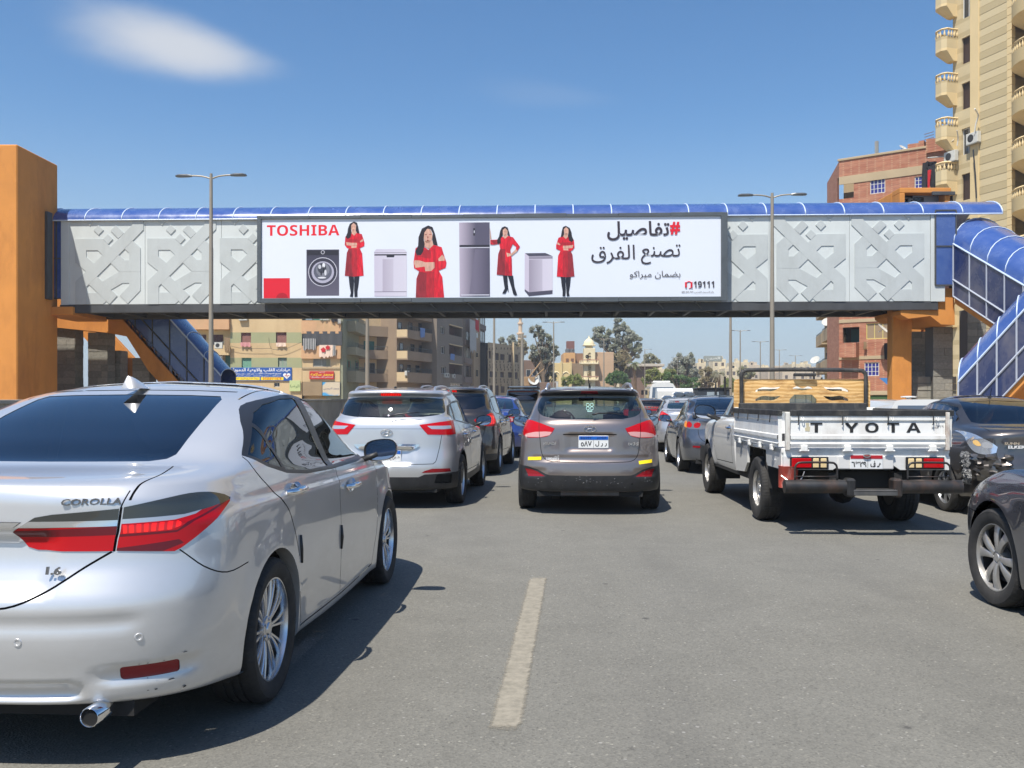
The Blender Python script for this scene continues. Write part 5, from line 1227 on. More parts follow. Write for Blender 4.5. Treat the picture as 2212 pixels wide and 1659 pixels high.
  MB().tube([(xa,yT-.20,.50),(xb-sd*.0,yT-.20,.50)],.068,18).build('bumper_tube',ST,c,smooth=50)
  xm=.235*sd;MB().bbox(xm-.045,xm+.045,yT-.285,yT-.12,.40,.585,.02).build('bumper_bracket',ST,c)
  MB().box(sd*.32-.03,sd*.32+.03,yT-.15,yT+.3,.44,.56).build('bumper_arm',DK,c)
 m=MB();m.bbox(-.22,.22,yT-.30,yT-.12,.455,.475,.004);
 m.bbox(-.22,.22,yT-.30,yT-.29,.42,.47,.003)
 for i in range(22):
  x=-.205+i*.0195;m.tube([(x,yT-.29,.478),(x+.0095,yT-.22,.482),(x+.019,yT-.29,.478)],.003,4)
 m.build('bumper_step',worn('tread_plate_grey',(.10,.10,.10),.55,.3,8,.2,60,metal=.4,dirt=srgb(120,112,98),dirt_amt=.5),c)
 pl=MB().bbox(-.17,.17,0,.008,0,.145,.004,T(-.01,yT-.06,.665)).build('number_plate',mat('plate_white',(.72,.73,.72),.4),c)
 MB().box(-.165,.165,-.003,0,.105,.141,T(-.01,yT-.06,.665)).build('plate_band',mat('plate_band_red',srgb(170,30,40),.5),pl)
 m=MB();M2=T(-.01,yT-.06,.665);put_text(m,'٦٣٢٩',-.155,.0,.02,.09,M2,bold=.03);put_text(m,'هـ ف',.04,.15,.02,.085,M2,bold=.03);m.box(.012,.015,-.002,0,.01,.10,M2);m.build('plate_characters',MATS['ink_black'],pl)
 m=MB();m.bbox(-.30,.28,yT-.045,yT-.0,.66,.80,.01);m.build('plate_backing',W,c)
 MB().tube(earc(0,0,.04,.02,0,2*pi,12)and[(x-.01,yT-.075,.80+z)for x,z in earc(0,0,.035,.014,0,2*pi,12)],.006,5).build('plate_lamp',M_ALLOYDK,c)
 # red and white can hung behind the wheel
 MB().lathe([(0,-.11),(.10,-.11),(.10,.10),(.105,.11),(.0,.11)],18,'z',T(-.80,yT+.02,.58)).build('hanging_can',worn('can_red_white',srgb(175,70,55),.5,.5,7,.1,30,dirt=srgb(210,205,195),dirt_amt=.9),c,smooth=40)
 MB().tube(crom([(-.90,yT-.08,.60),(-.82,yT-.14,.545),(-.72,yT-.14,.56),(-.66,yT-.08,.64)],4),.006,5).build('can_wire',M_ALLOYDK,c)
 # chassis, axle, springs
 m=MB();m.box(-.38,-.30,yT,4.0,.50,.62);m.box(.30,.38,yT,4.0,.50,.62);m.tube([(-.7,0,.36),(.7,0,.36)],.05,10)
 m.lathe([(0,-.13),(.10,-.12),(.15,-.04),(.15,.04),(.10,.12),(0,.13)],12,'y',T(.12,0,.34));m.build('chassis',DK,c)
 for sd in(-1,1):MB().tube([(sd*.5,-.62,.52),(sd*.5,-.3,.40),(sd*.5,0,.33),(sd*.5,.3,.40),(sd*.5,.62,.52)],.03,6).build('leaf_spring',DK,c)
 MB().bbox(-.25,.35,-.95,-.4,.42,.66,.04).build('spare_wheel_tray',DK,c);MB().box(-.84,.84,.52,3.9,.42,.66).build('underbody',DK,c)
 # cab
 lv=[dict(z=.50,yr=1.22,yf=4.0,w=.70,kr=0,kf=.10,Lr=.08,Lf=.7,nr=4.0,nf=2.8),dict(z=.44,yr=1.17,yf=4.05,w=.83,n=1),dict(z=.60,yr=1.16,yf=4.1,w=.865,n=1),dict(z=.80,yr=1.16,yf=4.1,w=.88,n=1),dict(z=(.98,.98,.98,.98,.97,.93,.90),yr=1.16,yf=4.06,w=.872,n=1),dict(z=(1.08,1.08,1.08,1.07,1.05,1.02,1.0),yr=1.17,yf=3.9,w=.845,n=1),dict(z=(1.11,1.11,1.11,1.10,1.09,1.08,1.08),yr=1.19,yf=3.45,w=.81,n=1),dict(z=(1.14,1.14,1.14,1.13,1.12,1.14,1.15),yr=1.20,yf=3.02,w=.79,Lf=.5,n=.8),dict(z=(1.38,1.38,1.38,1.37,1.36,1.38,1.40),yr=1.25,yf=2.68,w=.71,n=1.4),dict(z=(1.57,1.57,1.57,1.57,1.56,1.56,1.56),yr=1.32,yf=2.36,w=.65,n=1.2),dict(z=(1.60,1.60,1.60,1.605,1.60,1.59,1.59),yr=1.36,yf=2.27,w=.60,n=.6),dict(z=1.625,yr=1.5,yf=2.15,w=.4,Lr=.2,Lf=.3,n=.8),dict(z=1.635,yr=1.6,yf=2.0,w=0,Lr=.1,Lf=.1,n=1)]
 k=Car(lv,(3.08,),.36,ns=84,nt=60,flare=.02);k.axles=(3.08,);k.wr=.36
 k.cut('trim','side',[(1.36,1.15),(1.40,1.50),(1.47,1.545),(2.15,1.545),(2.34,1.50),(2.62,1.28),(2.82,1.13),(2.0,1.125)])
 k.cut('glass_f','side',[(1.42,1.165),(1.46,1.49),(1.52,1.52),(2.13,1.52),(2.30,1.475),(2.54,1.29),(2.60,1.15)],only=['trim'])
 k.cut('rear_glass','rear',[(-.01,1.18),(.58,1.18),(.55,1.50),(-.01,1.51)],ymid=1.6);k.cut('wind','front',[(-.01,1.16),(.66,1.16),(.58,1.52),(-.01,1.54)],ymid=2.0)
 k.line('side',[(1.38,1.14),(1.37,.8),(1.36,.55)],.01);k.line('side',[(1.36,.55),(2.45,.53)],.01);k.line('side',[(2.45,.53),(2.60,.8),(2.64,1.08)],.01)
 k.cut('hole','side',arch_poly(3.08,.36,.43))
 k.make(c,{'body':('cab',W,0,False),'gap':('panel_gap',M_GAP,-.005,False),'trim':('window_surround',M_TRIM,0,True),'glass_f':('door_window',GL_DARK(),-.003,True),'rear_glass':('rear_window',GL_CLEAR(),-.002,False),'wind':('windscreen',GL_CLEAR(),0,False)})
 arch_liner(c,3.08,.86,.44,.36);cabin(c,.66,(1.2,1.75,2.75),.5,1.12,1.6,(.12,.12,.12),rear=False)
 for sd in(-1,1):
  make_wheel(c,sd,sd*.765,0,.36,.235,.205,'steel',M_ALLOYDK,seg=36);make_wheel(c,sd,sd*.775,3.08,.36,.235,.205,'steel',M_ALLOYDK,seg=30)
  door_mirror(c,sd*.83,2.50,1.19,sd,M_TRIM,1.35);p,n=probe(1.52,.99,k,'side');side_handle(c,p,n,M_CHROME,sd,.18)
  # hoop and the fretted plywood board behind the cab
 yh=yB+.02
 MB().tube(crom([(-.80,yh,.9),(-.80,yh,1.5),(-.80,yh,1.68),(-.765,yh,1.725),(-.68,yh,1.74),(0,yh,1.745),(.68,yh,1.735),(.765,yh,1.72),(.80,yh,1.67),(.80,yh,1.5),(.80,yh,.9)],4),.026,10).build('hoop_bar',BK,c,smooth=True)
 MB().bbox(-.13,.16,yh-.03,yh+.02,1.66,1.70,.01).build('hoop_lamp',BK,c)
 wd=worn('plywood_varnished',srgb(205,160,98),.6,.25,2,.15,40);t=NT(wd)
 wv=t.N('TexWave',wave_type='BANDS',bands_direction='Z');wv.inputs['Scale'].default_value=7;wv.inputs['Distortion'].default_value=5;wv.inputs['Detail'].default_value=4;wv.inputs['Detail Scale'].default_value=1.5
 t.L(t.coord(scale=(.35,1,1)),wv.inputs[0]);n2=t.noise(t.coord(scale=(1,1,3)),5,6,.7);cc=t.ramp(wv.outputs['Fac'],[(0,srgb(196,150,88)),(.5,srgb(212,170,108)),(1,srgb(224,186,126))]);t.setc(t.mix(t.ramp(n2,[(.5,0.0),(.72,.75)]),cc,srgb(130,84,40)))
 def slot(cx,cz,L,up,th,flip=1):
  top,bot=[],[]
  for i in range(9):
   t_=i/8;x=cx+flip*(t_-.5)*L;z=cz+up*(t_-.5)+.014*sin(t_*2*pi);w=th*(sin(pi*min(1,t_*.94+.06))**.55)*.5+.002
   top.append((x,z+w));bot.append((x,z-w))
  return top+bot[::-1]
 holes=[]
 for fl in(1,-1):
  sx=-1 if fl>0 else 1
  holes+=[slot(sx*.44-.01,1.50,.32,.055,.042,fl),slot(sx*.44-.01,1.385,.32,.05,.05,fl),slot(sx*.44,1.27,.28,.04,.045,fl)]
 holes+=[crom([(-.13,1.51),(-.07,1.535),(0,1.51),(.07,1.535),(.13,1.51),(.07,1.495),(0,1.485),(-.07,1.495)],3,closed=True),[(-.17,1.27),(-.17,1.37),(-.11,1.43),(.12,1.43),(.18,1.37),(.18,1.27)]]
 from mathutils.geometry import tessellate_polygon
 outer=rrect(-.89,.87,1.10,1.625,.05,4)
 polys=[outer]+[h[::-1]for h in holes];flat=[p for q in polys for p in q]
 tri=tessellate_polygon([[Vector((p[0],p[1],0))for p in q]for q in polys]);m=MB();n=len(flat);y0,y1=yh+.035,yh+.055
 m.add([(p[0],y0,p[1])for p in flat]+[(p[0],y1,p[1])for p in flat],[tuple(f)for f in tri]+[tuple(i+n for i in f[::-1])for f in tri])
 b=0
 for q in polys:
  L=len(q);m.add([(p[0],y0,p[1])for p in q]+[(p[0],y1,p[1])for p in q],[(i,(i+1)%L,(i+1)%L+L,i+L)for i in range(L)])
 m.build('wooden_board',wd,c)
 return c
from mathutils.geometry import tessellate_polygon
def flat_poly(m,pts):
 """flat filled outline given as 3-D points"""
 t=tessellate_polygon([[Vector(p)for p in pts]]);m.add(pts,[tuple(f)for f in t])
def ground():
 a=mat('asphalt',(.18,.17,.155),.86);t=NT(a);v=t.coord()
 big=t.noise(t.coord(scale=(1,.25,1),rot=(0,0,ROAD_YAW)),.35,5,.6);mid=t.noise(v,2.2,6,.65);fine=t.noise(v,95,3,.7);stone=t.N('TexVoronoi');stone.inputs['Scale'].default_value=95;t.L(v,stone.inputs['Vector'])
 c=t.ramp(mid,[(.3,(.146,.141,.121)),(.7,(.180,.174,.150))]);c=t.mix(t.ramp(big,[(.35,0.0),(.65,.55)]),c,(.193,.187,.162))
 spk=t.ramp(stone.outputs['Color'],[(.0,(.45,.45,.45)),(.3,(.80,.80,.80)),(.7,(1.0,1.0,1.0)),(.9,(1.2,1.18,1.15)),(1,(2.4,2.35,2.25))]);c=t.mix(.6,c,spk,'MULTIPLY')
 # tyre-polished wheel tracks and dark drips along the lanes
 tc=t.coord(rot=(0,0,ROAD_YAW));sp=t.N('SeparateXYZ');t.L(tc,sp.inputs[0])
 w=t.math('SINE',t.math('MULTIPLY',sp.outputs['X'],3.45));w=t.math('MULTIPLY',t.math('ADD',w,1.0),.13);n3=t.noise(t.coord(scale=(1,.12,1),rot=(0,0,ROAD_YAW)),1.6,5,.6);c=t.mix(t.math('MULTIPLY',t.ramp(n3,[(.35,0.0),(.7,1.0)]),w),c,(.07,.068,.065))
 sv=t.N('TexVoronoi');sv.inputs['Scale'].default_value=1.6;t.L(v,sv.inputs['Vector']);sdist=t.math('ADD',sv.outputs['Distance'],t.math('MULTIPLY',fine,.05));c=t.mix(t.ramp(sdist,[(.045,.75),(.075,0.0)]),c,(.045,.043,.04))
 for sc_,r0,r1,col,am in((26,.10,.17,(.05,.048,.043),.75),(21,.08,.15,(.36,.35,.31),.7),(44,.12,.2,(.07,.067,.06),.6)):
  gv=t.N('TexVoronoi');gv.inputs['Scale'].default_value=sc_;t.L(v,gv.inputs['Vector']);pick=t.ramp(t.noise(v,3.1+sc_*.01,4,.7),[(.45,0.0),(.6,1.0)])
  c=t.mix(t.math('MULTIPLY',t.ramp(gv.outputs['Distance'],[(r0,am),(r1,0.0)]),pick),c,col)
 ps=t.N('TexVoronoi');ps.inputs['Scale'].default_value=7;t.L(v,ps.inputs['Vector']);c=t.mix(t.ramp(ps.outputs['Distance'],[(.05,.7),(.07,0.0)]),c,(.30,.29,.27))
 t.setc(c);hb=t.math('ADD',t.math('MULTIPLY',stone.outputs['Distance'],1.0),t.math('MULTIPLY',fine,.6));t.bump(hb,.4,.005)
 e=worn('open_ground',srgb(150,135,110),.95,.25,.2,.2,3)
 MB().add([(-900,-120,-.12),(1200,-120,-.12),(1200,2600,-.12),(-900,2600,-.12)],[(0,1,2,3)]).build('ground',e,kind='structure')
 m=MB();q=lambda s,l:tuple(RD*l+RN*s)
 m.add([q(-11,-60),q(11.5,-60),q(12,420),q(-11,420)],[(0,1,2,3)]);m.build('road',a,kind='structure')
 pt=mat('road_paint_worn',srgb(190,180,165),.8);t=NT(pt);n=t.noise(t.coord(),16,8,.75);n2=t.noise(t.coord(),130,3,.7)
 t.setc(t.mix(t.ramp(n,[(.40,0.0),(.62,.9)]),srgb(152,145,130),srgb(126,121,108)));
 at=t.N('Attribute');at.attribute_name='wear';al_=t.ramp(t.math('ADD',at.outputs['Fac'],t.math('MULTIPLY',t.math('SUBTRACT',t.noise(t.coord(),22,7,.75),.5),1.6)),[(.05,0.0),(.75,.92)]);t.L(al_,t.b.inputs['Alpha'])
 # each painted dash is a worn strip
 a0,b0=G(1090,1580),G(1163,1247);L=(b0-a0).length;per=L+5.5;d=(b0-a0).normalized();nrm=Vector((d.y,-d.x,0))
 for i in range(-1,6):
  if 1<=i<=1:pass
  s=a0+d*per*i;r2=random.Random(40+i);mm=MB();n_=34;le,ri=[],[]
  for j in range(n_+1):
   p=s+d*(L*j/n_);w_=.074
   le.append(tuple(p-nrm*(w_+r2.gauss(0,.0012))+Vector((0,0,.004))));ri.append(tuple(p+nrm*(w_+r2.gauss(0,.0012))+Vector((0,0,.004))))
  K=5;rows=[[tuple(Vector(l_).lerp(Vector(r_),q_/K))for q_ in range(K+1)]for l_,r_ in zip(le,ri)]
  mm.add([p for rw in rows for p in rw],[(j*(K+1)+q_,j*(K+1)+q_+1,(j+1)*(K+1)+q_+1,(j+1)*(K+1)+q_)for j in range(n_)for q_ in range(K)])
  me=mm.build('lane_marking',pt,kind='structure').data;ca=me.attributes.new('wear','FLOAT','POINT')
  for j in range(n_+1):
   for q_ in range(K+1):ca.data[j*(K+1)+q_].value=0.0 if q_ in(0,K)or j in(0,n_)else 1.0
 cw=worn('concrete_wall',srgb(172,164,150),.9,.18,1.2,.3,25,dirt=srgb(110,100,88),dirt_amt=.5)
 pw=thing('road_parapet','low concrete wall along the left edge of the road','wall')
 M=frame(RN*-10.4,RD)
 for i in range(16):
  MB().prism([(-.24,0),(-.2,.25),(-.11,.5),(-.09,1.28),(.09,1.28),(.11,.5),(.2,.25),(.24,0)],i*4.0,i*4.0+3.985,'x',frame(RN*-10.4+RD*12,RD)).build('wall_section',cw,pw)
 MB().bbox(0,64,-.13,.13,1.28,1.36,.01,frame(RN*-10.4+RD*12,RD)).build('coping',cw,pw)
 ks=MB().bbox(0,200,-.15,.15,-.1,.14,.02,frame(RN*11.2+RD*5,RD)).build('kerb',cw,kind='structure')
BO=P(150,657,37.6);BE=P(2010,651,36.3);BEX=(BE-BO);BEX.z=0;BL=BEX.length;BEX.normalize();MBR=frame((BO.x,BO.y,5.20),BEX)
def bu(u):return(u-150)*BL/1860
def stroke(m,pts,w,y0,y1,M):
 """flat band of width w along a polyline, mitred, with thickness from y0 (back) to y1 (front)"""
 pts=[np.array(p,float)for p in pts];n=len(pts);L_,R_=[],[]
 for i in range(n):
  d1=pts[i]-pts[i-1]if i else pts[1]-pts[0];d2=pts[i+1]-pts[i]if i<n-1 else d1
  d1=d1/np.linalg.norm(d1);d2=d2/np.linalg.norm(d2);n1=np.array([-d1[1],d1[0]]);n2=np.array([-d2[1],d2[0]]);mt=n1+n2;mt=mt/np.linalg.norm(mt);s_=w/2/max(.4,float(mt@n1))
  L_.append(pts[i]+mt*s_);R_.append(pts[i]-mt*s_)
 for i in range(n-1):m.prism([tuple(L_[i]),tuple(L_[i+1]),tuple(R_[i+1]),tuple(R_[i])],y1,y0,'y',M)
def bridge():
 br=thing('footbridge','covered footbridge across the road, pale grey strapwork walls and arched blue roof','bridge')
 PG=worn('cladding_pale_grey',srgb(202,208,206),.62,.05,.9,.06,30,dirt=srgb(150,152,146),dirt_amt=.22)
 PG2=worn('cladding_strap_grey',srgb(184,190,189),.62,.06,1.1,.06,30,dirt=srgb(140,142,138),dirt_amt=.3)
 DG=worn('steel_dark_grey',srgb(70,72,74),.6,.2,1.5,.1,20,dirt=srgb(45,42,40),dirt_amt=.5)
 RIB=mat('rib_white_blue',srgb(190,205,225),.4)
 BLUE=mat('polycarbonate_blue',srgb(66,96,158),.20,coat=.6);t=NT(BLUE);n=t.noise(t.coord(),1.4,6,.65);t.setc(t.mix(t.ramp(n,[(.35,0.0),(.8,.6)]),srgb(50,78,142),srgb(100,120,164)));t.setr(t.ramp(n,[(.3,.12),(.8,.4)]))
 H=3.50;W=3.2
 n=11;
 for i in range(n):
  x0=BL*i/n;x1=BL*(i+1)/n-.012
  MB().bbox(x0,x1,0,.06,0,H,.004,MBR).build('wall_panel',PG,br)
  MB().bbox(x0,x1,W-.06,W,0,H,.004,MBR).build('wall_panel',PG,br)
  # strapwork motifs
 k=2.69/428.0
 strands=[([(1383,530),(1383,592),(1215,760),(1080,892),(1010,958),(1010,1090)],.010,.030),([(1080,858),(1008,800),(1008,702),(1135,702),(1278,842),(1363,842),(1363,742),(1292,676)],.010,.026),([(1150,985),(1272,915),(1363,915),(1363,985),(1290,1060)],.010,.022),([(1085,930),(1222,1062)],.010,.028),([(1010,1052),(1140,1052),(1200,1000)],.010,.020)]
 def motif(ox,mir):
  f=(lambda x,y:(ox+(x-972)*k,(1090-y)*3.50/560))if not mir else(lambda x,y:(ox+2.69-(x-972)*k,(1090-y)*3.50/560))
  for pts,y0,y1 in strands:
   m=MB();stroke(m,[f(*p)for p in pts],.46,.002,-y1,MBR);m.build('strapwork',PG2,br)
  for cx,cz,r in((1068,548,30),(1125,608,32),(1187,668,32)):
   q=[f(cx-r,cz),f(cx,cz-min(r,cz-532)),f(cx+r,cz),f(cx,cz+r)]
   m=MB();m.prism(q,-.032,.002,'y',MBR);m.build('raised_square',PG2,br)
  m=MB();m.prism([f(1204,612),f(1240,578),f(1292,630),f(1256,664)],-.034,.002,'y',MBR);m.build('raised_square',PG2,br)
 for ox in(.25,3.22,6.19):motif(ox,False)
 for rx in(34.19,31.15,28.11,25.1):motif(rx-2.69-.04,True)
 # edges, deck underside, cross beams
 MB().bbox(-.35,-.003,-.02,W,-.02,H+.05,.01,MBR).build('end_post',PG,br);MB().bbox(BL+.003,BL+.55,-.03,W,-.02,H+.03,.01,MBR).build('end_post',PG,br)
 MB().bbox(-.4,BL+.3,.0,.30,-.34,-.004,.01,MBR).build('edge_girder',DG,br);MB().bbox(-.4,BL+.3,W-.30,W,-.34,-.004,.01,MBR).build('edge_girder',DG,br)
 MB().box(-.3,BL+.2,.30,W-.30,-.12,-.05,MBR).build('deck',DG,br)
 for i in range(24):
  x=.4+i*BL/23.6;MB().bbox(x-.06,x+.06,.30,W-.30,-.30,-.12,.005,MBR).build('cross_beam',DG,br)
  m=MB();x2=x+(BL/23.6)*.9;m.tube([(x,.30,-.20),(x2,W-.30,-.20)],.035,5,MBR)
  if i<23:m.build('brace',DG,br)
  # roof: arched sheets between ribs
 x0,x1=bu(104),bu(2158);nr=25;cy=W/2
 arc=[(cy-1.68*cos(a),H-.10+.74*sin(a))for a in[pi*i/16 for i in range(17)]]
 for i in range(nr):
  a=x0+(x1-x0)*i/nr;b=x0+(x1-x0)*(i+1)/nr-.004
  m=MB();m.add([(a,y,z)for y,z in arc]+[(b,y,z)for y,z in arc],[(j,j+1,18+j,17+j)for j in range(16)],MBR);m.build('roof_sheet',BLUE,br,smooth=True)
 for i in range(nr+1):
  a=x0+(x1-x0)*i/nr;MB().tube([(a,y-.0,z+.008)for y,z in arc],.026,6,MBR).build('roof_rib',RIB,br,smooth=True)
 MB().tube([(x0,arc[0][0],arc[0][1]),(x1,arc[0][0],arc[0][1])],.03,6,MBR).build('eaves_rail',RIB,br);MB().tube([(x0,arc[-1][0],arc[-1][1]),(x1,arc[-1][0],arc[-1][1])],.03,6,MBR).build('eaves_rail',RIB,br)
 MB().bbox(.0,BL,.02,.12,H,H+.12,.01,MBR).build('top_rail',DG,br)
 # blue glazed ends
 def glazed(u0,u1,z0,z1,y=.02,rows=(0.0,.5,1.0),cols=(0,.45,1)):
  a,b=bu(u0),bu(u1)
  for i in range(len(rows)-1):
   for j in range(len(cols)-1):MB().bbox(a+(b-a)*cols[j]+.02,a+(b-a)*cols[j+1]-.02,y,y+.03,z0+(z1-z0)*rows[i]+.02,z0+(z1-z0)*rows[i+1]-.02,.004,MBR).build('blue_panel',BLUE,br)
  m=MB()
  for r_ in rows:m.box(a,b,y-.03,y+.03,z0+(z1-z0)*r_-.025,z0+(z1-z0)*r_+.025,MBR)
  m.build('panel_rail',DG,br);
  for c_ in cols:MB().bbox(a+(b-a)*c_-.025,a+(b-a)*c_+.025,y-.035,y+.035,z0,z1,.004,MBR).build('panel_mullion',DG,br)
 glazed(100,146,.25,3.50);glazed(2019,2062,.62,3.55,y=-.05,rows=(0,.52,1.0),cols=(0,1))
 return br,dict(PG=PG,DG=DG,BLUE=BLUE,RIB=RIB)
def billboard():
 bb=thing('billboard','long white advertisement hung on the footbridge, home appliances and women in red coats','billboard')
 y=-.42;X=lambda sx:8.08+(sx-880.4)/1513.6*18.03;Z=lambda sy:.17+(991-sy)/259*3.12
 FR=worn('billboard_frame_steel',srgb(92,98,102),.5,.15,2,.05,20,metal=.4);SH=worn('vinyl_sheet',srgb(218,224,234),.42,.015,.6,.05,1.2)
 xa,xb,za,zb=7.93,26.26,.05,3.42
 MB().box(xa+.05,xb-.05,y-.01,y+.04,za+.05,zb-.05,MBR).build('sheet',SH,bb)
 for i in range(9):
  a=xa+(xb-xa)*i/9;b=xa+(xb-xa)*(i+1)/9-.006;dz=.012*((i*7)%3-1)
  MB().bbox(a,b,y-.07,y+.12,za-.06+dz,za+.115,.008,MBR).build('frame_bottom',FR,bb);MB().bbox(a,b,y-.07,y+.12,zb-.11,zb+.03+dz,.008,MBR).build('frame_top',FR,bb)
 MB().bbox(xa-.07,xa+.09,y-.08,y+.12,za-.06,zb+.03,.008,MBR).build('frame_side',FR,bb);MB().bbox(xb-.09,xb+.16,y-.08,y+.12,za-.06,zb+.03,.008,MBR).build('frame_side',FR,bb)
 for i in range(12):
  a=xa+.7+i*1.5;MB().tube([(a,y+.1,za),(a+.35,.02,-.25)],.03,5,MBR).build('bracket',FR,bb)
 layer=[0]
 ink=lambda n,c,r=.45:mat('print_'+n,c,r)
 def pr(name,mt,polys,cropx=None,dy=None):
  layer[0]+=1;yy=y-.0112-.0003*layer[0]if dy is None else dy
  for p in polys:m=MB();flat_poly(m,[tuple(MBR@Vector((X(a),yy,Z(b))))for a,b in p]);m.build(name,mt,bb,fixn=False)
 def A(x,y_):return(1000+x*.2396,720+y_*.2396)
 def Bc(x,y_):return(1500+x*.2396,720+y_*.2396)
 def txt(name,s,x0,x1,y0,y1,mt,**k):
  layer[0]+=1;m=MB();put_text(m,s,X(x0),X(x1),Z(y1),Z(y0),MBR,y=y-.0112-.0003*layer[0],res=3,**k);m.build(name,mt,bb)
 red=ink('red',srgb(214,22,44));dkr=ink('dark_red',srgb(142,34,44));mdr=ink('mid_red',srgb(176,28,42));skin=ink('skin',srgb(205,160,140));hair=ink('hair',srgb(34,26,32));boot=ink('boot',srgb(32,32,42),.3);blk=ink('black',srgb(52,44,52))
 txt('logo_lettering',SB('TOSHIBA'),893.5,1138,749,785,ink('logo_red',srgb(222,22,40)))
 for m_,k_ in((red,.55),(dkr,.6),(mdr,.6),(skin,.75)):
  t=NT(m_);b_=tuple(t.b.inputs['Base Color'].default_value)[:3];n_=t.noise(t.coord(scale=(3.2,1,.8)),3,5,.6,.6);t.setc(t.ramp(n_,[(.3,tuple(q*k_ for q in b_)),(.62,tuple(min(1,q*1.15)for q in b_))]))
 pr('red_square',ink('plain_red',srgb(214,22,44)),[[(882.5,924.5),(971,924.5),(971,990.8),(882.5,990.8)]])
 pr('square_shadow',ink('crimson',srgb(170,14,34)),[[(971-24+20*cos(a)-2,990.8-18*max(0,sin(a)))for a in[pi*i/12 for i in range(13)]]])
 def grad(name,c0,c1,dirn='X',x0=0,x1=1):
  m=mat('print_'+name,c0,.4);t=NT(m);tc=t.N('TexCoord');sp=t.N('SeparateXYZ');t.L(tc.outputs['Object'],sp.inputs[0]);mr=t.N('MapRange');t.L(sp.outputs[dirn],mr.inputs[0]);mr.inputs[1].default_value=x0;mr.inputs[2].default_value=x1
  t.setc(t.mix(mr.outputs[0],c0,c1));return m
 wx=lambda sx:(MBR@Vector((X(sx),0,0))).x
 wz=lambda sy:(MBR@Vector((0,0,Z(sy)))).z
 el=lambda f,cx,cy,rx,ry,n=28:[f(cx+rx*cos(2*pi*i/n),cy+ry*sin(2*pi*i/n))for i in range(n)]
 # washing machine
 pr('washing_machine',grad('washer',srgb(96,92,108),srgb(62,60,76),'Z',wz(983),wz(850)),[[A(113,463),A(571,463),A(571,1098),A(113,1098)]])
 pr('control_strip',ink('near_black',srgb(38,36,46)),[[A(125,475),A(560,475),A(560,540),A(125,540)]]);pr('dial',ink('dial',srgb(200,200,210)),[el(A,342,500,27,27,16)]);pr('dial_centre',ink('near_black',srgb(38,36,46)),[el(A,342,500,20,20,16)])
 pr('drum_rim',ink('rim_silver',srgb(200,200,212)),[el(A,342,770,203,200)]);pr('drum_ring',ink('ring_dark',srgb(52,50,64)),[el(A,342,770,194,191)]);pr('drum_band',ink('band_lilac',srgb(170,168,185)),[el(A,342,775,158,150)])
 pr('drum_door',ink('door_grey',srgb(88,90,104)),[el(A,342,765,128,124)])
 for cx,cy,rx,ry,c in((342,740,95,98,(120,122,132)),(330,720,62,70,(60,62,72)),(355,680,20,34,(220,222,228)),(300,700,22,30,(190,192,200)),(380,780,16,40,(205,206,212)),(320,790,10,34,(30,30,40)),(355,740,9,44,(25,26,36)),(330,850,60,12,(215,216,222))):
  pr('drum_detail',ink('drum_%d'%c[0],srgb(*c)),[el(A,cx,cy,rx,ry,14)])
  # dishwasher
 pr('dishwasher',grad('dish',srgb(196,190,206),srgb(206,202,214),'X',wx(1255),wx(1360)),[[A(1090,463),A(1480,463),A(1517,500),A(1517,1112),A(1066,1112),A(1062,500)]])
 pr('dishwasher_shade',grad('dish2',srgb(176,168,184),srgb(198,193,206),'X',wx(1285),wx(1335)),[[A(1180,600),A(1330,600),A(1330,1045),A(1180,1045)]])
 pr('control_strip',ink('near_black',srgb(38,36,46)),[[A(1066,532),A(1512,532),A(1512,550),A(1345,550),A(1340,575),A(1238,575),A(1234,550),A(1066,550)]]);pr('plinth_line',ink('line_grey',srgb(110,104,120)),[[A(1066,1044),A(1514,1044),A(1514,1052),A(1066,1052)],[A(1062,508),A(1516,508),A(1516,514),A(1062,514)]])
 # fridge
 pr('fridge',grad('fridge',srgb(176,166,182),srgb(86,82,100),'X',wx(1540),wx(1592)),[[Bc(158,105),Bc(580,105),Bc(586,1118),Bc(168,1118)]])
 pr('fridge_shade',grad('fridge2',srgb(112,106,124),srgb(78,74,92),'X',wx(1590),wx(1638)),[[Bc(380,470),Bc(578,470),Bc(582,1080),Bc(300,1080)]])
 pr('handle_gap',ink('near_black',srgb(38,36,46)),[[Bc(163,412),Bc(580,412),Bc(580,440),Bc(163,440)],[Bc(355,183),Bc(380,183),Bc(380,285),Bc(355,285)]]);pr('door_edge',ink('rim_silver',srgb(200,200,212)),[[Bc(163,444),Bc(580,444),Bc(580,454),Bc(163,454)],[Bc(185,1090),Bc(580,1090),Bc(580,1103),Bc(185,1103)],[Bc(362,215),Bc(374,215),Bc(374,250),Bc(362,250)]])
 # top loader
 pr('top_loader',grad('top',srgb(196,188,204),srgb(206,201,214),'X',wx(1768),wx(1850)),[[Bc(1066,530),Bc(1350,528),Bc(1450,570),Bc(1452,1085),Bc(1125,1115),Bc(1065,1040)]])
 pr('top_loader_shade',grad('top2',srgb(150,142,158),srgb(196,190,204),'X',wx(1768),wx(1830)),[[Bc(1125,620),Bc(1310,615),Bc(1310,1050),Bc(1125,1060)]])
 pr('lid',ink('lid_dark',srgb(72,70,86)),[[Bc(1070,530),Bc(1350,528),Bc(1445,568),Bc(1125,572)]]);pr('collar',ink('collar_grey',srgb(142,136,152)),[[Bc(1122,575),Bc(1450,572),Bc(1450,606),Bc(1125,612)]]);pr('plinth',ink('lid_dark',srgb(72,70,86)),[[Bc(1066,1022),Bc(1125,1062),Bc(1450,1035),Bc(1448,1085),Bc(1125,1115),Bc(1066,1045)]])
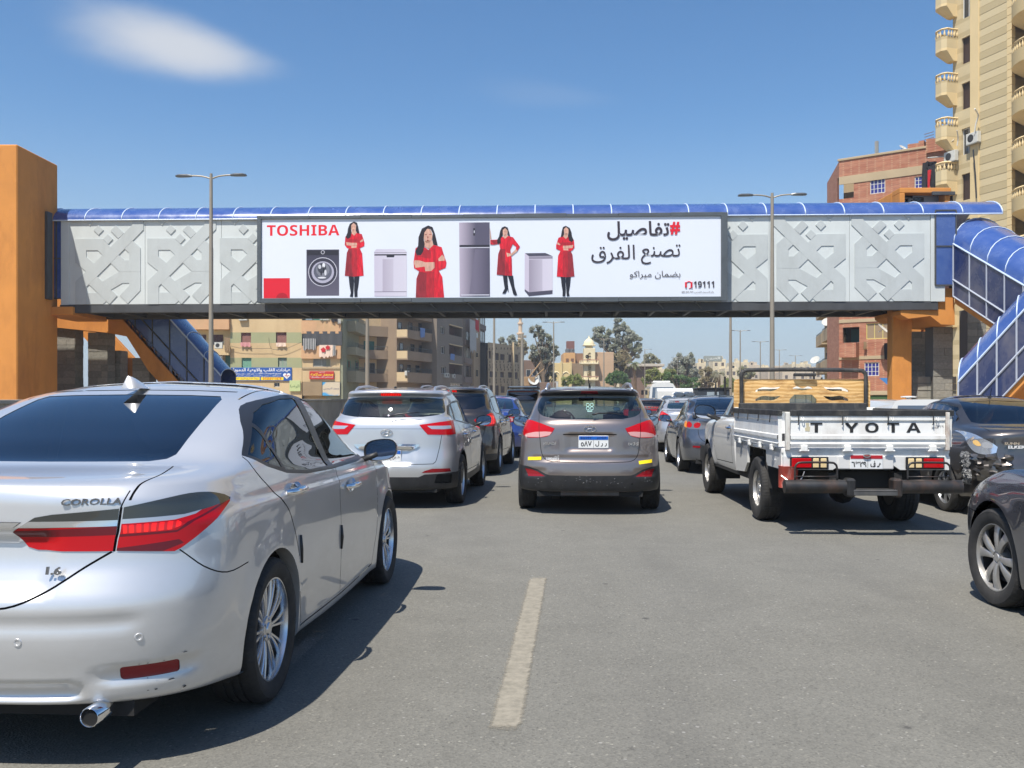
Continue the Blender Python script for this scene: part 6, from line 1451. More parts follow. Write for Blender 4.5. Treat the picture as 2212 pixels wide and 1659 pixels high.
 # the standing figures
 def figure(f,big=False):
  if not big:
   pr('printed_boots',boot,[[f(705,832),f(777,832),f(782,900),f(775,1000),f(768,1100),f(765,1118),f(722,1112),f(735,1060),f(718,960)],[f(783,832),f(856,832),f(842,960),f(828,1040),f(830,1115),f(788,1118),f(782,1030),f(785,940)]])
   pr('printed_coat',red,[[f(690,250),f(660,290),f(650,400),f(680,440),f(705,452),f(680,510),f(651,826),f(780,836),f(915,826),f(895,520),f(860,448),f(925,418),f(926,370),f(905,300),f(890,255),f(820,236),f(780,275),f(750,240)]])
   pr('printed_coat_shade',dkr,[[f(705,455),f(800,452),f(790,600),f(800,832),f(652,826),f(681,510)],]);pr('printed_coat_fold',mdr,[[f(752,460),f(830,455),f(822,832),f(770,832),f(745,640)],[f(700,320),f(860,330),f(850,372),f(690,365),f(665,330)]])
   pr('printed_face',skin,[el(f,773,155,36,62,20),[f(748,200),f(805,200),f(818,240),f(780,272),f(748,245)]]);pr('printed_hair',hair,[[f(780,80),f(822,98),f(838,150),f(856,246),f(822,240),f(806,205),f(812,130),f(775,100),f(742,130),f(738,190),f(748,235),f(732,300),f(690,322),f(664,292),f(690,230),f(696,175),f(722,112)]])
   pr('printed_arms',skin,[[f(668,362),f(740,372),f(822,374),f(824,408),f(742,412),f(678,408)],[f(862,352),f(905,318),f(912,350),f(870,368)],[f(742,415),f(820,412),f(815,440),f(742,445)]]);pr('printed_features',dkr,[[f(757,152),f(768,152),f(768,157),f(757,157)],[f(782,152),f(793,152),f(793,157),f(782,157)],[f(762,192),f(786,192),f(774,200)]])
  else:
   pr('printed_coat',red,[[f(1680,432),f(1640,452),f(1612,640),f(1618,725),f(1690,770),f(1652,870),f(1642,1130),f(2037,1130),f(2012,850),f(1962,762),f(2058,722),f(2070,650),f(2032,540),f(2002,440),f(1890,408),f(1822,478),f(1752,430)]])
   pr('printed_coat_shade',dkr,[[f(1690,775),f(1800,790),f(1790,960),f(1780,1130),f(1643,1130),f(1654,870)]]);pr('printed_coat_fold',mdr,[[f(1790,780),f(1905,775),f(1895,1130),f(1780,1130),f(1790,930)],[f(1640,470),f(1860,480),f(1850,600),f(1640,560)]])
   pr('printed_face',skin,[el(f,1812,285,62,100,24),[f(1762,350),f(1872,350),f(1888,412),f(1825,465),f(1762,425)]])
   pr('printed_hair',hair,[[f(1815,142),f(1875,165),f(1908,250),f(1948,418),f(1888,408),f(1872,340),f(1880,250),f(1850,190),f(1800,188),f(1762,240),f(1752,330),f(1768,400),f(1745,500),f(1715,548),f(1660,548),f(1636,500),f(1675,420),f(1682,300),f(1728,185)]])
   pr('printed_arms',skin,[[f(1625,618),f(1700,622),f(1780,648),f(1902,645),f(1905,720),f(1860,765),f(1775,770),f(1768,705),f(1640,722),f(1618,660)],[f(1955,600),f(2010,545),f(2045,580),f(2045,625),f(1960,632)]])
   pr('printed_features',dkr,[[f(1768,262),f(1798,262),f(1798,270),f(1768,270)],[f(1828,262),f(1860,262),f(1860,270),f(1828,270)],[f(1788,340),f(1832,340),f(1810,354)],[f(1808,285),f(1816,285),f(1820,318),f(1804,318)]]);pr('printed_sleeve',red,[[f(1902,642),f(1960,640),f(2045,630),f(2062,700),f(2000,735),f(1905,735)]])
 figure(A);figure(A,True)
 figure(lambda x,y_:Bc(1636-(x-776)*.92,160+(y_-80)*.925))
 f=Bc
 pr('printed_boots',boot,[[f(765,832),f(826,832),f(832,950),f(845,1055),f(838,1060),f(830,1020),f(800,1078),f(755,1080),f(790,1010),f(776,930)],[f(832,832),f(905,835),f(925,985),f(962,1098),f(932,1106),f(905,1080),f(882,990)]])
 pr('printed_coat',red,[[f(702,342),f(590,345),f(590,408),f(640,412),f(716,398),f(726,470),f(700,540),f(679,820),f(790,832),f(892,838),f(886,600),f(866,480),f(900,405),f(948,440),f(942,470),f(965,500),f(1000,440),f(905,312),f(832,292),f(792,335),f(760,300)]])
 pr('printed_coat_shade',dkr,[[f(728,470),f(792,470),f(800,600),f(792,832),f(680,820),f(701,540)],[f(600,352),f(700,348),f(715,395),f(640,408)]]);pr('printed_coat_fold',mdr,[[f(792,600),f(845,700),f(862,835),f(795,832)]])
 pr('printed_face',skin,[el(f,795,238,36,58,20),[f(770,285),f(825,285),f(835,298),f(792,332),f(768,302)]]);pr('printed_hair',hair,[[f(792,160),f(832,180),f(850,240),f(864,296),f(835,290),f(828,215),f(795,185),f(765,210),f(760,290),f(735,330),f(735,395),f(690,402),f(684,350),f(712,300),f(728,220),f(752,178)]])
 pr('printed_arms',skin,[[f(946,472),f(965,502),f(890,562),f(825,578),f(812,520),f(878,538)],[f(584,175),f(596,250),f(606,338),f(588,338)]]);pr('printed_features',dkr,[[f(780,235),f(790,235),f(790,240),f(780,240)],[f(802,235),f(812,235),f(812,240),f(802,240)],[f(785,268),f(808,268),f(797,276)]])
 C=lambda x,y_:(1900+x*.23508,720+y_*.23508)
 def ctxt(name,s,x0,x1,y0,y1,mt,**k):a=C(x0,y0);b=C(x1,y1);txt(name,s,a[0],b[0],a[1],b[1],mt,**k)
 ctxt('slogan_lettering','تفاصيل',540,1408,105,370,blk,bold=.016);ctxt('hash_sign','#',1416,1556,118,295,MATS['print_plain_red'],bold=.04);ctxt('slogan_lettering','تصنع',1012,1560,432,702,blk);ctxt('slogan_lettering','الفرق',318,926,432,692,blk)
 ctxt('warranty_lettering','بضمان ميراكو',855,1560,795,905,blk,bold=.0);ctxt('phone_lettering',SB('19111'),1745,2028,940,1030,blk,bold=.0);ctxt('small_print','رقم التسجيل الضريبي: 729-434-480',1575,2025,1078,1112,blk)
 m=MB();layer[0]+=1;yy=y-.02
 pts=[C(1678+40*cos(a),985-40*sin(a))for a in[R(-30)+R(240)*i/16 for i in range(17)]];m.tube([(X(a),yy,Z(b))for a,b in pts],.018,5,MBR)
 for sx in(1638,1716):a,b=C(sx,990);m.tube([(X(a),yy,Z(b)+.1),(X(a),yy,Z(b)-.1)],.04,6,MBR)
 pts=[C(1716,1005),C(1712,1030),C(1680,1040)];m.tube([(X(a),yy,Z(b))for a,b in pts],.015,5,MBR);m.build('headset_symbol',MATS['print_plain_red'],bb)
def slab_poly(m,pts_w,y,t,M=None):
 """outline in (x,z) extruded to thickness t behind plane y"""
 m.prism(pts_w,y,y+t,'y',M)
def pw(u,v,y):p=P(u,v,y);return(p.x,p.z)
def vault(c,A0,A1,width,rise,side,mats,nseg,wall_h,M_=None,wall_near=True,skirt=.0,rail_at=.35,ramp=True):
 """covered stair flight: A0..A1 is the lower edge line of the near wall; width runs away from the viewer"""
 A0,A1=Vector(A0),Vector(A1);d=A1-A0;hd=Vector((d.x,d.y,0)).normalized();wv=Vector((-hd.y,hd.x,0))*side;up=Vector((0,0,1))
 if wv.y<0 and side>0:pass
 for i in range(nseg):
  a=A0+d*(i/nseg);b=A0+d*((i+1)/nseg-.004)
  m=MB();m.add([a,b,b+up*wall_h,a+up*wall_h,a+wv*.04,b+wv*.04,b+up*wall_h+wv*.04,a+up*wall_h+wv*.04],[(0,1,2,3),(7,6,5,4),(0,4,5,1),(3,2,6,7),(0,3,7,4),(1,5,6,2)]);m.build('side_panel',mats['SIDE'],c)
  arc=[(width/2-width/2*cos(t),rise*sin(t))for t in[pi*k/12 for k in range(13)]]
  m=MB();m.add([a+up*(wall_h+z)+wv*y for y,z in arc]+[b+up*(wall_h+z)+wv*y for y,z in arc],[(k,k+1,14+k,13+k)for k in range(12)]);m.build('roof_sheet',mats['BLUE'],c,smooth=True)
  MB().tube([a+up*(wall_h+z+.02)+wv*y for y,z in arc],.022,6).build('roof_rib',mats['RIB'],c,smooth=True)
  MB().tube([a-wv*.02,a+up*wall_h-wv*.02],.03,6).build('wall_post',mats['RIB2'],c)
 MB().tube([A0+up*wall_h-wv*.02,A1+up*wall_h-wv*.02],.035,6).build('eaves_rail',mats['RIB'],c)
 MB().tube([A0+up*wall_h*rail_at-wv*.03,A1+up*wall_h*rail_at-wv*.03],.035,6).build('middle_rail',mats['RIB2'],c)
 MB().tube([A0-wv*.02,A1-wv*.02],.03,6).build('lower_rail',mats['RIB2'],c)
 m=MB();m.add([A0+wv*width,A1+wv*width,A1+wv*width+up*wall_h,A0+wv*width+up*wall_h],[(0,1,2,3)]);m.build('far_wall',mats['BLUE'],c)
 if ramp:m=MB();z=up*-.28;m.add([A0+wv*.05,A1+wv*.05,A1+wv*(width-.05),A0+wv*(width-.05),A0+wv*.05+z,A1+wv*.05+z,A1+wv*(width-.05)+z,A0+wv*(width-.05)+z],[(0,1,2,3),(7,6,5,4),(0,4,5,1),(3,2,6,7),(0,3,7,4),(1,5,6,2)]);m.build('stair_flight',mats['ORD'],c)
 MB().tube([A1+up*(wall_h+z+.02)+wv*y for y,z in arc],.022,6).build('roof_rib',mats['RIB'],c,smooth=True)
def bridge_ends(bm_):
 OR=worn('render_orange',srgb(206,138,66),.85,.12,.8,.25,9,dirt=srgb(150,92,44),dirt_amt=.65)
 GS=mat('stone_cladding',srgb(140,138,128),.9)
 SIDE=mat('polycarbonate_dusty',srgb(44,60,112),.25,coat=.4);t=NT(SIDE);n=t.noise(t.coord(scale=(1,1,.6)),.55,8,.7,.8);t.setc(t.mix(t.ramp(n,[(.42,0.0),(.62,.75)]),srgb(32,44,86),srgb(98,96,106)));t.setr(t.ramp(n,[(.4,.15),(.6,.5)]))
 mats=dict(BLUE=bm_['BLUE'],RIB=bm_['RIB'],RIB2=mat('post_grey_white',srgb(170,176,188),.5),SIDE=SIDE,ORD=OR,DG=bm_['DG'])
 # left lift tower
 tw=thing('lift_tower','tall orange rendered lift tower at the left end of the footbridge','tower')
 x1=-18.62;y0=34.85;y1=37.35
 MB().bbox(x1-9,x1,y0,y1+.6,-.1,10.95,.04).build('shaft',OR,tw)
 MB().bbox(x1-.05,x1+.12,36.9,37.3,5.35,8.85,.02).build('door_frame',bm_['DG'],tw)
 # left stairs: landing beam, piers, flight behind the bridge
 def stone_pier(label,u0,u1,v1,y,depth=.8,v_lit=None,zb=0.0,group=None):
  """pier faced with rough stone strips laid in courses"""
  a=P(u0,v1,y);b=P(u1,v1,y);c=thing('stair_pier',label,'pier',(a.x,y,zb),0,group);W=b.x-a.x;H=a.z-zb
  MB().box(.03,W-.03,.03,depth,0,H-.002).build('core',mat('pier_core',srgb(96,95,90),.9),c)
  r2=random.Random(int(u0));nc=int(H/.30)+1;hc=H/nc;shade=[mat('stone_strip_%d'%i,srgb(*col),.9)for i,col in enumerate(((142,139,130),(136,134,125),(148,144,133),(130,128,120)))]
  for sm in shade:
   if len(sm.node_tree.nodes)<4:t=NT(sm);n_=t.noise(t.coord(),9,7,.7);t.bump(n_,.8,.04);base=tuple(t.b.inputs['Base Color'].default_value)[:3];t.setc(t.ramp(n_,[(.3,tuple(q*.75 for q in base)),(.7,tuple(min(1,q*1.15)for q in base))]))
  meshes={}
  for i in range(nc):
   x=0;k_=0
   while x<W-.02:
    w=min(r2.choice([.45,.6,.8]),W-x);w=W-x if W-x-w<.2 else w
    pr_=r2.uniform(0,.022);MB().bbox(x+.003,x+w-.003,-pr_,.03,i*hc+.004,(i+1)*hc-.004,.006).build('stone',shade[r2.randrange(4)],c);x+=w
   MB().bbox(W-.03,W+r2.uniform(0,.02),.0,depth,i*hc+.004,(i+1)*hc-.004,.006).build('stone',shade[r2.randrange(4)],c)
  return c
 g='stone faced piers under the left stairs'
 for lab,a in(('stone faced pier nearest the orange tower under the left stairs',(115,162,703,41.4)),('second stone faced pier from the orange tower, under the left stairs',(190,232,718,41.6)),('narrow stone faced pier, third from the orange tower',(236,260,757,42.6)),('stone faced pier under the sloping left stair, furthest from the orange tower',(286,322,773,41.8))):
  stone_pier(lab,*a,group=g)
 sb=thing('stair_structure','orange landing beam and sloping stringer of the left stairs, behind the footbridge','stairs')
 m=MB();Y=41.2;q=lambda x,y:pw(.3336*x,293.2+.3336*y,Y)
 m.prism([q(200,1030),q(430,1030),q(430,1100),q(700,1120),q(790,1150),q(850,1230),q(1190,1600),q(1340,1765),q(1180,1765),q(960,1520),q(820,1300),q(690,1275),q(200,1225)],Y,Y+1.4,'y');m.build('stringer',OR,sb)
 m=MB();a=P(113,661,37.5);b=P(146,661,37.5);m.bbox(a.x-.5,b.x+.25,37.4,40.6,4.75,5.1,.03);m.build('landing_slab',OR,sb)
 m=MB();q2=lambda x,y:pw(.3336*x,293.2+.3336*y,43.6);m.prism([q2(500,1180),q2(620,1180),q2(860,1440),q2(860,1560),q2(780,1560),q2(500,1260)],43.6,44.0,'y');m.build('back_stringer',OR,sb)
 fl=thing('covered_stair','blue covered stair descending to the right behind the left end of the footbridge','stairs')
 A0=P(218,625,41.15);A1=P(478,913,41.15);vault(fl,A0,A1,2.2,.32,1,dict(mats,SIDE=bm_['BLUE'],RIB2=bm_['DG']),7,1.93*1.0+.15,rail_at=.33)
 # the torn lower hem of the panels
 m=MB();r2=random.Random(9);d=(A1-A0)
 for i in range(46):
  t_=(i+r2.random())/46;p=A0+d*t_;w_=r2.uniform(.04,.09);h_=r2.uniform(.08,.3);m.add([p+Vector((-w_,-.05,.05)),p+Vector((w_,-.05,.05)),p+Vector((w_*.3,-.06,-h_)),p+Vector((-w_*.6,-.05,-h_*.7))],[(0,1,2,3)])
 tag(m.build('torn_hem',SIDE,fl),kind='stuff')
 # right end: pillar, bracket, piers
 pl=thing('bridge_pillar','orange pillar and bracket carrying the right end of the footbridge','pillar')
 a=P(1928,0,37.2).x;b=P(1955,0,37.2).x;MB().bbox(a,b+.28,37.2,37.75,-.1,5.0,.03).build('column',OR,pl)
 Y=36.4;r=lambda x,y,Y_=36.4:pw(1726.7+.2946*x,390.9+.2946*y,Y_)
 m=MB();m.prism([r(1000,895),r(1015,790),r(1135,785),r(1140,1055),r(1040,1052),r(960,990),r(800,1010),r(745,980),r(740,950)],Y,Y+2.6,'y');m.build('bracket',OR,pl)
 g='stone faced piers under the right stairs'
 for lab,a in(('shaded stone faced pier beside the orange pillar, under the right stairs',(1969,2014,716,39.4)),('sunlit rough stone pier right of the orange pillar',(2016,2057,706,37.4)),('tall stone faced pier under the upper flight of the right stairs',(2090,2130,668,40.5))):
  stone_pier(lab,*a,group=g)
 m=worn('stone_wall_rough',srgb(150,147,136),.95,.2,2,.7,8)
 a,b=P(1982,0,37.7),P(2066,0,37.7);c=thing('stone_wall','low rough stone wall joining the piers at the foot of the right stairs','wall',(a.x,37.7,0));W=b.x-a.x;r2=random.Random(4)
 for i in range(8):
  x=0
  while x<W-.02:
   w=min(r2.choice([.4,.55,.7]),W-x);w=W-x if W-x-w<.2 else w;MB().bbox(x+.004,x+w-.004,-r2.uniform(0,.03),.5,i*.285+.004,(i+1)*.285-.004,.01).build('stone',m,c);x+=w
 fa=thing('covered_stair','blue covered upper stair flight running down from the right end of the footbridge','stairs')
 A0=P(2060,640,36.2);A0.z=P(2060,640,36.2).z;A1=P(2300,800,31.0)
 vault(fa,A0,A1,2.5,1.05,1,mats,6,2.05,rail_at=.32)
 fb=thing('covered_stair','blue dusty lower stair flight at the right edge, in front of the upper one','stairs')
 B0=P(2330,640,28.2);B1=P(2070,922,30.0)
 vault(fb,B1+Vector((-.0,0,-.55)),B0+Vector((0,0,-.6)),2.4,.8,1,mats,6,2.0,rail_at=.42)
 ob=thing('stair_block','orange rendered block under the lower right stair flight','stairs');m=MB();m.prism([pw(2160,870,30.2),pw(2230,806,30.2),pw(2300,806,30.2),pw(2300,905,30.2),pw(2150,905,30.2)],30.4,31.6,'y');m.build('stringer',OR,ob)
 # orange machine room seen over the roof
 mr=thing('lift_tower','orange framed lift machine room above the right end of the footbridge roof','tower');Y=42.0;s=lambda x,y:pw(1726.7+.27488*x,.27488*y,Y)
 x0,zt=s(790,1475);x1,zb=s(1185,1585);xi0,zi=s(830,1515);xi1,_=s(1142,1515)
 MB().bbox(x0,x1,Y+.9,Y+2.6,6.0,zt-.02,.03).build('shaft',OR,mr)
 for xx in(x0+1.0,x1-.5):MB().bbox(xx,xx+.5,Y+1.2,Y+2.2,-.1,6.0,.02).build('column',OR,mr)
 m=MB();m.bbox(x0,x1+.05,Y,Y+.9,zi,zt,.02);m.bbox(x0,xi0,Y,Y+.9,zb-1.5,zi,.02);m.bbox(xi1,x1,Y,Y+.9,zb-1.5,zi,.02);m.build('frame',OR,mr)
 MB().box(xi0,xi1,Y+.6,Y+.7,zb-1.2,zi).build('louvre',mat('louvre_grey',srgb(130,145,160),.5),mr)
 w3=(xi1-xi0)/3;MB().bbox(xi0+w3*1.05,xi0+w3*1.8,Y+.5,Y+.56,zb-1,zi-.1,.01).build('window',mat('window_dark',(.02,.022,.025),.15),mr)
 cx=xi0+w3*.5;cz=zi-.55
 m=MB();m.tube([(cx+.42*cos(a),Y+.5,cz+.42*sin(a))for a in[2*pi*i/20 for i in range(20)]],.04,6,closed=True)
 for i in range(5):a=2*pi*i/5;m.tube([(cx,Y+.5,cz),(cx+.38*cos(a),Y+.52,cz+.38*sin(a))],[.04,.10],6)
 m.build('extractor_fan',mat('fan_steel',srgb(110,112,112),.5,.5),mr);MB().box(xi0,xi0+w3*1.0,Y+.58,Y+.6,zb-1.2,zi).build('fan_recess',mat('window_dark',(.02,.022,.025),.15),mr)
 MB().bbox(xi1-.6,x1+.18,Y-.12,Y,zi-.12,zi+.04,.01).build('canopy',bm_['DG'],mr)
def lamp_post(u,vtop,y,label,r=.055,arms=(1,1),H=None,group='double armed street lamps'):
 top=P(u,vtop,y);c=thing('street_lamp',label,'street lamp',(top.x,y,0),-ROAD_YAW,group)
 st=worn('galvanised_post',srgb(150,142,128),.55,.12,1.5,.03,20,metal=.25);H=top.z-.12
 seg=10 if y<60 else 6
 MB().tube([(0,0,0),(0,0,H*.5),(0,0,H),(0,0,H+.12)],[r*1.45,r*1.15,r*.8,r*.7],seg).build('post',st,c,smooth=50)
 if y<60:MB().bbox(-.16,.16,-.16,.16,0,.03,.01).build('base_plate',st,c)
 for sd in(-1,1):
  if not arms[0 if sd<0 else 1]:continue
  a=MB().tube(crom([(0,0,H-.05),(sd*.25,0,H+.03),(sd*.55,0,H+.06),(sd*.80,0,H+.05)],3),.025 if y<60 else.03,6).build('arm',st,c)
  m=MB();vs=[]
  for t_,w_,h_ in((0,.05,.04),(.15,.11,.055),(.40,.13,.05),(.50,.09,.03)):
   for dy,dz in((-w_,0),(-w_*.6,h_),(w_*.6,h_),(w_,0),(w_*.8,-.02),(-w_*.8,-.02)):vs.append((sd*(.64+t_),dy,H+.05+dz))
  fs=[(i*6+k,i*6+(k+1)%6,(i+1)*6+(k+1)%6,(i+1)*6+k)for i in range(3)for k in range(6)]+[tuple(range(6)),tuple(range(18,24))]
  m.add(vs,fs);m.build('lamp_head',mat('lamp_housing',srgb(88,92,96),.4,.4),c)
 return c
def street_lamps():
 lamp_post(456,375,29.5,'tall double street lamp before the left part of the footbridge',.062)
 lamp_post(1668,417,31.5,'tall double street lamp before the right part of the footbridge, left of the strapwork',.066)
 for u,v,y,lab,r,ar in((1578,672,80,'thick posted street lamp just right of the far trees',.12,(1,1)),(1599,713,106,'street lamp right of the thick posted one',.07,(1,1)),(1642.5,737,126,'street lamp left of the tall near post on the right',.07,(1,1)),(1683.5,755,147,'street lamp just right of the tall near post',.07,(1,1)),(1718,767.6,167,'small street lamp second right of the tall near post',.07,(1,1)),(1741,780.6,194,'small street lamp left of the brick and beige flats',.07,(1,1)),(1753,790,220,'furthest small street lamp in the right row',.07,(1,1)),(1196,694.6,95,'street lamp left of the pale minaret tower',.07,(1,1)),(1304.5,731,120,'street lamp in front of the largest tree',.07,(1,1)),(1393,753.6,145,'street lamp right of the largest tree',.06,(0,1)),(1463.5,771,173,'street lamp in front of the tree left of the small billboard',.06,(1,1)),(793.5,585,55,'street lamp post below the billboard, before the brown balconies',.10,(1,1)),(1067.5,655,76,'pale street lamp post before the dotted beige building',.09,(1,1))):
  lamp_post(u,v,y,lab,r,ar)
 c=thing('utility_pole','tall pole beside the thin minaret, bracket at its top','pole',tuple(P(1128,861,110).xy)+(0,));MB().tube([(0,0,0),(0,0,P(1128,722,110).z)],[.22,.16],8).build('post',MATS['galvanised_post'],c);MB().bbox(-.5,.5,-.1,.1,8.6,8.9,.02).build('bracket',MATS['galvanised_post'],c)
class Fac:
 """a facade plane through two ground points; rectangles are given as measured on the photograph"""
 def __init__(s,u0,d0,u1,d1,origin,k,z0=0.0):
  s.P0=Vector(((u0-CU)/F_PX*d0,d0,0));s.P1=Vector(((u1-CU)/F_PX*d1,d1,0));e=s.P1-s.P0;s.W=e.length;s.e=e.normalized();s.M=frame(s.P0,s.e);s.o=origin;s.k=k
 def at(s,x,y):
  u=s.o[0]+x*s.k;v=s.o[1]+y*s.k;a=(u-CU)/F_PX
  # P0.x + t e.x = a (P0.y + t e.y)
  t=(a*s.P0.y-s.P0.x)/(s.e.x-a*s.e.y);d=s.P0.y+t*s.e.y
  return t,CAM_H+(HZ-v)/F_PX*d
 def rect(s,x0,x1,y0,y1):
  a,_=s.at(x0,y0);b,_=s.at(x1,y0);ym=(y0+y1)/2;xm=(x0+x1)/2;z1=s.at(xm,y0)[1];z0=s.at(xm,y1)[1];return(a,b,z0,z1)
def wall_holes(m,x0,x1,z0,z1,holes,M,depth=.35,y=0.0):
 xs=sorted({x0,x1}|{min(max(v,x0),x1)for h in holes for v in h[:2]});zs=sorted({z0,z1}|{min(max(v,z0),z1)for h in holes for v in h[2:4]})
 for i in range(len(xs)-1):
  for j in range(len(zs)-1):
   cx,cz=(xs[i]+xs[i+1])/2,(zs[j]+zs[j+1])/2
   if any(h[0]<cx<h[1]and h[2]<cz<h[3]for h in holes):continue
   m.add([(xs[i],y,zs[j]),(xs[i+1],y,zs[j]),(xs[i+1],y,zs[j+1]),(xs[i],y,zs[j+1])],[(0,1,2,3)],M)
 for a,b,c,d in[h[:4]for h in holes]:
  m.add([(a,y,c),(b,y,c),(b,y,d),(a,y,d),(a,y+depth,c),(b,y+depth,c),(b,y+depth,d),(a,y+depth,d)],[(0,1,5,4),(1,2,6,5),(2,3,7,6),(3,0,4,7)],M)
G_DK=mat('pane_dark',(.03,.035,.04),.08,coat=.5);G_BL=mat('pane_blue',srgb(52,52,130),.10,coat=.5);W_FR=worn('frame_white',srgb(205,205,200),.6,.1,3,0);AL=worn('frame_aluminium',srgb(165,165,160),.5,.1,3,0,metal=.3)
def window(c,M,a,b,z0,z1,depth=.2,cols=2,rows=1,frame_m=None,pane=None,shutter=None,y=0.0,curtain=None):
 """window set into its opening: frame > pane or shutter slats"""
 f=.06;fm=frame_m or W_FR;m=MB();yd=y+depth
 m.box(a,a+f,yd-.06,yd,z0,z1,M);m.box(b-f,b,yd-.06,yd,z0,z1,M);m.box(a,b,yd-.055,yd,z0,z0+f,M);m.box(a,b,yd-.055,yd,z1-f,z1,M)
 for i in range(1,cols):x=a+(b-a)*i/cols;m.box(x-f*.4,x+f*.4,yd-.05,yd,z0,z1,M)
 for i in range(1,rows):z=z0+(z1-z0)*i/rows;m.box(a,b,yd-.045,yd,z-f*.3,z+f*.3,M)
 w=m.build('window',fm,c)
 if shutter:
  m=MB();n=max(4,int((z1-z0)/.09))
  for i in range(n):z=z0+f+(z1-z0-2*f)*i/n;m.add([(a+f,yd-.05,z),(b-f,yd-.05,z),(b-f,yd-.02,z+.075),(a+f,yd-.02,z+.075)],[(0,1,2,3)],M)
  m.build('shutter',shutter,w)
 else:MB().box(a+f*.5,b-f*.5,yd-.02,yd-.01,z0+f*.5,z1-f*.5,M).build('pane',pane or G_DK,w)
 if curtain:MB().grid(lambda u,v:(a+f+(b-a-2*f)*.45*u,yd+.01+.02*sin(u*22),z0+f+(z1-z0-2*f)*v),14,1,M).build('curtain',curtain,w)
 return w
def recess(c,M,a,b,z0,z1,depth,mt,door=True,y=0.0,name='balcony_recess'):
 m=MB();m.add([(a,y+depth,z0),(b,y+depth,z0),(b,y+depth,z1),(a,y+depth,z1)],[(0,1,2,3)],M);o=m.build(name,mt,c)
 if door:
  w=b-a;MB().box(a+w*.15,a+w*.15+.9,y+depth-.05,y+depth-.01,z0,z0+min(2.1,(z1-z0)*.95),M).build('door',mat('door_teal',srgb(70,110,100),.6),o)
  if w>2.6:MB().box(a+w*.58,a+w*.58+1.0,y+depth-.05,y+depth-.01,z0+.8,z0+1.95,M).build('window',G_DK,o)
 return o
def balcony(c,M,a,b,z0,z1,out,mt,side_m=None,rail=0.0,y=0.0,t=.12,flip=False):
 """projecting parapet box standing on its slab"""
 m=MB();m.box(a,b,y-out,y,z0-.18,z0,M);m.box(a,b,y-out,y-out+t,z0,z1,M);o=m.build('balcony',mt,c)
 for xx in(a,b-t):MB().box(xx,xx+t,y-out+t,y,z0,z1,M).build('side_wall',side_m or mt,o)
 if rail:m=MB();m.tube([(a,y-out+.05,z1+rail),(b,y-out+.05,z1+rail)],.03,5,M);
 if rail:
  n=int((b-a)/.8)+1
  for i in range(n+1):x=a+(b-a)*i/n;m.tube([(x,y-out+.05,z1),(x,y-out+.05,z1+rail)],.02,4,M)
  m.build('railing',mat('railing_dark',srgb(70,82,80),.6),o)
 return o
def ac_unit(c,M,x,z,y=-.0,s=1.0,mt=None):
 o=MB().bbox(x-.42*s,x+.42*s,y-.34,y-.02,z,z+.6*s,.02,M).build('air_conditioner',mt or worn('ac_white',srgb(200,200,192),.6,.12,3,0),c)
 m=MB();m.lathe([(0,0),(.22*s,0)],14,'y',M@T(x-.08*s,y-.345,z+.3*s));m.build('fan_grille',mat('grille_black',(.03,.03,.03),.6),o)
 m=MB();m.box(x-.4*s,x+.4*s,y-.36,y,z-.05,z-.01,M);m.build('bracket',AL,o);return o
def dish(c,p,r=.5,az=0.0,el=.7):
 m=MB();q=Matrix.Translation(p)@RZ(az)@RX(pi/2-el);m.lathe([(r*t,r*.22*t*t)for t in(0,.35,.7,1.0)],14,'z',q);m.tube([(0,0,0),(0,-r*.3,r*.5)],.015,4,q);m.tube([(0,0,0),(0,.1,-.35)],.03,4,q);return m.build('satellite_dish',worn('dish_grey_white',srgb(190,190,184),.6,.1,3,0),c,smooth=40)
def cloth(name,label,M,x0,x1,z1,drop,mt,y=-.5,seed=0,cols=12,cat='laundry',group=None,amp=.06,uneven=.2):
 r2=random.Random(seed);ph=r2.uniform(0,6);ns_=[r2.uniform(0,uneven)for _ in range(cols+1)]
 m=MB();m.grid(lambda u,v:(x0+(x1-x0)*u+.02*sin(v*5+ph),y+amp*sin(u*14+ph)*v+.03*sin(u*31),z1-drop*v*(1-ns_[int(u*cols+.5)]*v)),cols,5,M)
 o=m.build(name,mt,None,smooth=True);return tag(o,label,cat,group)
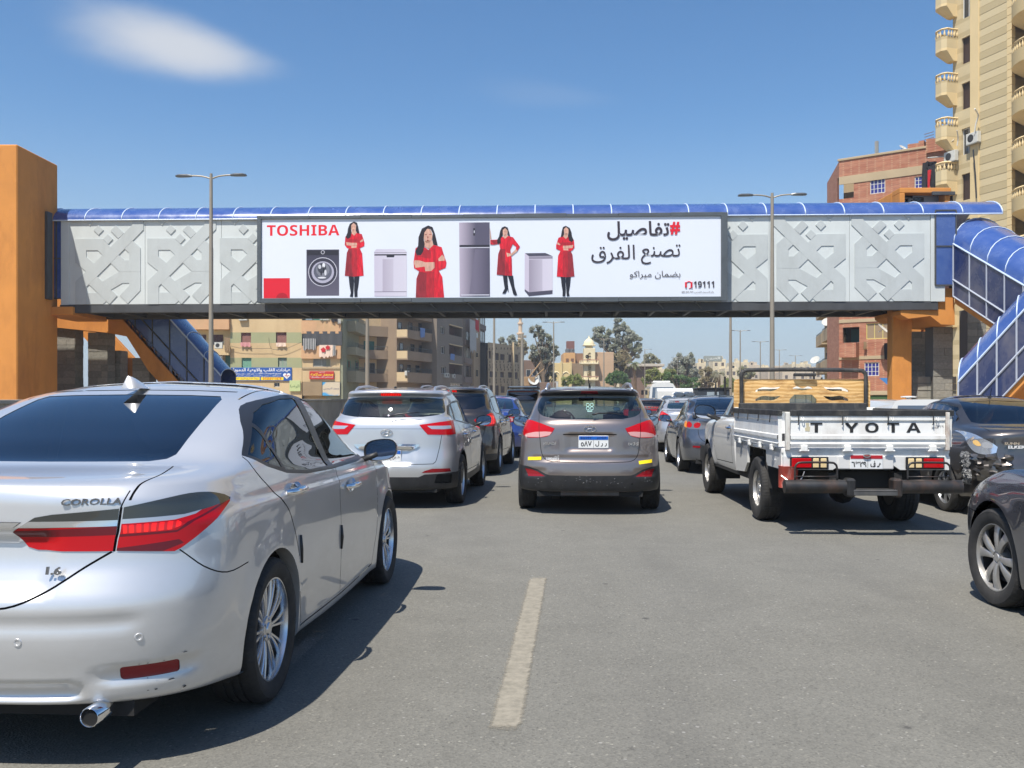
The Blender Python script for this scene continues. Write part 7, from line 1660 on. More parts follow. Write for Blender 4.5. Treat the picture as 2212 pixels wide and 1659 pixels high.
def city_left():
 o3=(358.4,664.6);k3=.17675
 BE=worn('render_beige',srgb(205,180,138),.92,.08,.25,.1,4,dirt=srgb(170,140,100),dirt_amt=.5);GB=worn('render_green_band',srgb(158,160,122),.92,.1,.3,.1,4,dirt=srgb(180,160,120),dirt_amt=.4)
 ORP=worn('render_peach',srgb(202,160,120),.9,.12,.5,.1,4,dirt=srgb(160,150,110),dirt_amt=.6);TEAL=mat('render_teal',srgb(60,120,108),.8);YEL=worn('render_yellow',srgb(214,198,150),.9,.06,.4,0)
 SHR=mat('shutter_red_brown',srgb(140,92,80),.7);SHG=mat('shutter_green',srgb(108,160,134),.7);SHY=mat('shutter_grey_green',srgb(146,156,138),.7);SHD=mat('shutter_maroon',srgb(84,48,50),.7)
 A=thing('apartment_building','beige block of flats with green bands above the front silver car, blue clinic banner','building');f=Fac(350,110,741,110,o3,k3);M=f.M;Zt=14.5
 wins=[((918,1040,305,430),SHR),((1345,1474,300,430),SHR),((925,1045,612,735),SHG),((1370,1478,610,722),SHY),((892,1095,20,96),None),((1350,1475,20,92),SHY),((1320,1390,912,970),None)]
 hs=[f.rect(*w)for w,_ in wins];xl,_=f.at(787,0);xr,_=f.at(1662,0);xc,_=f.at(1300,0)
 bands=[(0,f.at(0,895)[1],BE),(f.at(0,735)[1],f.at(0,612)[1],GB),(f.at(0,432)[1],f.at(0,302)[1],GB),(f.at(0,96)[1],Zt-4.2,GB)]
 zs=[0,f.at(0,735)[1],f.at(0,612)[1],f.at(0,432)[1],f.at(0,302)[1],f.at(0,96)[1],f.at(0,96)[1]+1.3,Zt]
 for i in range(len(zs)-1):
  m=MB();wall_holes(m,xl,xr,zs[i],zs[i+1],[h for h in hs if not(h[3]<=zs[i]or h[2]>=zs[i+1])],M)
  m.build('wall',GB if i in(1,3,5)else BE,A)
 MB().box(xl,xr,.36,9,0,Zt,M).build('core',mat('interior_dark',(.03,.03,.03),.9),A);MB().box(-.2,xr+.0,.3,9.5,Zt,Zt+.5,M).build('roof',BE,A)
 for(w,s_),h in zip(wins,hs):window(A,M,*h,.22,2,1,shutter=s_,frame_m=SHR if s_ is SHR else SHG if s_ in(SHG,SHY)else W_FR)
 h=f.rect(900,1000,95,155);ac_unit(A,M,(h[0]+h[1])/2,h[2],s=1.15)
 for(x,y_)in((700,505),):t_,z=f.at(x,y_);ac_unit(A,M,t_,z,y=-1.5,s=1.1)
 # balcony stack on the left
 x0,_=f.at(40,0);x1=xl-.02;z=lambda y_:f.at(0,y_)[1]
 m=MB();m.box(x0,x1,.9,9,0,Zt,M);m.build('wall',YEL,A)
 for i,(yt,yb,mt)in enumerate(((125,250,ORP),(460,562,BE),(765,878,ORP))):
  balcony(A,M,x0,x1,z(yb),z(yt),1.4,mt,rail=.35 if i else 0,y=.9)
 for i,(xa,xb)in enumerate(((130,300),(305,440),(445,590),(600,770))):a,b,c_,d=f.rect(xa,xb,30,108);window(A,M,a,b,c_,d+.6,.0,1,1,frame_m=AL,y=-.5,pane=mat('pane_grey',srgb(120,124,118),.2))
 for xa,xb in((330,460),(540,670)):a,b,c_,d=f.rect(xa,xb,325,460);window(A,M,a,b,c_,d,.0,2,1,frame_m=SHD,y=.88,shutter=SHD)
 a,b,c_,d=f.rect(708,785,562,740);MB().box(a,b,.6,.66,c_,d,M).build('screen',TEAL,A)
 # balcony stack on the right
 x0,x1=xr+.02,f.at(2142,0)[0]
 m=MB();m.box(x0,x1,1.0,9,0,Zt,M);m.build('wall',BE,A);MB().box(x0,x1,.8,.98,z(160),Zt,M).build('back_wall',TEAL,A)
 balcony(A,M,x0,x1,z(300),z(158),1.3,ORP,y=.95);balcony(A,M,x0,x1,z(605),z(468),1.3,ORP,y=.95)
 a,b,c_,d=f.rect(1668,2130,612,752);m=MB();h1=f.rect(1800,2012,622,722);wall_holes(m,a,b,c_,d,[h1],M,.2,y=-.1);m.build('wall',BE,A);window(A,M,*h1,.15,2,1,frame_m=AL,y=-.1,pane=mat('pane_grey',srgb(120,124,118),.2));MB().box(a,b,-.1,1,z(905),z(755),M).build('wall',BE,A);MB().tube([(a,-.2,z(740)),(b,-.2,z(740))],.04,5,M).build('railing',mat('railing_dark',srgb(70,82,80),.6),A)
 # side face towards the road
 s=Fac(741,110,775,121,(749.3,664.6),k3);m=MB();m.box(0,s.W,.02,2,0,Zt,s.M);m.build('side_wall',worn('render_olive',srgb(140,142,118),.9,.15,.3,.1,4),A)
 for y0,y1 in((195,300),(500,575),(780,900)):
  a,b,c_,d=s.rect(2,140,y0,y1);balcony(A,s.M,a,b,c_,d,1.1,worn('render_grey_green',srgb(150,146,124),.9,.15,.4,.1,4),rail=.5)
 for y0,y1,xa,xb in((645,740,5,40),(650,745,100,140)):a,b,c_,d=s.rect(xa,xb,y0,y1);window(A,s.M,a,b,c_,d,.0,1,1,frame_m=SHG,pane=G_DK)
 # signs
 a,b,c_,d=f.rect(797,1540,732,895);sg=thing('banner','wide blue clinic banner with white Arabic lettering and a heart, on the beige flats','sign');fr=lambda x,y_,dy=-.13:(f.at(x,y_)[0],dy,f.at(x,y_)[1])
 MB().bbox(a,b,-.12,-.02,c_,d,.01,M).build('board',mat('sign_blue',srgb(36,84,160),.5),sg)
 def stext(name,s_,x0,x1,y0,y1,mt,M_=M,fc=f,dy=-.13,par=sg,**k):r_=fc.rect(x0,x1,y0,y1);m=MB();put_text(m,s_,r_[0],r_[1],r_[2],r_[3],M_,y=dy,**k);m.build(name,mt,par)
 SW=mat('sign_white',srgb(235,235,235),.5)
 stext('title_lettering','عيادات القلب والاوعية الدموية',815,1525,738,790,SW,bold=.02);stext('line_lettering','جميع فحوصات القلب',1100,1415,793,822,SW,bold=.01);stext('line_lettering','ايكو القلب كبار واطفال',840,1080,798,822,SW);stext('line_lettering','رسم القلب عادي وبالمجهود - فحص الشرايين',845,1410,826,846,SW)
 for x0_,x1_ in((845,1150),(1165,1440)):a_,b_,c2,d2=f.rect(x0_,x1_,850,886);MB().box(a_,b_,-.135,-.12,c2,d2,M).build('yellow_strip',mat('sign_yellow',srgb(245,215,40),.5),sg)
 NV=mat('sign_red',srgb(190,40,30),.5);stext('phone_lettering',SB('01553111878'),1190,1415,852,882,NV,dy=-.14);stext('line_lettering','بنها شارع فريد ندا',860,1135,854,884,mat('sign_navy',srgb(30,50,110),.5),dy=-.14)
 hp=[(1480+45*(sin(t_)**3),832-36*(13*cos(t_)-5*cos(2*t_)-2*cos(3*t_)-cos(4*t_))/14)for t_ in[2*pi*i/26 for i in range(26)]];m=MB();flat_poly(m,[tuple(M@Vector(fr(x,y_,-.135)))for x,y_ in hp]);m.build('heart',SW,sg,fixn=False)
 m=MB();m.tube([fr(x,y_,-.15)for x,y_ in((1455,832),(1468,832),(1475,812),(1484,850),(1492,828),(1512,828))],.03,4,M);m.build('pulse_line',NV,sg)
 sg2=thing('sign','red doctor sign with yellow Arabic lettering on the beige flats','sign');a,b,c_,d=f.rect(1760,2058,778,875);MB().bbox(a,b,-.30,-.16,c_,d,.01,M).build('board',mat('sign_brick_red',srgb(186,50,44),.5),sg2)
 stext('name_lettering','محمد سلامه',1775,2050,796,832,mat('sign_yellow',srgb(245,215,40),.5),dy=-.31,par=sg2,bold=.02);stext('title_lettering','الدكتور',1875,1950,782,796,SW,dy=-.31,par=sg2);stext('line_lettering','استشاري القلب والقسطرة',1775,2045,836,866,SW,dy=-.31,par=sg2)
 sg3=thing('sign','pale green shop sign below the end of the blue banner','sign');a,b,c_,d=f.rect(1515,1648,890,1022);MB().bbox(a,b,-.2,-.1,c_,d,.01,M).build('board',mat('sign_lime',srgb(186,198,140),.5),sg3);stext('lettering','الرضا',1525,1635,940,985,mat('sign_green',srgb(60,100,50),.5),dy=-.21,par=sg3)
 sg4=thing('sign','blue and sandy poster sign at street level beside a blank brown board','sign');a,b,c_,d=f.rect(1918,2130,912,1075);pm=mat('poster_blue',srgb(90,170,210),.5);t=NT(pm);n=t.noise(t.coord(),.5,3,.6,.5);t.setc(t.ramp(n,[(.45,srgb(70,160,210)),(.55,srgb(205,190,165))],'EASE'));MB().bbox(a,b,-.22,-.14,c_,d,.01,M).build('board',pm,sg4);stext('lettering','محمد الترمسي',1930,2120,975,1010,mat('sign_navy',srgb(30,50,110),.5),dy=-.23,par=sg4)
 MB().bbox(*[a-.06,b+.06],-.13,-.05,c_-.06,d+.06,.01,M).build('frame',mat('railing_dark',srgb(70,82,80),.6),sg4)
 sg5=thing('sign','blank brown sign board left of the blue poster sign','sign');a,b,c_,d=f.rect(1675,1912,905,1075);MB().bbox(a,b,-.22,-.14,c_,d,.01,M).build('board',worn('board_brown',srgb(150,128,98),.8,.15,.6,.1,4),sg5)
 # washing on lines and balconies
 st=mat('cloth_striped',srgb(120,120,120),.9);t=NT(st);w=t.N('TexWave',bands_direction='X');w.inputs['Scale'].default_value=1.6;w.inputs['Distortion'].default_value=.6;t.L(t.coord(),w.inputs[0]);t.setc(t.ramp(w.outputs['Fac'],[(.45,srgb(60,62,64)),(.55,srgb(180,180,178))]))
 dkc=mat('cloth_charcoal',srgb(58,58,62),.9);t=NT(dkc);w=t.N('TexWave',bands_direction='X');w.inputs['Scale'].default_value=3.0;w.inputs['Distortion'].default_value=.4;t.L(t.coord(),w.inputs[0]);t.setc(t.ramp(w.outputs['Fac'],[(.4,srgb(44,44,48)),(.6,srgb(92,94,96))]))
 wc=mat('cloth_grey_white',srgb(176,176,172),.9);bkc=mat('cloth_black',srgb(34,34,38),.9);pk=mat('cloth_pink',srgb(200,140,140),.9);crm=mat('cloth_cream',srgb(225,200,180),.9);rd=mat('cloth_red',srgb(190,30,40),.9);bl=mat('cloth_blue',srgb(110,140,190),.9)
 L='clothes and covers hung on the flats'
 def hang(lab,x0_,x1_,y0_,y1_,mt,y=-.5,sd=0,nm='laundry',M_=M,fc=f,**k):r_=fc.rect(x0_,x1_,y0_,y1_);return cloth(nm,lab,M_,r_[0],r_[1],r_[3],r_[3]-r_[2],mt,y,sd,group=L,**k)
 hang('long dark striped curtain across the third floor balcony',1680,2160,292,465,dkc,-.36,1,'curtain',cols=30,uneven=.0);hang('striped grey cloth hanging at the left of the red rose blanket',1690,1840,380,530,st,-.55,2);hang('cream blanket with two large red roses over the balcony',1885,2050,460,622,crm,-.60,3,'blanket',amp=.03)
 h=f.rect(1910,2015,470,545)
 bk=[o for o in COL.objects if o.name.startswith('blanket')][-1]
 for cx,cz,r_ in((1938,520,28),(1992,492,26)):m=MB();tx,tz=f.at(cx,cz);rr=r_*k3*110/F_PX;flat_poly(m,[tuple(M@Vector((tx+rr*(1+.15*sin(5*t_))*cos(t_),-.68,tz+rr*(1+.15*sin(5*t_))*sin(t_))))for t_ in[2*pi*i/20 for i in range(20)]]);m.build('rose_print',rd,bk,fixn=False)
 hang('brown striped cloth right of the red rose blanket',2050,2085,462,600,st,-.6,4);hang('pink cloth under the left red shuttered window',918,1038,425,485,pk,-.2,5);hang('cream cloth under the right red shuttered window',1352,1470,430,482,crm,-.2,6);hang('grey sheets hanging top right of the beige flats',1890,2005,45,160,wc,-.5,7);hang('black and white clothes at the top right balcony of the beige flats',2030,2140,60,190,bkc,-.5,8);hang('white shirt beside the black clothes, top right balcony',2110,2150,50,215,wc,-.55,9)
 hang('grey and white striped curtain across the lower left balcony',420,705,565,740,st,-.4,10,'curtain',cols=30,uneven=.0);hang('tied bundle of brown cloth at the left balcony corner',735,800,370,555,mat('cloth_tan',srgb(140,118,90),.9),-.6,11)
 MB().bbox(*f.rect(1712,1792,75,150)[:2],-.2,.4,*f.rect(1712,1792,75,150)[2:],.03,M).build('water_tank',mat('tank_pale_blue',srgb(150,180,200),.5),A)
 for pts in(((1265,370),(1290,495),(1380,515),(1480,500),(1660,425)),((800,470),(950,498),(1290,500))):m=MB();m.tube(crom([fr(x,y_,-.3)for x,y_ in pts],4),.02,4,M);m.build('cable',M_TRIM,A)
 # brown balconies receding along the road
 o4=(749.3,664.6)
 TB=worn('render_taupe',srgb(150,130,108),.92,.1,.3,.1,4,dirt=srgb(110,96,82),dirt_amt=.5);TS=worn('render_sand',srgb(206,184,146),.92,.06,.3,.1,4);BR=worn('render_umber',srgb(118,98,84),.92,.12,.3,.1,4)
 def block(label,u0,d0,u1,d1,top_y,wall_m,grp=None,back=10,name='apartment_building'):
  c=thing(name,label,'building',group=grp);fc=Fac(u0,d0,u1,d1,o4,k3);zt=fc.at((u0+u1)/2/k3-o4[0]/k3,top_y)[1];return c,fc,zt
 B,fb,zt=block('taupe flats with long balconies right of the beige flats',775,121,866,124.5,-60,TB);zt=15
 MB().box(0,fb.W,1.4,11,0,zt,fb.M).build('wall',TS,B)
 tanb=worn('brick_tan_wall',srgb(212,184,142),.9,.12,.6,.6,3);r_=fb.rect(80,575,45,262);MB().box(r_[0],r_[1],.9,1.3,r_[2],r_[3]+3,fb.M).build('upper_wall',tanb,B)
 for y0,y1 in((228,335),(520,612),(805,893)):a,b,c_,d=fb.rect(146,648,y0,y1);balcony(B,fb.M,a,b,c_,d,1.2,TB,rail=.5 if y0>400 else 0,y=1.3)
 for(x0_,x1_,y0,y1,mt)in((262,292,400,520,TEAL),(325,388,405,525,TEAL),(525,560,425,530,None),(270,400,670,800,None),(525,562,675,790,None)):a,b,c_,d=fb.rect(x0_,x1_,y0,y1);window(B,fb.M,a,b,c_,d,0,2,1,frame_m=mt or AL,y=1.38,pane=mt or G_DK)
 Cc,fc,_=block('taupe flats with square balconies whose ends catch the sun',866,123,946,136,0,BR);MB().box(0,fc.W,.6,9,0,15,fc.M).build('wall',TB,Cc);r_=fc.rect(1035,1090,0,900);MB().box(r_[0],fc.W+.1,.0,.6,0,15,fc.M).build('pier_wall',BR,Cc)
 for y0,y1 in((40,140),(300,385),(550,640),(800,905)):a,b,c_,d=fc.rect(660,1030,y0,y1);balcony(Cc,fc.M,a,b,c_,d,1.6,TB,side_m=TS,rail=.5,y=.6)  # balcony ends take a paler render: their sunlit tone is put into the colour
 for x0_,y0 in((670,175),(800,180),(920,190),(690,430),(825,445),(925,455),(690,690),(780,700),(885,705)):a,b,c_,d=fc.rect(x0_,x0_+45,y0,y0+95);window(Cc,fc.M,a,b,c_,d,0,1,1,frame_m=mat('frame_brown',srgb(80,66,58),.7),y=.58,pane=G_DK)
 ac_unit(Cc,fc.M,fc.at(668,0)[0],fc.at(668,828)[1],y=-.6)
 D,fd,_=block('grey rendered flats with three dark brick balcony recesses',944,131,1006,146,0,None);GR=worn('render_grey_brown',srgb(128,118,106),.92,.08,.3,.1,4);zt=fd.at(1250,75)[1]
 rec=[fd.rect(1250,1408,a_,b_)for a_,b_ in((232,345),(465,580),(695,812))];wn=[fd.rect(1146,1190,232,320),fd.rect(1152,1194,472,560),fd.rect(1156,1210,722,808)];bw=fd.rect(1262,1415,925,1010)
 m=MB();wall_holes(m,0,fd.W,0,zt,rec+wn+[bw],fd.M,.5);m.build('wall',GR,D);MB().box(0,fd.W,1.6,9,0,zt,fd.M).build('core',mat('interior_dark',(.03,.03,.03),.9),D);MB().box(-.05,.02,0,9,0,zt,fd.M).build('side_wall',GR,D);MB().box(-.1,fd.W,-.1,9,zt,zt+.3,fd.M).build('parapet',GR,D)
 for h in rec:recess(D,fd.M,*h,1.2,mat('brick_dark_brown',srgb(88,62,52),.9),door=False);window(D,fd.M,h[0]+.4,h[0]+1.8,h[2],h[2]+1.6,0,2,1,y=1.15,frame_m=W_FR);MB().bbox(h[0]-.1,h[1]+.1,-.12,.02,h[3],h[3]+.14,.01,fd.M).build('lintel',TS,D)
 for h in wn:window(D,fd.M,*h,.2,2,1,frame_m=W_FR)
 window(D,fd.M,*bw,.2,5,3,frame_m=W_FR)
 for x,y_ in((1190,850),(1290,860),(1215,850)):ac_unit(D,fd.M,fd.at(x,0)[0],fd.at(x,y_)[1])
 cloth('laundry','blue cloth hanging from the middle recess of the grey flats',fd.M,*fd.rect(1255,1305,565,620)[:2],fd.at(1280,565)[1],1.0,bl,-.15,21,group=L);cloth('laundry','blue and black clothes on the sunlit square balcony rail',fc.M,*fc.rect(805,865,250,320)[:2],fc.at(830,250)[1],1.4,bl,-1.1,22,group=L)
 tp=thing('tarpaulin','blue, yellow and green tarpaulin along the roof edge of the grey flats','tarpaulin')
 for x0_,x1_,mt in((1150,1270,mat('tarp_aqua',srgb(150,205,205),.7)),(1270,1350,mat('tarp_yellow',srgb(225,220,150),.7)),(1350,1425,mat('tarp_green',srgb(70,120,60),.7))):a,b,c_,d=fd.rect(x0_,x1_,30,95);MB().grid(lambda u,v:(a+(b-a)*u,.1+.15*sin(u*9),zt+.25+1.6*v-.3*sin(pi*u)),8,3,fd.M).build('sheet',mt,tp)
 E_,fe,_=block('narrow flats with a sandy corner strip and dark glazed balconies',1006,144,1054,164,0,None);TP=worn('render_mauve_grey',srgb(128,112,102),.92,.1,.3,.1,4);MB().box(0,fe.W,.5,8,0,17,fe.M).build('wall',TP,E_)
 a,b,_,_=fe.rect(1550,1630,0,100);MB().box(a,b,.0,.5,0,17,fe.M).build('pilaster',worn('render_clay',srgb(170,146,116),.9,.08,.4,0),E_)
 for x0_,x1_,y0,y1 in((1462,1548,290,400),(1462,1548,485,618),(1462,1548,712,848),(1632,1715,85,205),(1632,1715,285,420),(1632,1715,498,640),(1632,1715,728,858)):
  a,b,c_,d=fe.rect(x0_,x1_,y0,y1);window(E_,fe.M,a,b,c_,d,0,3,1,frame_m=mat('frame_brown',srgb(80,66,58),.7),y=.48,pane=G_DK if(x0_+y0)%3 else mat('pane_grey',srgb(120,124,118),.2));MB().box(a,b,.2,.5,c_-.9,c_,fe.M).build('balcony',TP,E_)
 for y0,y1 in((85,165),(300,375),(545,610),(755,845)):a,b,c_,d=fe.rect(1570,1602,y0,y1);window(E_,fe.M,a,b,c_,d,0,2,1,frame_m=TS,y=-.02)
 cloth('laundry','white and black clothes hanging high on the narrow flats',fe.M,*fe.rect(1470,1550,150,280)[:2],fe.at(1500,150)[1],5.5,wc,-.4,24,group=L);cloth('laundry','red cloth beside the white and black clothes',fe.M,*fe.rect(1540,1580,150,210)[:2],fe.at(1560,150)[1],2.0,rd,-.45,25,group=L)
 F,ff,_=block('low sandy building dotted with small round holes, left of the thin minaret',1054,156,1131,172,0,None);SN=worn('render_dotted_sand',srgb(190,166,132),.92,.08,.3,.1,4);zt=ff.at(1880,445)[1]
 wn=[ff.rect(*w)for w in((1735,1765,525,622),(1812,1862,555,642),(1875,1930,568,642),(1975,2016,572,668),(2045,2095,572,668),(1745,1836,780,850),(1875,1922,785,852),(1970,2022,790,856),(2045,2090,790,870),(1745,1860,950,1100),(1880,1930,960,1040))]
 m=MB();wall_holes(m,0,ff.W,0,zt,wn,ff.M,.3);m.build('wall',SN,F);MB().box(0,ff.W,.31,9,0,zt-.1,ff.M).build('core',mat('interior_dark',(.03,.03,.03),.9),F)
 for h in wn:window(F,ff.M,*h,.2,2,1,frame_m=mat('frame_brown',srgb(80,66,58),.7),shutter=mat('shutter_brown',srgb(104,82,70),.7))
 m=MB();r2=random.Random(8)
 for y_ in(500,560,660,700,730,760,880,910,945):
  for x in range(1745,2150,44):
   tx,tz=ff.at(x+r2.uniform(-8,8),y_+r2.uniform(-5,5))
   if any(h[0]-.2<tx<h[1]+.2 and h[2]-.2<tz<h[3]+.2 for h in wn)or tz>zt-.3:continue
   m.lathe([(0,0),(.22,0)],8,'y',ff.M@T(tx,-.012,tz))
 tag(m.build('round_hole',mat('hole_dark',srgb(96,76,60),.9),F),kind='stuff');a,b,_,_=ff.rect(2022,2036,0,10);MB().bbox(a,b,-.3,0,0,zt+.6,.02,ff.M).build('pilaster',TS,F)
def city_mid():
 o5=(1140.3,677.7);k5=.14729
 def pl(label,u0,u1,vt,d,depth,mt,name='building',zb=0,cat='building',z_top=None):
  a,b=P(u0,vt,d),P(u1,vt,d);c=thing(name,label,cat,(a.x,d,0));MB().bbox(0,b.x-a.x,0,depth,zb,a.z,.05).build('wall',mt,c);return c,b.x-a.x,a.z
 BRN=worn('render_brown_far',srgb(122,100,86),.92,.1,.3,.1,4);CRM=worn('render_cream',srgb(222,208,172),.9,.05,.3,.05,4);YLW=worn('render_ochre',srgb(206,184,132),.92,.06,.3,.05,4);TAN=worn('render_tan',srgb(198,152,96),.92,.06,.3,.05,4)
 c,W,z=pl('brown building with two white pipes behind the dotted sandy one',1124,1166,778,176,10,BRN)
 for fx in(.02,.86):MB().tube([(W*fx+.3,-.15,0),(W*fx+.3,-.15,z)],.22,6).build('pipe',W_FR,c)
 for fx in(.3,.62):window(c,frame((c.location.x,175.9,0),Vector((1,0,0)))if False else Matrix.Identity(4),W*fx,W*fx+.9,z-3.6,z-1.8,0,1,1,y=-.03)
 w_,W2,z2=pl('low brown wall with a round white dish before the brown building',1130,1201,826,150,.6,BRN,'boundary_wall',cat='wall');dish(w_,Vector((1.6,-.3,z2+.3)),.9,.3,.5)
 m=MB();m.tube([(.2,-.3,z2-.2),(2.8,-.3,z2+3.2)],.12,5);m.tube([(.8,-.3,z2-.2),(3.4,-.3,z2+2.2)],.10,5);m.bbox(-.3,1.9,-.5,-.1,z2-.6,z2+.9,.05);m.build('broken_timber',worn('timber_old',srgb(160,130,96),.9,.2,1,.1,5),w_)
 # ochre institute with blind arches
 c,W,z=pl('ochre building with shallow blind arches and white window grilles, left of the pale tower',1190,1234,784,205,14,YLW)
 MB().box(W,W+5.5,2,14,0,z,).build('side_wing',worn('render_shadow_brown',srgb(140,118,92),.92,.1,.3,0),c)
 for i in range(2):
  x0=W*(.08+.47*i);x1=x0+W*.38;zc=z-3.2
  m=MB();pts=[(x0,zc-3.5)]+[(x0,zc)]+[((x0+x1)/2-(x1-x0)/2*cos(a),zc+1.2*sin(a))for a in[pi*j/10 for j in range(11)]]+[(x1,zc),(x1,zc-3.5)];m.tube([(a,-.02,b)for a,b in pts],.14,4);m.build('arch_moulding',CRM,c)
  w0=MB().box(x0+.5,x1-.5,-.06,-.01,zc-3.0,zc-.9).build('window',G_DK,c);m=MB()
  for j in range(7):xx=x0+.5+(x1-x0-1)*j/6;m.box(xx-.05,xx+.05,-.10,-.06,zc-3.0,zc-.9)
  m.box(x0+.5,x1-.5,-.10,-.06,zc-3.05,zc-2.9);m.box(x0+.5,x1-.5,-.10,-.06,zc-1.0,zc-.85);m.build('grille',W_FR,w0)
 for fx in(.0,.5,.96):MB().bbox(W*fx-.2,W*fx+.3,-.25,.0,0,z+.3,.03).build('pilaster',YLW,c)
 # tan flats with water tanks
 c,W,z=pl('tan flats with a brown tank room and two water tanks on the roof',1217.5,1243,762,260,14,TAN)
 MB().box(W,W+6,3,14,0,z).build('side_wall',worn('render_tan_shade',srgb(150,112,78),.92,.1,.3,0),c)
 for j in range(3):
  for i in range(2):MB().box(W*(.2+.42*i),W*(.2+.42*i)+.8,-.06,0,z-2.6-j*3.4,z-1.6-j*3.4).build('window',mat('window_brown',srgb(110,76,50),.7),c)
  MB().bbox(-.05,W+.05,-.15,0,z-3.6-j*3.4,z-3.3-j*3.4,.02).build('string_course',TAN,c)
 MB().bbox(W*.3,W*.3+2.2,2,5,z,z+3.4,.03).build('tank_room',worn('brick_maroon',srgb(120,78,66),.9,.1,.5,0),c)
 for fx in(.25,.62):MB().lathe([(0,0),(.7,0),(.72,1.0),(0,1.25)],12,'z',T(W*fx+.4,1.2,z)).build('water_tank',mat('tank_grey',srgb(90,92,92),.6),c)
 # pale square tower with galleries
 d=165;q=lambda x,y:P(o5[0]+x*k5,o5[1]+y*k5,d);a=q(818,500);b=q(988,500);c=thing('tower','pale cream square tower with two balustraded galleries and a small domed cap','tower',(a.x,d,0));W=b.x-a.x;Z=lambda y:q(0,y).z
 OCR=worn('stone_rose',srgb(176,132,112),.8,.1,.5,0)
 MB().bbox(.05,W,0,W,-.1,Z(505),.04).build('shaft',CRM,c);MB().bbox(.4,W-.4,.4,W-.4,Z(505),Z(455),.03).build('lantern',CRM,c)
 MB().lathe([(1.0,0),(.98,.25),(.8,.7),(.45,1.05),(.14,1.25),(.08,1.6),(0,1.75)],14,'z',T(W/2,W/2,Z(455))).build('cap',CRM,c,smooth=True);MB().bbox(W/2-1.1,W/2+1.1,W/2-1.1,W/2+1.1,Z(460)-.1,Z(455)+.02,.03).build('cap_cornice',CRM,c)
 for yb,yt in((742,678),(980,920)):
  zb,zt=Z(yb),Z(yt);g_=MB().bbox(-.55,W+.55,-.6,W+.6,zb,zb+.32,.05).build('gallery',CRM,c)
  m=MB()
  for i in range(8):
   x=-.48+(W+.96)*i/7
   for yy in(-.55,W+.5):m.tube([(x,yy,zb+.3),(x,yy,zt)],[.09,.06],5)
   m.tube([(W+.5,-.5+(W+1)*i/7,zb+.3),(W+.5,-.5+(W+1)*i/7,zt)],[.09,.06],5)
  m.build('baluster',CRM,g_);m=MB();m.bbox(-.58,W+.58,-.62,-.46,zt-.08,zt+.06,.02);m.bbox(W+.44,W+.6,-.6,W+.6,zt-.08,zt+.06,.02);m.build('handrail',OCR,g_)
 m=MB();cx=W*.52
 for yy in(600,640):m.tube([(cx+.28*cos(t),-.06,Z(yy)+.30*sin(t))for t in[R(50)+R(260)*i/14 for i in range(15)]],.06,4)
 for i,yy in enumerate((775,800,830,860,890,915,1010)):m.tube([(cx-.28,-.06,Z(yy)),(cx,-.06,Z(yy)+.28),(cx+.28,-.06,Z(yy)),(cx,-.06,Z(yy)-.28)],.05,4,closed=True)
 m.build('ornament',mat('ornament_olive',srgb(130,112,72),.8),c)
 MB().bbox(W+.0,W+3.4,W*.4,W*1.6,0,Z(560),.05).build('annex',worn('render_pinkish',srgb(188,158,128),.9,.08,.3,0),c)
 ls=MB().lathe([(.05,0),(.12,-.2),(.32,-.5)],12,'y',T(W*.28,-.1,Z(632))).build('loudspeaker',M_TRIM,c)
 # thin minaret far off on the left
 d=300;p=P(1124,861,d);c=thing('minaret','thin pale minaret with tiered galleries rising above the low buildings','minaret',(p.x,d,0));zv=lambda v:P(0,v,d).z
 prof=[(2.0,0),(2.0,zv(723)),(2.9,zv(722)),(2.9,zv(719)),(1.5,zv(718)),(1.5,zv(701)),(2.2,zv(700)),(2.2,zv(697)),(1.1,zv(696)),(1.1,zv(688)),(1.7,zv(687)),(1.7,zv(685)),(.9,zv(684.5)),(1.25,zv(682)),(.9,zv(680)),(.2,zv(678)),(.15,zv(671)),(0,zv(670))]
 prof=[(a_*.42,b_)for a_,b_ in prof];MB().lathe(prof,10,'z').build('shaft',worn('stone_pink_cream',srgb(205,180,150),.9,.06,.1,0),c,smooth=30)
 # long dark shed with a pale roof edge, and far roofs
 c,W,z=pl('dark brown shed with a pale roof edge behind the palm',1363,1420,792,175,12,BRN,'shed');MB().bbox(-.6,W+1.2,-1,12,z,z+.5,.05).build('roof_edge',worn('metal_sheet_pale',srgb(186,176,160),.6,.1,1,0),c)
 r2=random.Random(21);pal=[srgb(176,134,112),srgb(196,180,156),srgb(170,158,140),srgb(206,192,160),srgb(150,120,104)]
 far=[(1412,1442,797,330,'pinkish'),(1455,1478,790,300,'sunlit cream'),(1478,1500,800,320,'low cream'),(1506,1532,784,340,'pink topped'),(1540,1568,776,360,'grey tall'),(1566,1592,795,350,'brown low'),(1586,1618,782,380,'red brick'),(1614,1640,788,390,'rust coloured'),(1637,1662,792,400,'sand coloured'),(1672,1712,790,420,'flat grey'),(1660,1690,800,360,'pale low'),(1710,1752,786,400,'wide cluttered'),(1690,1760,803,350,'long low'),(1745,1775,800,380,'small plain'),(1330,1362,762,260,'peach'),(1242,1262,790,280,'plain brown'),(1040,1060,790,260,'narrow dark')]
 where=['left of the sign board','behind the trees','beside the fan palm','under the sign board','left of the thick lamp post','right of the fan palm','right of the thick lamp post','behind the truck hoop','near the second lamp','right of the tall near post','over the wooden board','near the right hand flats','above the truck hoop','beside the right hand flats','behind the largest tree','left of the pale tower','beyond the dotted building']
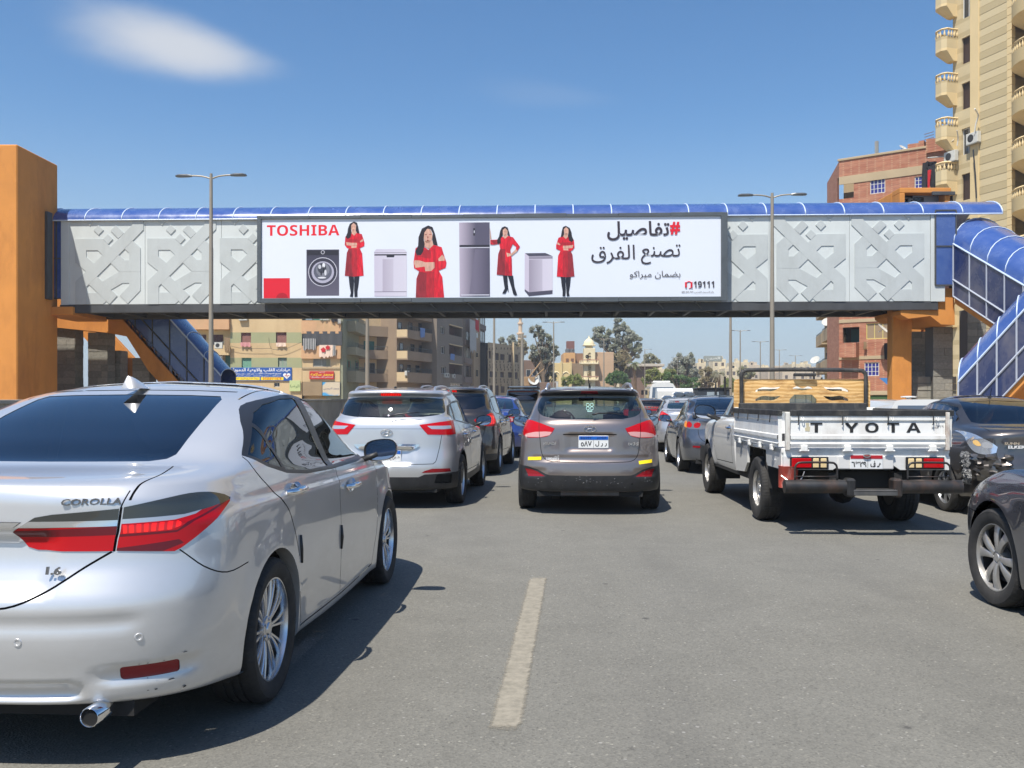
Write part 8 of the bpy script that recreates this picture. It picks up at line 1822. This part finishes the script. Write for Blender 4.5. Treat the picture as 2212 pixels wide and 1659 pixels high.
 for(u0,u1,v,dd,adj),wh_ in zip(far,where):
  mt=worn('far_wall_%d'%r2.randrange(5),pal[r2.randrange(5)],.92,.1,.15,0);c,W,z=pl('%s far building %s'%(adj,wh_),u0,u1,v,dd,14,mt)
  for j in range(3):
   n=max(2,int(W/2.6))
   for i in range(n):
    if r2.random()<.8:x=W*(i+.5)/n;MB().box(x-.5,x+.5,-.06,0,z-2.6-j*3,z-1.3-j*3).build('window',mat('window_far',srgb(84,74,66),.7),c)
  for i in range(3):x=r2.uniform(.5,max(1,W-1.5));MB().box(x,x+r2.uniform(.6,1.6),1,3,z,z+r2.uniform(.5,1.6)).build('roof_hut',mt,c)
 c=thing('billboard','small grey sign board on a post above the trees, far off','billboard',tuple(P(1540,861,230).xy)+(0,));a,b=P(1523,780,230),P(1562,769,230);W=b.x-a.x
 MB().bbox(-W/2,W/2,0,.5,P(0,781,230).z,P(0,768.5,230).z,.05).build('board',worn('board_far_grey',srgb(140,146,140),.7,.1,1,0),c);m=MB();put_text(m,'العربي',-W*.4,W*.4,P(0,779.5,230).z,P(0,770.5,230).z,Matrix.Identity(4),y=-.06,bold=.04);m.build('lettering',mat('sign_offwhite',srgb(205,208,200),.6),c);MB().tube([(-W*.3,.3,0),(-W*.3,.3,P(0,781,230).z)],.35,6).build('post',MATS['board_far_grey'],c)
def city_right():
 oR=(1726.7,0);kR=.27488;oL=(1726.7,390.9);kL=.2946
 BK=mat('brick_red',srgb(160,98,76),.92);t=NT(BK);br=t.N('TexBrick');br.inputs['Scale'].default_value=1.0;br.inputs['Brick Width'].default_value=.26;br.inputs['Row Height'].default_value=.085;br.inputs['Mortar Size'].default_value=.012
 br.inputs['Color1'].default_value=(*srgb(168,100,76),1);br.inputs['Color2'].default_value=(*srgb(142,80,62),1);br.inputs['Mortar'].default_value=(*srgb(176,140,112),1);tc=t.N('TexCoord');cx=t.N('SeparateXYZ');cb=t.N('CombineXYZ');t.L(tc.outputs['Object'],cx.inputs[0]);ad=t.math('ADD',cx.outputs['X'],cx.outputs['Y']);t.L(ad,cb.inputs[0]);t.L(cx.outputs['Z'],cb.inputs[1]);t.L(cb.outputs[0],br.inputs['Vector'])
 n=t.noise(t.coord(scale=(1,1,4)),.9,7,.7);c_=t.mix(t.ramp(n,[(.4,0.0),(.7,.6)]),br.outputs['Color'],srgb(196,150,122));t.setc(c_);t.bump(br.outputs['Fac'],.5,-.02)
 CN=worn('concrete_band',srgb(178,160,130),.92,.1,.5,.3,6)
 c=thing('apartment_building','unfinished red brick flats with concrete bands and blue paned windows, behind the right of the footbridge','building')
 c['label']='unfinished red brick flats with concrete bands and blue paned windows on the right'
 f=Fac(1807,75,2050,70,oR,kR);g=Fac(1807,75,2050,70,oL,kL);M=f.M
 zt=f.at(500,1240)[1];z1=lambda y:f.at(600,y)[1];zl=lambda y:g.at(500,y)[1]
 hs=[f.rect(556,675,1406,1520),f.rect(906,1025,1382,1476),f.rect(300,428,1392,1560),g.rect(490,672,1040,1158),g.rect(318,440,1072,1185),g.rect(477,585,1330,1430)]
 xL=f.at(312,1400)[0];xR=f.W
 m=MB();wall_holes(m,xL,xR,0,zt,hs,M,.28);m.build('brick_wall',BK,c)
 MB().box(xL,xR,1.9,11,0,zt-.1,M).build('core',mat('interior_brown',srgb(88,78,66),.9),c)
 m=MB();a=f.at(850,1190);m.box(f.at(848,0)[0],f.at(978,0)[0],.1,3,zt-.2,f.at(900,1125)[1],M);m.build('roof_room',BK,c);MB().box(f.at(935,0)[0],f.at(978,0)[0],.08,3,f.at(900,1130)[1]-.1,f.at(900,1112)[1],M).build('roof_room_pier',BK,c)
 MB().box(f.at(1000,0)[0],xR+3,-.2,6,zt-.4,f.at(1100,1085)[1],M).build('upper_block',BK,c)
 m=MB();vs=[(xL,0),(xL,zt)];m.add([(xL,0,0),(xL,0,zt),(xL-3.2,7,zt),(xL-3.2,7,0)],[(0,1,2,3)],M);m.build('side_wall',BK,c)
 for y0,y1,F_ in((1333,1398,f),(1282,1308,g),(1008,1034,g)):
  a,b,z_0,z_1=F_.rect(430 if F_ is f else 320,1040 if F_ is f else 672,y0,y1);MB().bbox(xL,xR,-.05,.02,z_0,z_1,.01,M).build('concrete_band',CN,c)
 MB().bbox(xL-.1,xR,-.08,.3,zt,zt+.18,.02,M).build('parapet',CN,c)
 for h in(hs[0],hs[1],hs[5]):window(c,M,*h,.10,4,3,frame_m=W_FR,pane=G_BL)
 YF=mat('frame_yellow',srgb(212,196,120),.6);window(c,M,*hs[3],.12,3,1,frame_m=YF,pane=mat('pane_beige',srgb(150,130,104),.4))
 recess(c,M,*hs[2],1.6,CN,door=False);recess(c,M,*hs[4],1.6,mat('interior_brown',srgb(88,78,66),.9),door=True)
 a,b,z_0,z_1=g.rect(318,440,1190,1280);balcony(c,M,a,b,z_0,z_1,.9,BK);dish(c,M@Vector((a+3.4,-1.2,z_1+.9)),.55,.9,.8);dish(c,M@Vector((a+.3,-1.0,z_1-3.5)),.5,.4,.8)
 for x,y,h_ in((580,1240,1.4),):MB().tube([M@Vector((f.at(x,0)[0],1,zt)),M@Vector((f.at(x,0)[0],1,zt+h_))],.16,6).build('chimney_pipe',AL,c)
 for x in(790,860,975):dish(c,M@Vector((f.at(x,0)[0],.8,zt+.5)),.32,.5,.8)
 m=MB()
 for i in range(6):z=f.at(1000,1150-i*22)[1];m.tube([(f.at(970,0)[0],.5,z),(f.at(1045,0)[0],.5,z+.1)],.025,4,M)
 m.build('roof_rods',mat('rusty_rod',srgb(120,90,70),.8),c)
 for k_,(x0,x1,y0,y1)in enumerate(((630,668,1190,1320),(478,500,1180,1240))):r_=g.rect(x0,x1,y0,y1);cloth('laundry',['black clothes hanging beside the orange pillar on the brick flats','brown cloth hanging at the yellow framed window'][k_],M,r_[0],r_[1],r_[3],r_[3]-r_[2],mat('cloth_black',srgb(34,34,38),.9)if not k_ else mat('cloth_tan',srgb(140,118,90),.9),-.3,30+k_,group='clothes and covers hung on the flats')
 sg=thing('awning','green and white shop front with a blue pennant at the foot of the brick flats','shop front');a,b,z_0,z_1=g.rect(540,680,1540,1570);MB().bbox(a,b,-1.2,-.1,z_0,z_1,.02,M).build('fascia',CN,sg)
 m=MB();r_=g.rect(600,675,1445,1500);m.add([(r_[0],-.6,r_[3]),(r_[1],-.6,r_[3]),((r_[0]+r_[1])/2+.3,-.6,r_[2])],[(0,1,2)],M);m.build('pennant',mat('pennant_blue',srgb(60,120,180),.8),sg)
 r_=g.rect(540,680,1572,1620);MB().box(r_[0],r_[1],-1.1,-1.0,r_[2],r_[3],M).build('shop_sign',mat('shop_green',srgb(60,90,50),.8),sg)
 # sandy flats receding behind the brick ones
 s=thing('apartment_building','sandy flats with stacked balconies and dishes, left of the brick flats','building');h=Fac(1781,100,1838,78,oL,kL);SN=worn('render_sand_grey',srgb(176,156,124),.92,.14,.3,.1,4,dirt=srgb(120,100,80),dirt_amt=.6)
 MB().box(0,h.W,.0,8,0,11.5,h.M).build('wall',SN,s);r2=random.Random(2)
 for i in range(4):
  zf_=1.2+i*2.9
  for j,(fa,fb_)in enumerate(((.06,.34),(.45,.72),(.8,.97))):balcony(s,h.M,h.W*fa,h.W*fb_,zf_,zf_+.95,1.0+.2*j,SN,rail=.15);recess(s,h.M,h.W*fa+.3,h.W*fb_-.3,zf_,zf_+2.1,-.02,mat('interior_brown',srgb(88,78,66),.9),door=False)
  dish(s,h.M@Vector((h.W*r2.uniform(.2,.9),-1.4,zf_+1.2)),.5,-.6+r2.uniform(-.3,.3),.7)
 for k_,(fx,z_,dr)in enumerate(((.12,4.4,1.8),(.5,3.4,1.2),(.78,6.5,1.5))):cloth('laundry',['dark cover blowing from the lowest left balcony of the sandy flats','grey cloth on a low balcony of the sandy flats','brown cloth on an upper balcony of the sandy flats'][k_],h.M,h.W*fx,h.W*fx+2.0,z_,dr,mat('cloth_black',srgb(34,34,38),.9)if k_!=2 else mat('cloth_tan',srgb(140,118,90),.9),-1.4,40+k_,group='clothes and covers hung on the flats')
 tb=thing('apartment_tower','tall beige tower block with grooved walls and balustraded balconies at the right edge','building')
 BG=mat('render_grooved_beige',srgb(198,178,134),.9);t=NT(BG);sp=t.N('SeparateXYZ');tc=t.N('TexCoord');t.L(tc.outputs['Object'],sp.inputs[0]);band=t.math('SINE',t.math('MULTIPLY',sp.outputs['Z'],2*pi/1.0));b2=t.ramp(band,[(.47,0.0),(.53,1.0)]);n=t.noise(t.coord(),.35,7,.65)
 c1=t.mix(b2,srgb(202,186,148),srgb(184,168,130));t.setc(t.mix(t.ramp(n,[(.4,0.0),(.75,.4)]),c1,srgb(160,140,104)));nf=t.noise(t.coord(),6,4,.6);t.bump(nf,.15,.02)
 CM=worn('stone_cream_trim',srgb(214,192,146),.85,.06,.6,.05,5);SHB=mat('window_brown_dark',srgb(60,44,38),.6)
 F1=Fac(2062,64.0,2250,57.2,oR,kR);M=F1.M;HT=36
 xa=F1.at(1232,0)[0];xb=F1.at(1345,0)[0];xc=F1.at(1395,0)[0];xd=F1.at(1640,0)[0];xe=F1.at(1668,0)[0]
 wz=[F1.at(1255,y)[1]for y in(60,420,765,1100,1480)];fh=(wz[0]-wz[-1])/4
 holes=[];nfl=10
 z_top_win=F1.at(1250,420)[1]
 for i in range(-6,4):
  zc=z_top_win+i*fh;holes.append((xa+.5,xa+1.5,zc-.9,zc+.9))
 m=MB();wall_holes(m,xa-.3,xb,0,HT,holes,M,.3);m.build('wall',BG,tb)
 for i,h_ in enumerate(holes):window(tb,M,*h_,.2,2,1,frame_m=W_FR if i%3==1 else SHB,pane=G_DK if i%3==1 else SHB)
 hb=[(xb+.65,xb+1.35,F1.at(1400,y)[1]-.9,F1.at(1400,y)[1]+1.0)for y in(230,560,1000,1310)]
 m=MB();wall_holes(m,xb,xc,0,HT,[],M,.3,y=.25);m.build('recessed_wall',BG,tb);MB().bbox(xb,xb+.75,-.05,.25,0,HT,.01,M).build('pilaster',CM,tb)
 for y in(200,580,1330):zc=F1.at(1395,y)[1];MB().box(xb+.85,xc-.12,.22,.24,zc-1.0,zc+.9,M).build('window',SHB,tb)
 zs=0;i=0
 while zs<HT:MB().box(xc,xd,.03-(.0 if i%2 else.012),1,zs+.012,zs+.5-.012,M).build('render_course',mat('course_light',srgb(202,186,148),.9)if i%2 else worn('course_dark',srgb(184,168,130),.9,.06,.4,.05,5),tb);zs+=.5;i+=1
 MB().box(xc,xd,.06,8,0,HT,M).build('wall',BG,tb)
 for k_ in range(int(HT/.5)):MB().bbox(xd,xe+.1,-.10,.2,k_*.5+.01,k_*.5+.49,.01,M).build('quoin',CM,tb)
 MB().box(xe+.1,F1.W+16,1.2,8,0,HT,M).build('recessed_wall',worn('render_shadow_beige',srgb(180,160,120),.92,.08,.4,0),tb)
 MB().box(xa-.3,xb,.31,9,0,HT,M).build('core',mat('interior_dark',(.03,.03,.03),.9),tb)
 # five-sided balconies at the far corner
 def bal(z,tag_=None,x0=None,yo=-1.1,w=.8,back=0):
  x=xa+.1 if x0 is None else x0;pts=[(x,.1),(x,yo*.8),(x-w*.35,yo),(x-w,yo),(x-w*1.45,yo*.72),(x-w*1.45,.1)]
  o=MB();o.prism(pts,z-.28,z-.1,'z',M);ob=o.build('balcony',CM,tb)
  # sloping soffit, solid parapet, balusters and rail
  n=len(pts);inn=[(x-(x-px)*.9-.07,py*.86)for px,py in pts]
  m=MB();m.prism(pts,z-.1,z+.70,'z',M);m.build('parapet',BG,ob)
  low=[(x-(x-px)*.55,py*.35)for px,py in pts];m=MB();m.add([(a,b,z-.28)for a,b in pts]+[(a,b,z-.95)for a,b in low],[(i,(i+1)%n,n+(i+1)%n,n+i)for i in range(n)]+[tuple(range(n,2*n))],M);m.build('soffit',CM,ob)
  tot=[]
  for i in range(n-1):
   a,b=Vector(pts[i]),Vector(pts[i+1]);L=(b-a).length;k2=max(1,int(L/.24))
   for j in range(k2):tot.append(a+(b-a)*((j+.5)/k2))
  for p_ in tot:q=Vector((x-(x-p_.x)*.97,p_.y*.96));o_=MB().lathe([(.05,.0),(.085,.1),(.07,.22),(.035,.34),(.05,.44)],6,'z',M@T(q.x,q.y,z+.70)).build('baluster',CM,ob,smooth=True)
  m=MB();m.tube([(x-(x-a)*.97,b*.96,z+1.20)for a,b in pts],.075,4,M);m.build('handrail',CM,ob)
 zb=[F1.at(1180,y)[1]for y in(400,745)];step=zb[0]-zb[1]
 for i in range(-6,3):bal(zb[0]+i*step)
 # round balconies on the near bay
 def rbal(z):
  x=xe+2.3;r_=2.5;pts=[(x+r_*1.0*cos(a),1.2-r_*1.0*sin(a))for a in[pi*i/14 for i in range(15)]]
  ob=MB().prism(pts,z-.2,z+.65,'z',M).build('balcony',worn('render_beige_plain',srgb(192,172,128),.9,.06,.5,0),tb,smooth=30)
  low=[(x+(a-x)*.6,1.2+(b-1.2)*.45)for a,b in pts];n=len(pts);m=MB();m.add([(a,b,z-.2)for a,b in pts]+[(a,b,z-1.0)for a,b in low],[(i,i+1,n+i+1,n+i)for i in range(n-1)]+[tuple(range(n,2*n))],M);m.build('soffit',CM,ob)
  for a,b in[(x+(a-x)*.97,1.2+(b-1.2)*.97)for a,b in crom(pts,2)]:MB().lathe([(.05,.0),(.09,.1),(.07,.22),(.035,.36),(.05,.46)],6,'z',M@T(a,b,z+.65)).build('baluster',CM,ob,smooth=True)
  MB().tube([(x+(a-x)*.97,1.2+(b-1.2)*.97,z+1.18)for a,b in pts],.08,4,M).build('handrail',CM,ob);MB().box(x-1.4,x+1.2,1.14,1.18,z+.2,z+2.3,M).build('balcony_door',SHB,ob)
 zr=[F1.at(1720,y)[1]for y in(170,500)];st=step
 for i in range(-5,3):rbal(F1.at(1720,530)[1]+i*st)
 ac_unit(tb,M,F1.at(1385,0)[0],F1.at(1385,1130)[1],s=1.2);ac_unit(tb,M,F1.at(1245,0)[0]-.2,F1.at(1245,1270)[1],y=-.2,s=1.2);ac_unit(tb,M,F1.at(1460,0)[0]+.0,F1.at(1460,1500)[1]-2.5,s=1.0)
 pA=lambda x,y,dy=-.35:M@Vector((F1.at(x,y)[0],dy,F1.at(x,y)[1]))
 MB().tube(crom([pA(1410,1060),pA(1420,980),pA(1440,910),pA(1465,865,-.9)],4),.05,6).build('drain_pipe',W_FR,tb);MB().tube(crom([pA(1272,1150),pA(1280,1090),pA(1295,1030,-.6)],3),.04,6).build('drain_pipe',W_FR,tb)
 MB().tube([pA(1400,1180),pA(1418,1400),pA(1425,1560)],.05,5).build('cable',M_TRIM,tb);dish(tb,pA(1208,1105,-.5),.45,-.5,.6);MB().tube([pA(1100,1250,-1.0),pA(1240,1225,-.2)],.05,5).build('drying_pole',AL,tb)
 cl=MB();r_=(pA(1050,1280,-.9),pA(1135,1262,-.7));cl.grid(lambda u,v:tuple(r_[0].lerp(r_[1],u)+Vector((.1*sin(u*9),.15*sin(u*12+v*4),-v*(2.6+.9*sin(u*7+1))-.5*(u-.4)**2))),10,6);tag(cl.build('laundry',mat('cloth_black',srgb(34,34,38),.9),None,smooth=True),'black clothes drying on a pole at the lowest corner balcony of the tower block','laundry','clothes and covers hung on the flats')
 cl=MB();cl.grid(lambda u,v:tuple(r_[0].lerp(r_[1],.4+u*(.3-.12*v))+Vector((-.12,-.25+.1*sin(u*9),-.7-v*(1.6+.5*sin(u*5))))),6,5);tag(cl.build('laundry',mat('cloth_red',srgb(190,30,40),.9),None,smooth=True),'red garment among the black clothes on the tower block drying pole','laundry','clothes and covers hung on the flats')
def leaf_mat(name,a,b):
 if name in MATS:return MATS[name]
 a=tuple(min(.5,q*1.75)for q in a);b=tuple(min(.5,q*1.75)for q in b)
 m=mat(name,a,.7);t=NT(m);n=t.noise(t.coord(),.35,4,.6);oi=t.noise(t.coord(loc=(7,2,1)),3.0,3,.6);c=t.ramp(n,[(.3,a),(.7,b)]);c=t.mix(t.ramp(oi,[(.35,0.0),(.7,.35)]),c,tuple(q*.6 for q in a));t.setc(c)
 tl=t.N('BsdfTranslucent');t.L(c,tl.inputs[0]);ms=t.N('MixShader');ms.inputs[0].default_value=.5;t.L(t.b.outputs[0],ms.inputs[1]);t.L(tl.outputs[0],ms.inputs[2]);t.L(ms.outputs[0],t.o.inputs[0])
 return m
def tree(label,blobs,d,leaf,size,n,trunk=True,seed=0,origin=(1140.3,677.7),k=.14729,group=None,name='tree',base_v=900,bark=None):
 """blobs: crown lobes (x, y, rx, ry) as measured; leaves fill them unevenly, thin towards the rim"""
 r2=random.Random(seed);Q=lambda x,y:P(origin[0]+x*k,origin[1]+y*k,d);s=k*d/F_PX;cx=sum(b[0]for b in blobs)/len(blobs);base=Q(cx,0).x
 c=thing(name,label,'tree',(base,d,0),0,group);vs,fs=[],[];tot=sum(b[2]*b[3]for b in blobs)
 clumps=[]
 for bx,by,rx,ry in blobs:
  p=Q(bx,by);kk=max(4,int(22*rx*ry/tot*len(blobs)))
  for _ in range(kk):
   a=r2.uniform(0,2*pi);q=r2.uniform(.25,1.0)**.6;e=r2.uniform(-1,1)
   clumps.append((Vector((p.x+cos(a)*q*rx*s*.82,d+e*min(rx,ry)*s*.8,p.z+sin(a)*q*ry*s*.82)),min(rx,ry)*s*r2.uniform(.12,.33)))
 nl=int(n*.62)//len(clumps)
 for cc,cr in clumps:
  for _ in range(nl):
   v=Vector((r2.gauss(0,1),r2.gauss(0,1),r2.gauss(0,.8)));v=v.normalized()*cr*r2.random()**.45;p=cc+v-Vector((base,d,0));sz=size*r2.uniform(.6,1.3)
   a=Vector((r2.gauss(0,1),r2.gauss(0,1),r2.gauss(0,1))).normalized()*sz;b=a.cross(Vector((r2.gauss(0,1),r2.gauss(0,1),r2.gauss(0,1)))).normalized()*sz*.45
   i=len(vs);vs+=[p-a,p+b,p+a,p-b];fs.append((i,i+1,i+2,i+3))
 MB().add(vs,fs).build('crown',leaf,c,fixn=False)
 bark=bark or worn('bark_grey_brown',srgb(120,104,86),.95,.2,1,.3,6)
 if trunk:
  m=MB();low=min(cc.z for cc,_ in clumps);h0=max(1.5,low*.6);m.tube([(0,0,0),(.1,0,h0),(.0,0,(h0+low)/2+.8)],[size*1.3,size*.95,size*.7],7)
  for cc,cr in clumps[::2]:q=cc-Vector((base,d,0));m.tube([(0,0,h0),(q.x*.35,q.y*.3,h0+(q.z-h0)*.5),(q.x,q.y,q.z)],[size*.6,size*.36,size*.12],4)
  m.build('trunk',bark,c)
 return c
def palm(label,x,y,rad,d,leaf,seed,origin,k,group=None):
 p=P(origin[0]+x*k,origin[1]+y*k,d);r_=rad*k*d/F_PX;c=thing('palm_tree',label,'palm',(p.x,d,0),0,group);r2=random.Random(seed)
 MB().tube([(0,0,0),(.1,0,p.z*.5),(0,0,p.z)],[.35,.26,.3],8).build('trunk',worn('bark_palm',srgb(110,88,66),.95,.3,2,.5,6),c)
 for i in range(34):
  a=r2.uniform(0,2*pi);up=r2.uniform(-.5,1.1);L=r_*r2.uniform(.8,1.1);pts=[]
  for j in range(7):t=j/6;pts.append(Vector((cos(a)*L*t*(1-.15*t),sin(a)*L*t,p.z+L*(up*t-(.55+.35*up)*t*t))))
  m=MB()
  for j in range(6):
   a0,b0=pts[j],pts[j+1];dr=(b0-a0).normalized();sdv=dr.cross(Vector((0,0,1))).normalized()
   for s_ in(-1,1):
    for q in(0,.5):
     st=a0.lerp(b0,q);wl=L*.20*sin(pi*(j+q+.8)/7.2);tip=st+sdv*s_*wl+dr*wl*.6-Vector((0,0,wl*.35));m.add([st,st+dr*L*.035,tip],[(0,1,2)])
  m.tube(pts,.03,3);m.build('frond',leaf,c,fixn=False)
 return c
def trees():
 O5=((1140.3,677.7),.14729);O6=((1433.5,677.7),.16201)
 eu=leaf_mat('foliage_eucalyptus',srgb(128,132,104),srgb(166,168,142));eu2=leaf_mat('foliage_olive',srgb(128,124,92),srgb(160,154,120));gn=leaf_mat('foliage_dark_green',srgb(70,92,54),srgb(108,130,84));bn=leaf_mat('foliage_dusty_brown',srgb(128,114,88),srgb(156,140,110));yl=leaf_mat('foliage_yellow_green',srgb(118,128,70),srgb(160,162,100))
 g='trees standing beyond the footbridge'
 tree('loose grey green tree left of the lamp, leaning crown',[(120,250,120,95),(250,430,120,170),(360,560,100,130),(90,560,90,110),(280,640,130,90)],158,eu,.34,7600,seed=1,group=g)
 tree('dusty brown tree between the brown building and the yellow one',[(150,640,140,110),(260,820,120,130),(330,930,90,90)],160,bn,.34,4600,seed=2,group=g)
 tree('largest grey green tree in the middle, behind the pale tower',[(1080,300,150,130),(1340,150,110,110),(1400,290,170,140),(1200,440,190,110),(1560,430,130,140),(1400,480,150,110),(1600,560,90,90)],186,eu,.42,15000,seed=3,group=g)
 tree('brown leaved tree under the largest one, right of the pale tower',[(1200,680,150,120),(1320,780,170,120),(1150,850,110,100),(1400,640,120,110)],178,bn,.38,8000,seed=4,group=g)
 tree('dark green round bush right of the pale tower',[(1220,960,90,80),(1330,930,120,90),(1430,980,80,70)],150,gn,.32,4600,seed=5,group=g,name='bush',trunk=False)
 tree('bright green bush below the ochre building',[(560,990,90,70),(690,960,100,80),(770,1010,70,50)],150,yl,.32,4200,seed=6,group=g,name='bush',trunk=False)
 tree('round olive tree right of the largest one',[(1790,660,110,90),(1860,720,90,90),(1750,760,90,80)],240,eu2,.42,4200,seed=7,group=g)
 tree('low yellow green trees left of the white minibus',[(1830,900,130,100),(1960,960,130,110),(1750,1010,90,90),(2080,900,120,100)],160,yl,.34,6400,seed=8,group=g)
 tree('grey green tree with two heads left of the small sign board',[(220,640,130,110),(350,620,95,100),(150,720,110,90),(300,760,150,110),(400,800,80,110)],190,eu,.40,9000,seed=9,origin=O6[0],k=O6[1],group=g)
 tree('dark foliage mass above the white sacks',[(100,850,140,90),(260,900,130,90),(380,930,100,90),(40,930,90,70)],160,gn,.34,6000,seed=10,origin=O6[0],k=O6[1],group=g)
 tree('brown green tree under the small sign board',[(560,800,90,110),(640,860,80,100),(540,930,90,80)],172,bn,.34,4600,seed=11,origin=O6[0],k=O6[1],group=g)
 tree('low olive shrub right of the fan palm',[(880,920,70,80),(940,980,60,70),(820,1000,60,60)],150,yl,.32,2800,seed=12,origin=O6[0],k=O6[1],group=g,name='bush',trunk=False)
 tree('small grey green tree beside the thick lamp post',[(1060,780,80,80),(1140,820,80,70)],200,eu2,.38,2800,seed=13,origin=O6[0],k=O6[1],group=g)
 for i,(x,y,r_,lab)in enumerate(((1890,400,42,'wispy tree top left of the thin minaret'),(2010,390,60,'wispy pale tree just left of the thin minaret'),(2130,450,75,'loose brown tree around the foot of the thin minaret'))):
  tree(lab,[(x,y,r_,r_),(x+20,y+60,r_,r_)],200,bn if i==2 else eu,.36,1300,seed=20+i,origin=(749.3,664.6),k=.17675,group=g)
 palm('date palm with spread fronds right of the largest tree',1565,740,120,160,leaf_mat('foliage_palm',srgb(96,104,74),srgb(140,144,108)),1,O5[0],O5[1],group='palms among the trees');palm('fan of pale palm fronds below the small sign board',735,800,120,165,leaf_mat('foliage_palm_pale',srgb(130,128,96),srgb(176,170,136)),2,O6[0],O6[1],group='palms among the trees')
ground();br,bmats=bridge();billboard();bridge_ends(bmats);street_lamps()
city_left();city_mid();city_right();trees()
co,ck=corolla();place(co,-1.958,4.296,.061)
o,_=ix35();place(o,0.965,11.7,ROAD_YAW-.012,.955)
o,_=creta();place(o,-1.50,12.3,.078,.965)
o,_=brown_suv();place(o,-1.1,17.1,.09)
o,_=black_suv();place(o,.5,40,.09)
other_cars();far_vehicles()
pk=pickup();place(pk,3.64,10.55,.03);pk.scale=(.97,1,1)
# the dusty air of the city: one closed box of even, thin haze
hm=bpy.data.materials.new('haze_air');hm.use_nodes=True;hn=hm.node_tree;hn.nodes.remove(hn.nodes['Principled BSDF'])
pv=hn.nodes.new('ShaderNodeVolumePrincipled');pv.inputs['Color'].default_value=(.86,.92,1.0,1);pv.inputs['Density'].default_value=.0006;pv.inputs['Anisotropy'].default_value=.2
hn.links.new(pv.outputs[0],hn.nodes['Material Output'].inputs['Volume'])
tag(MB().box(-420,620,-70,520,-1.2,45).build('haze',hm),kind='stuff')
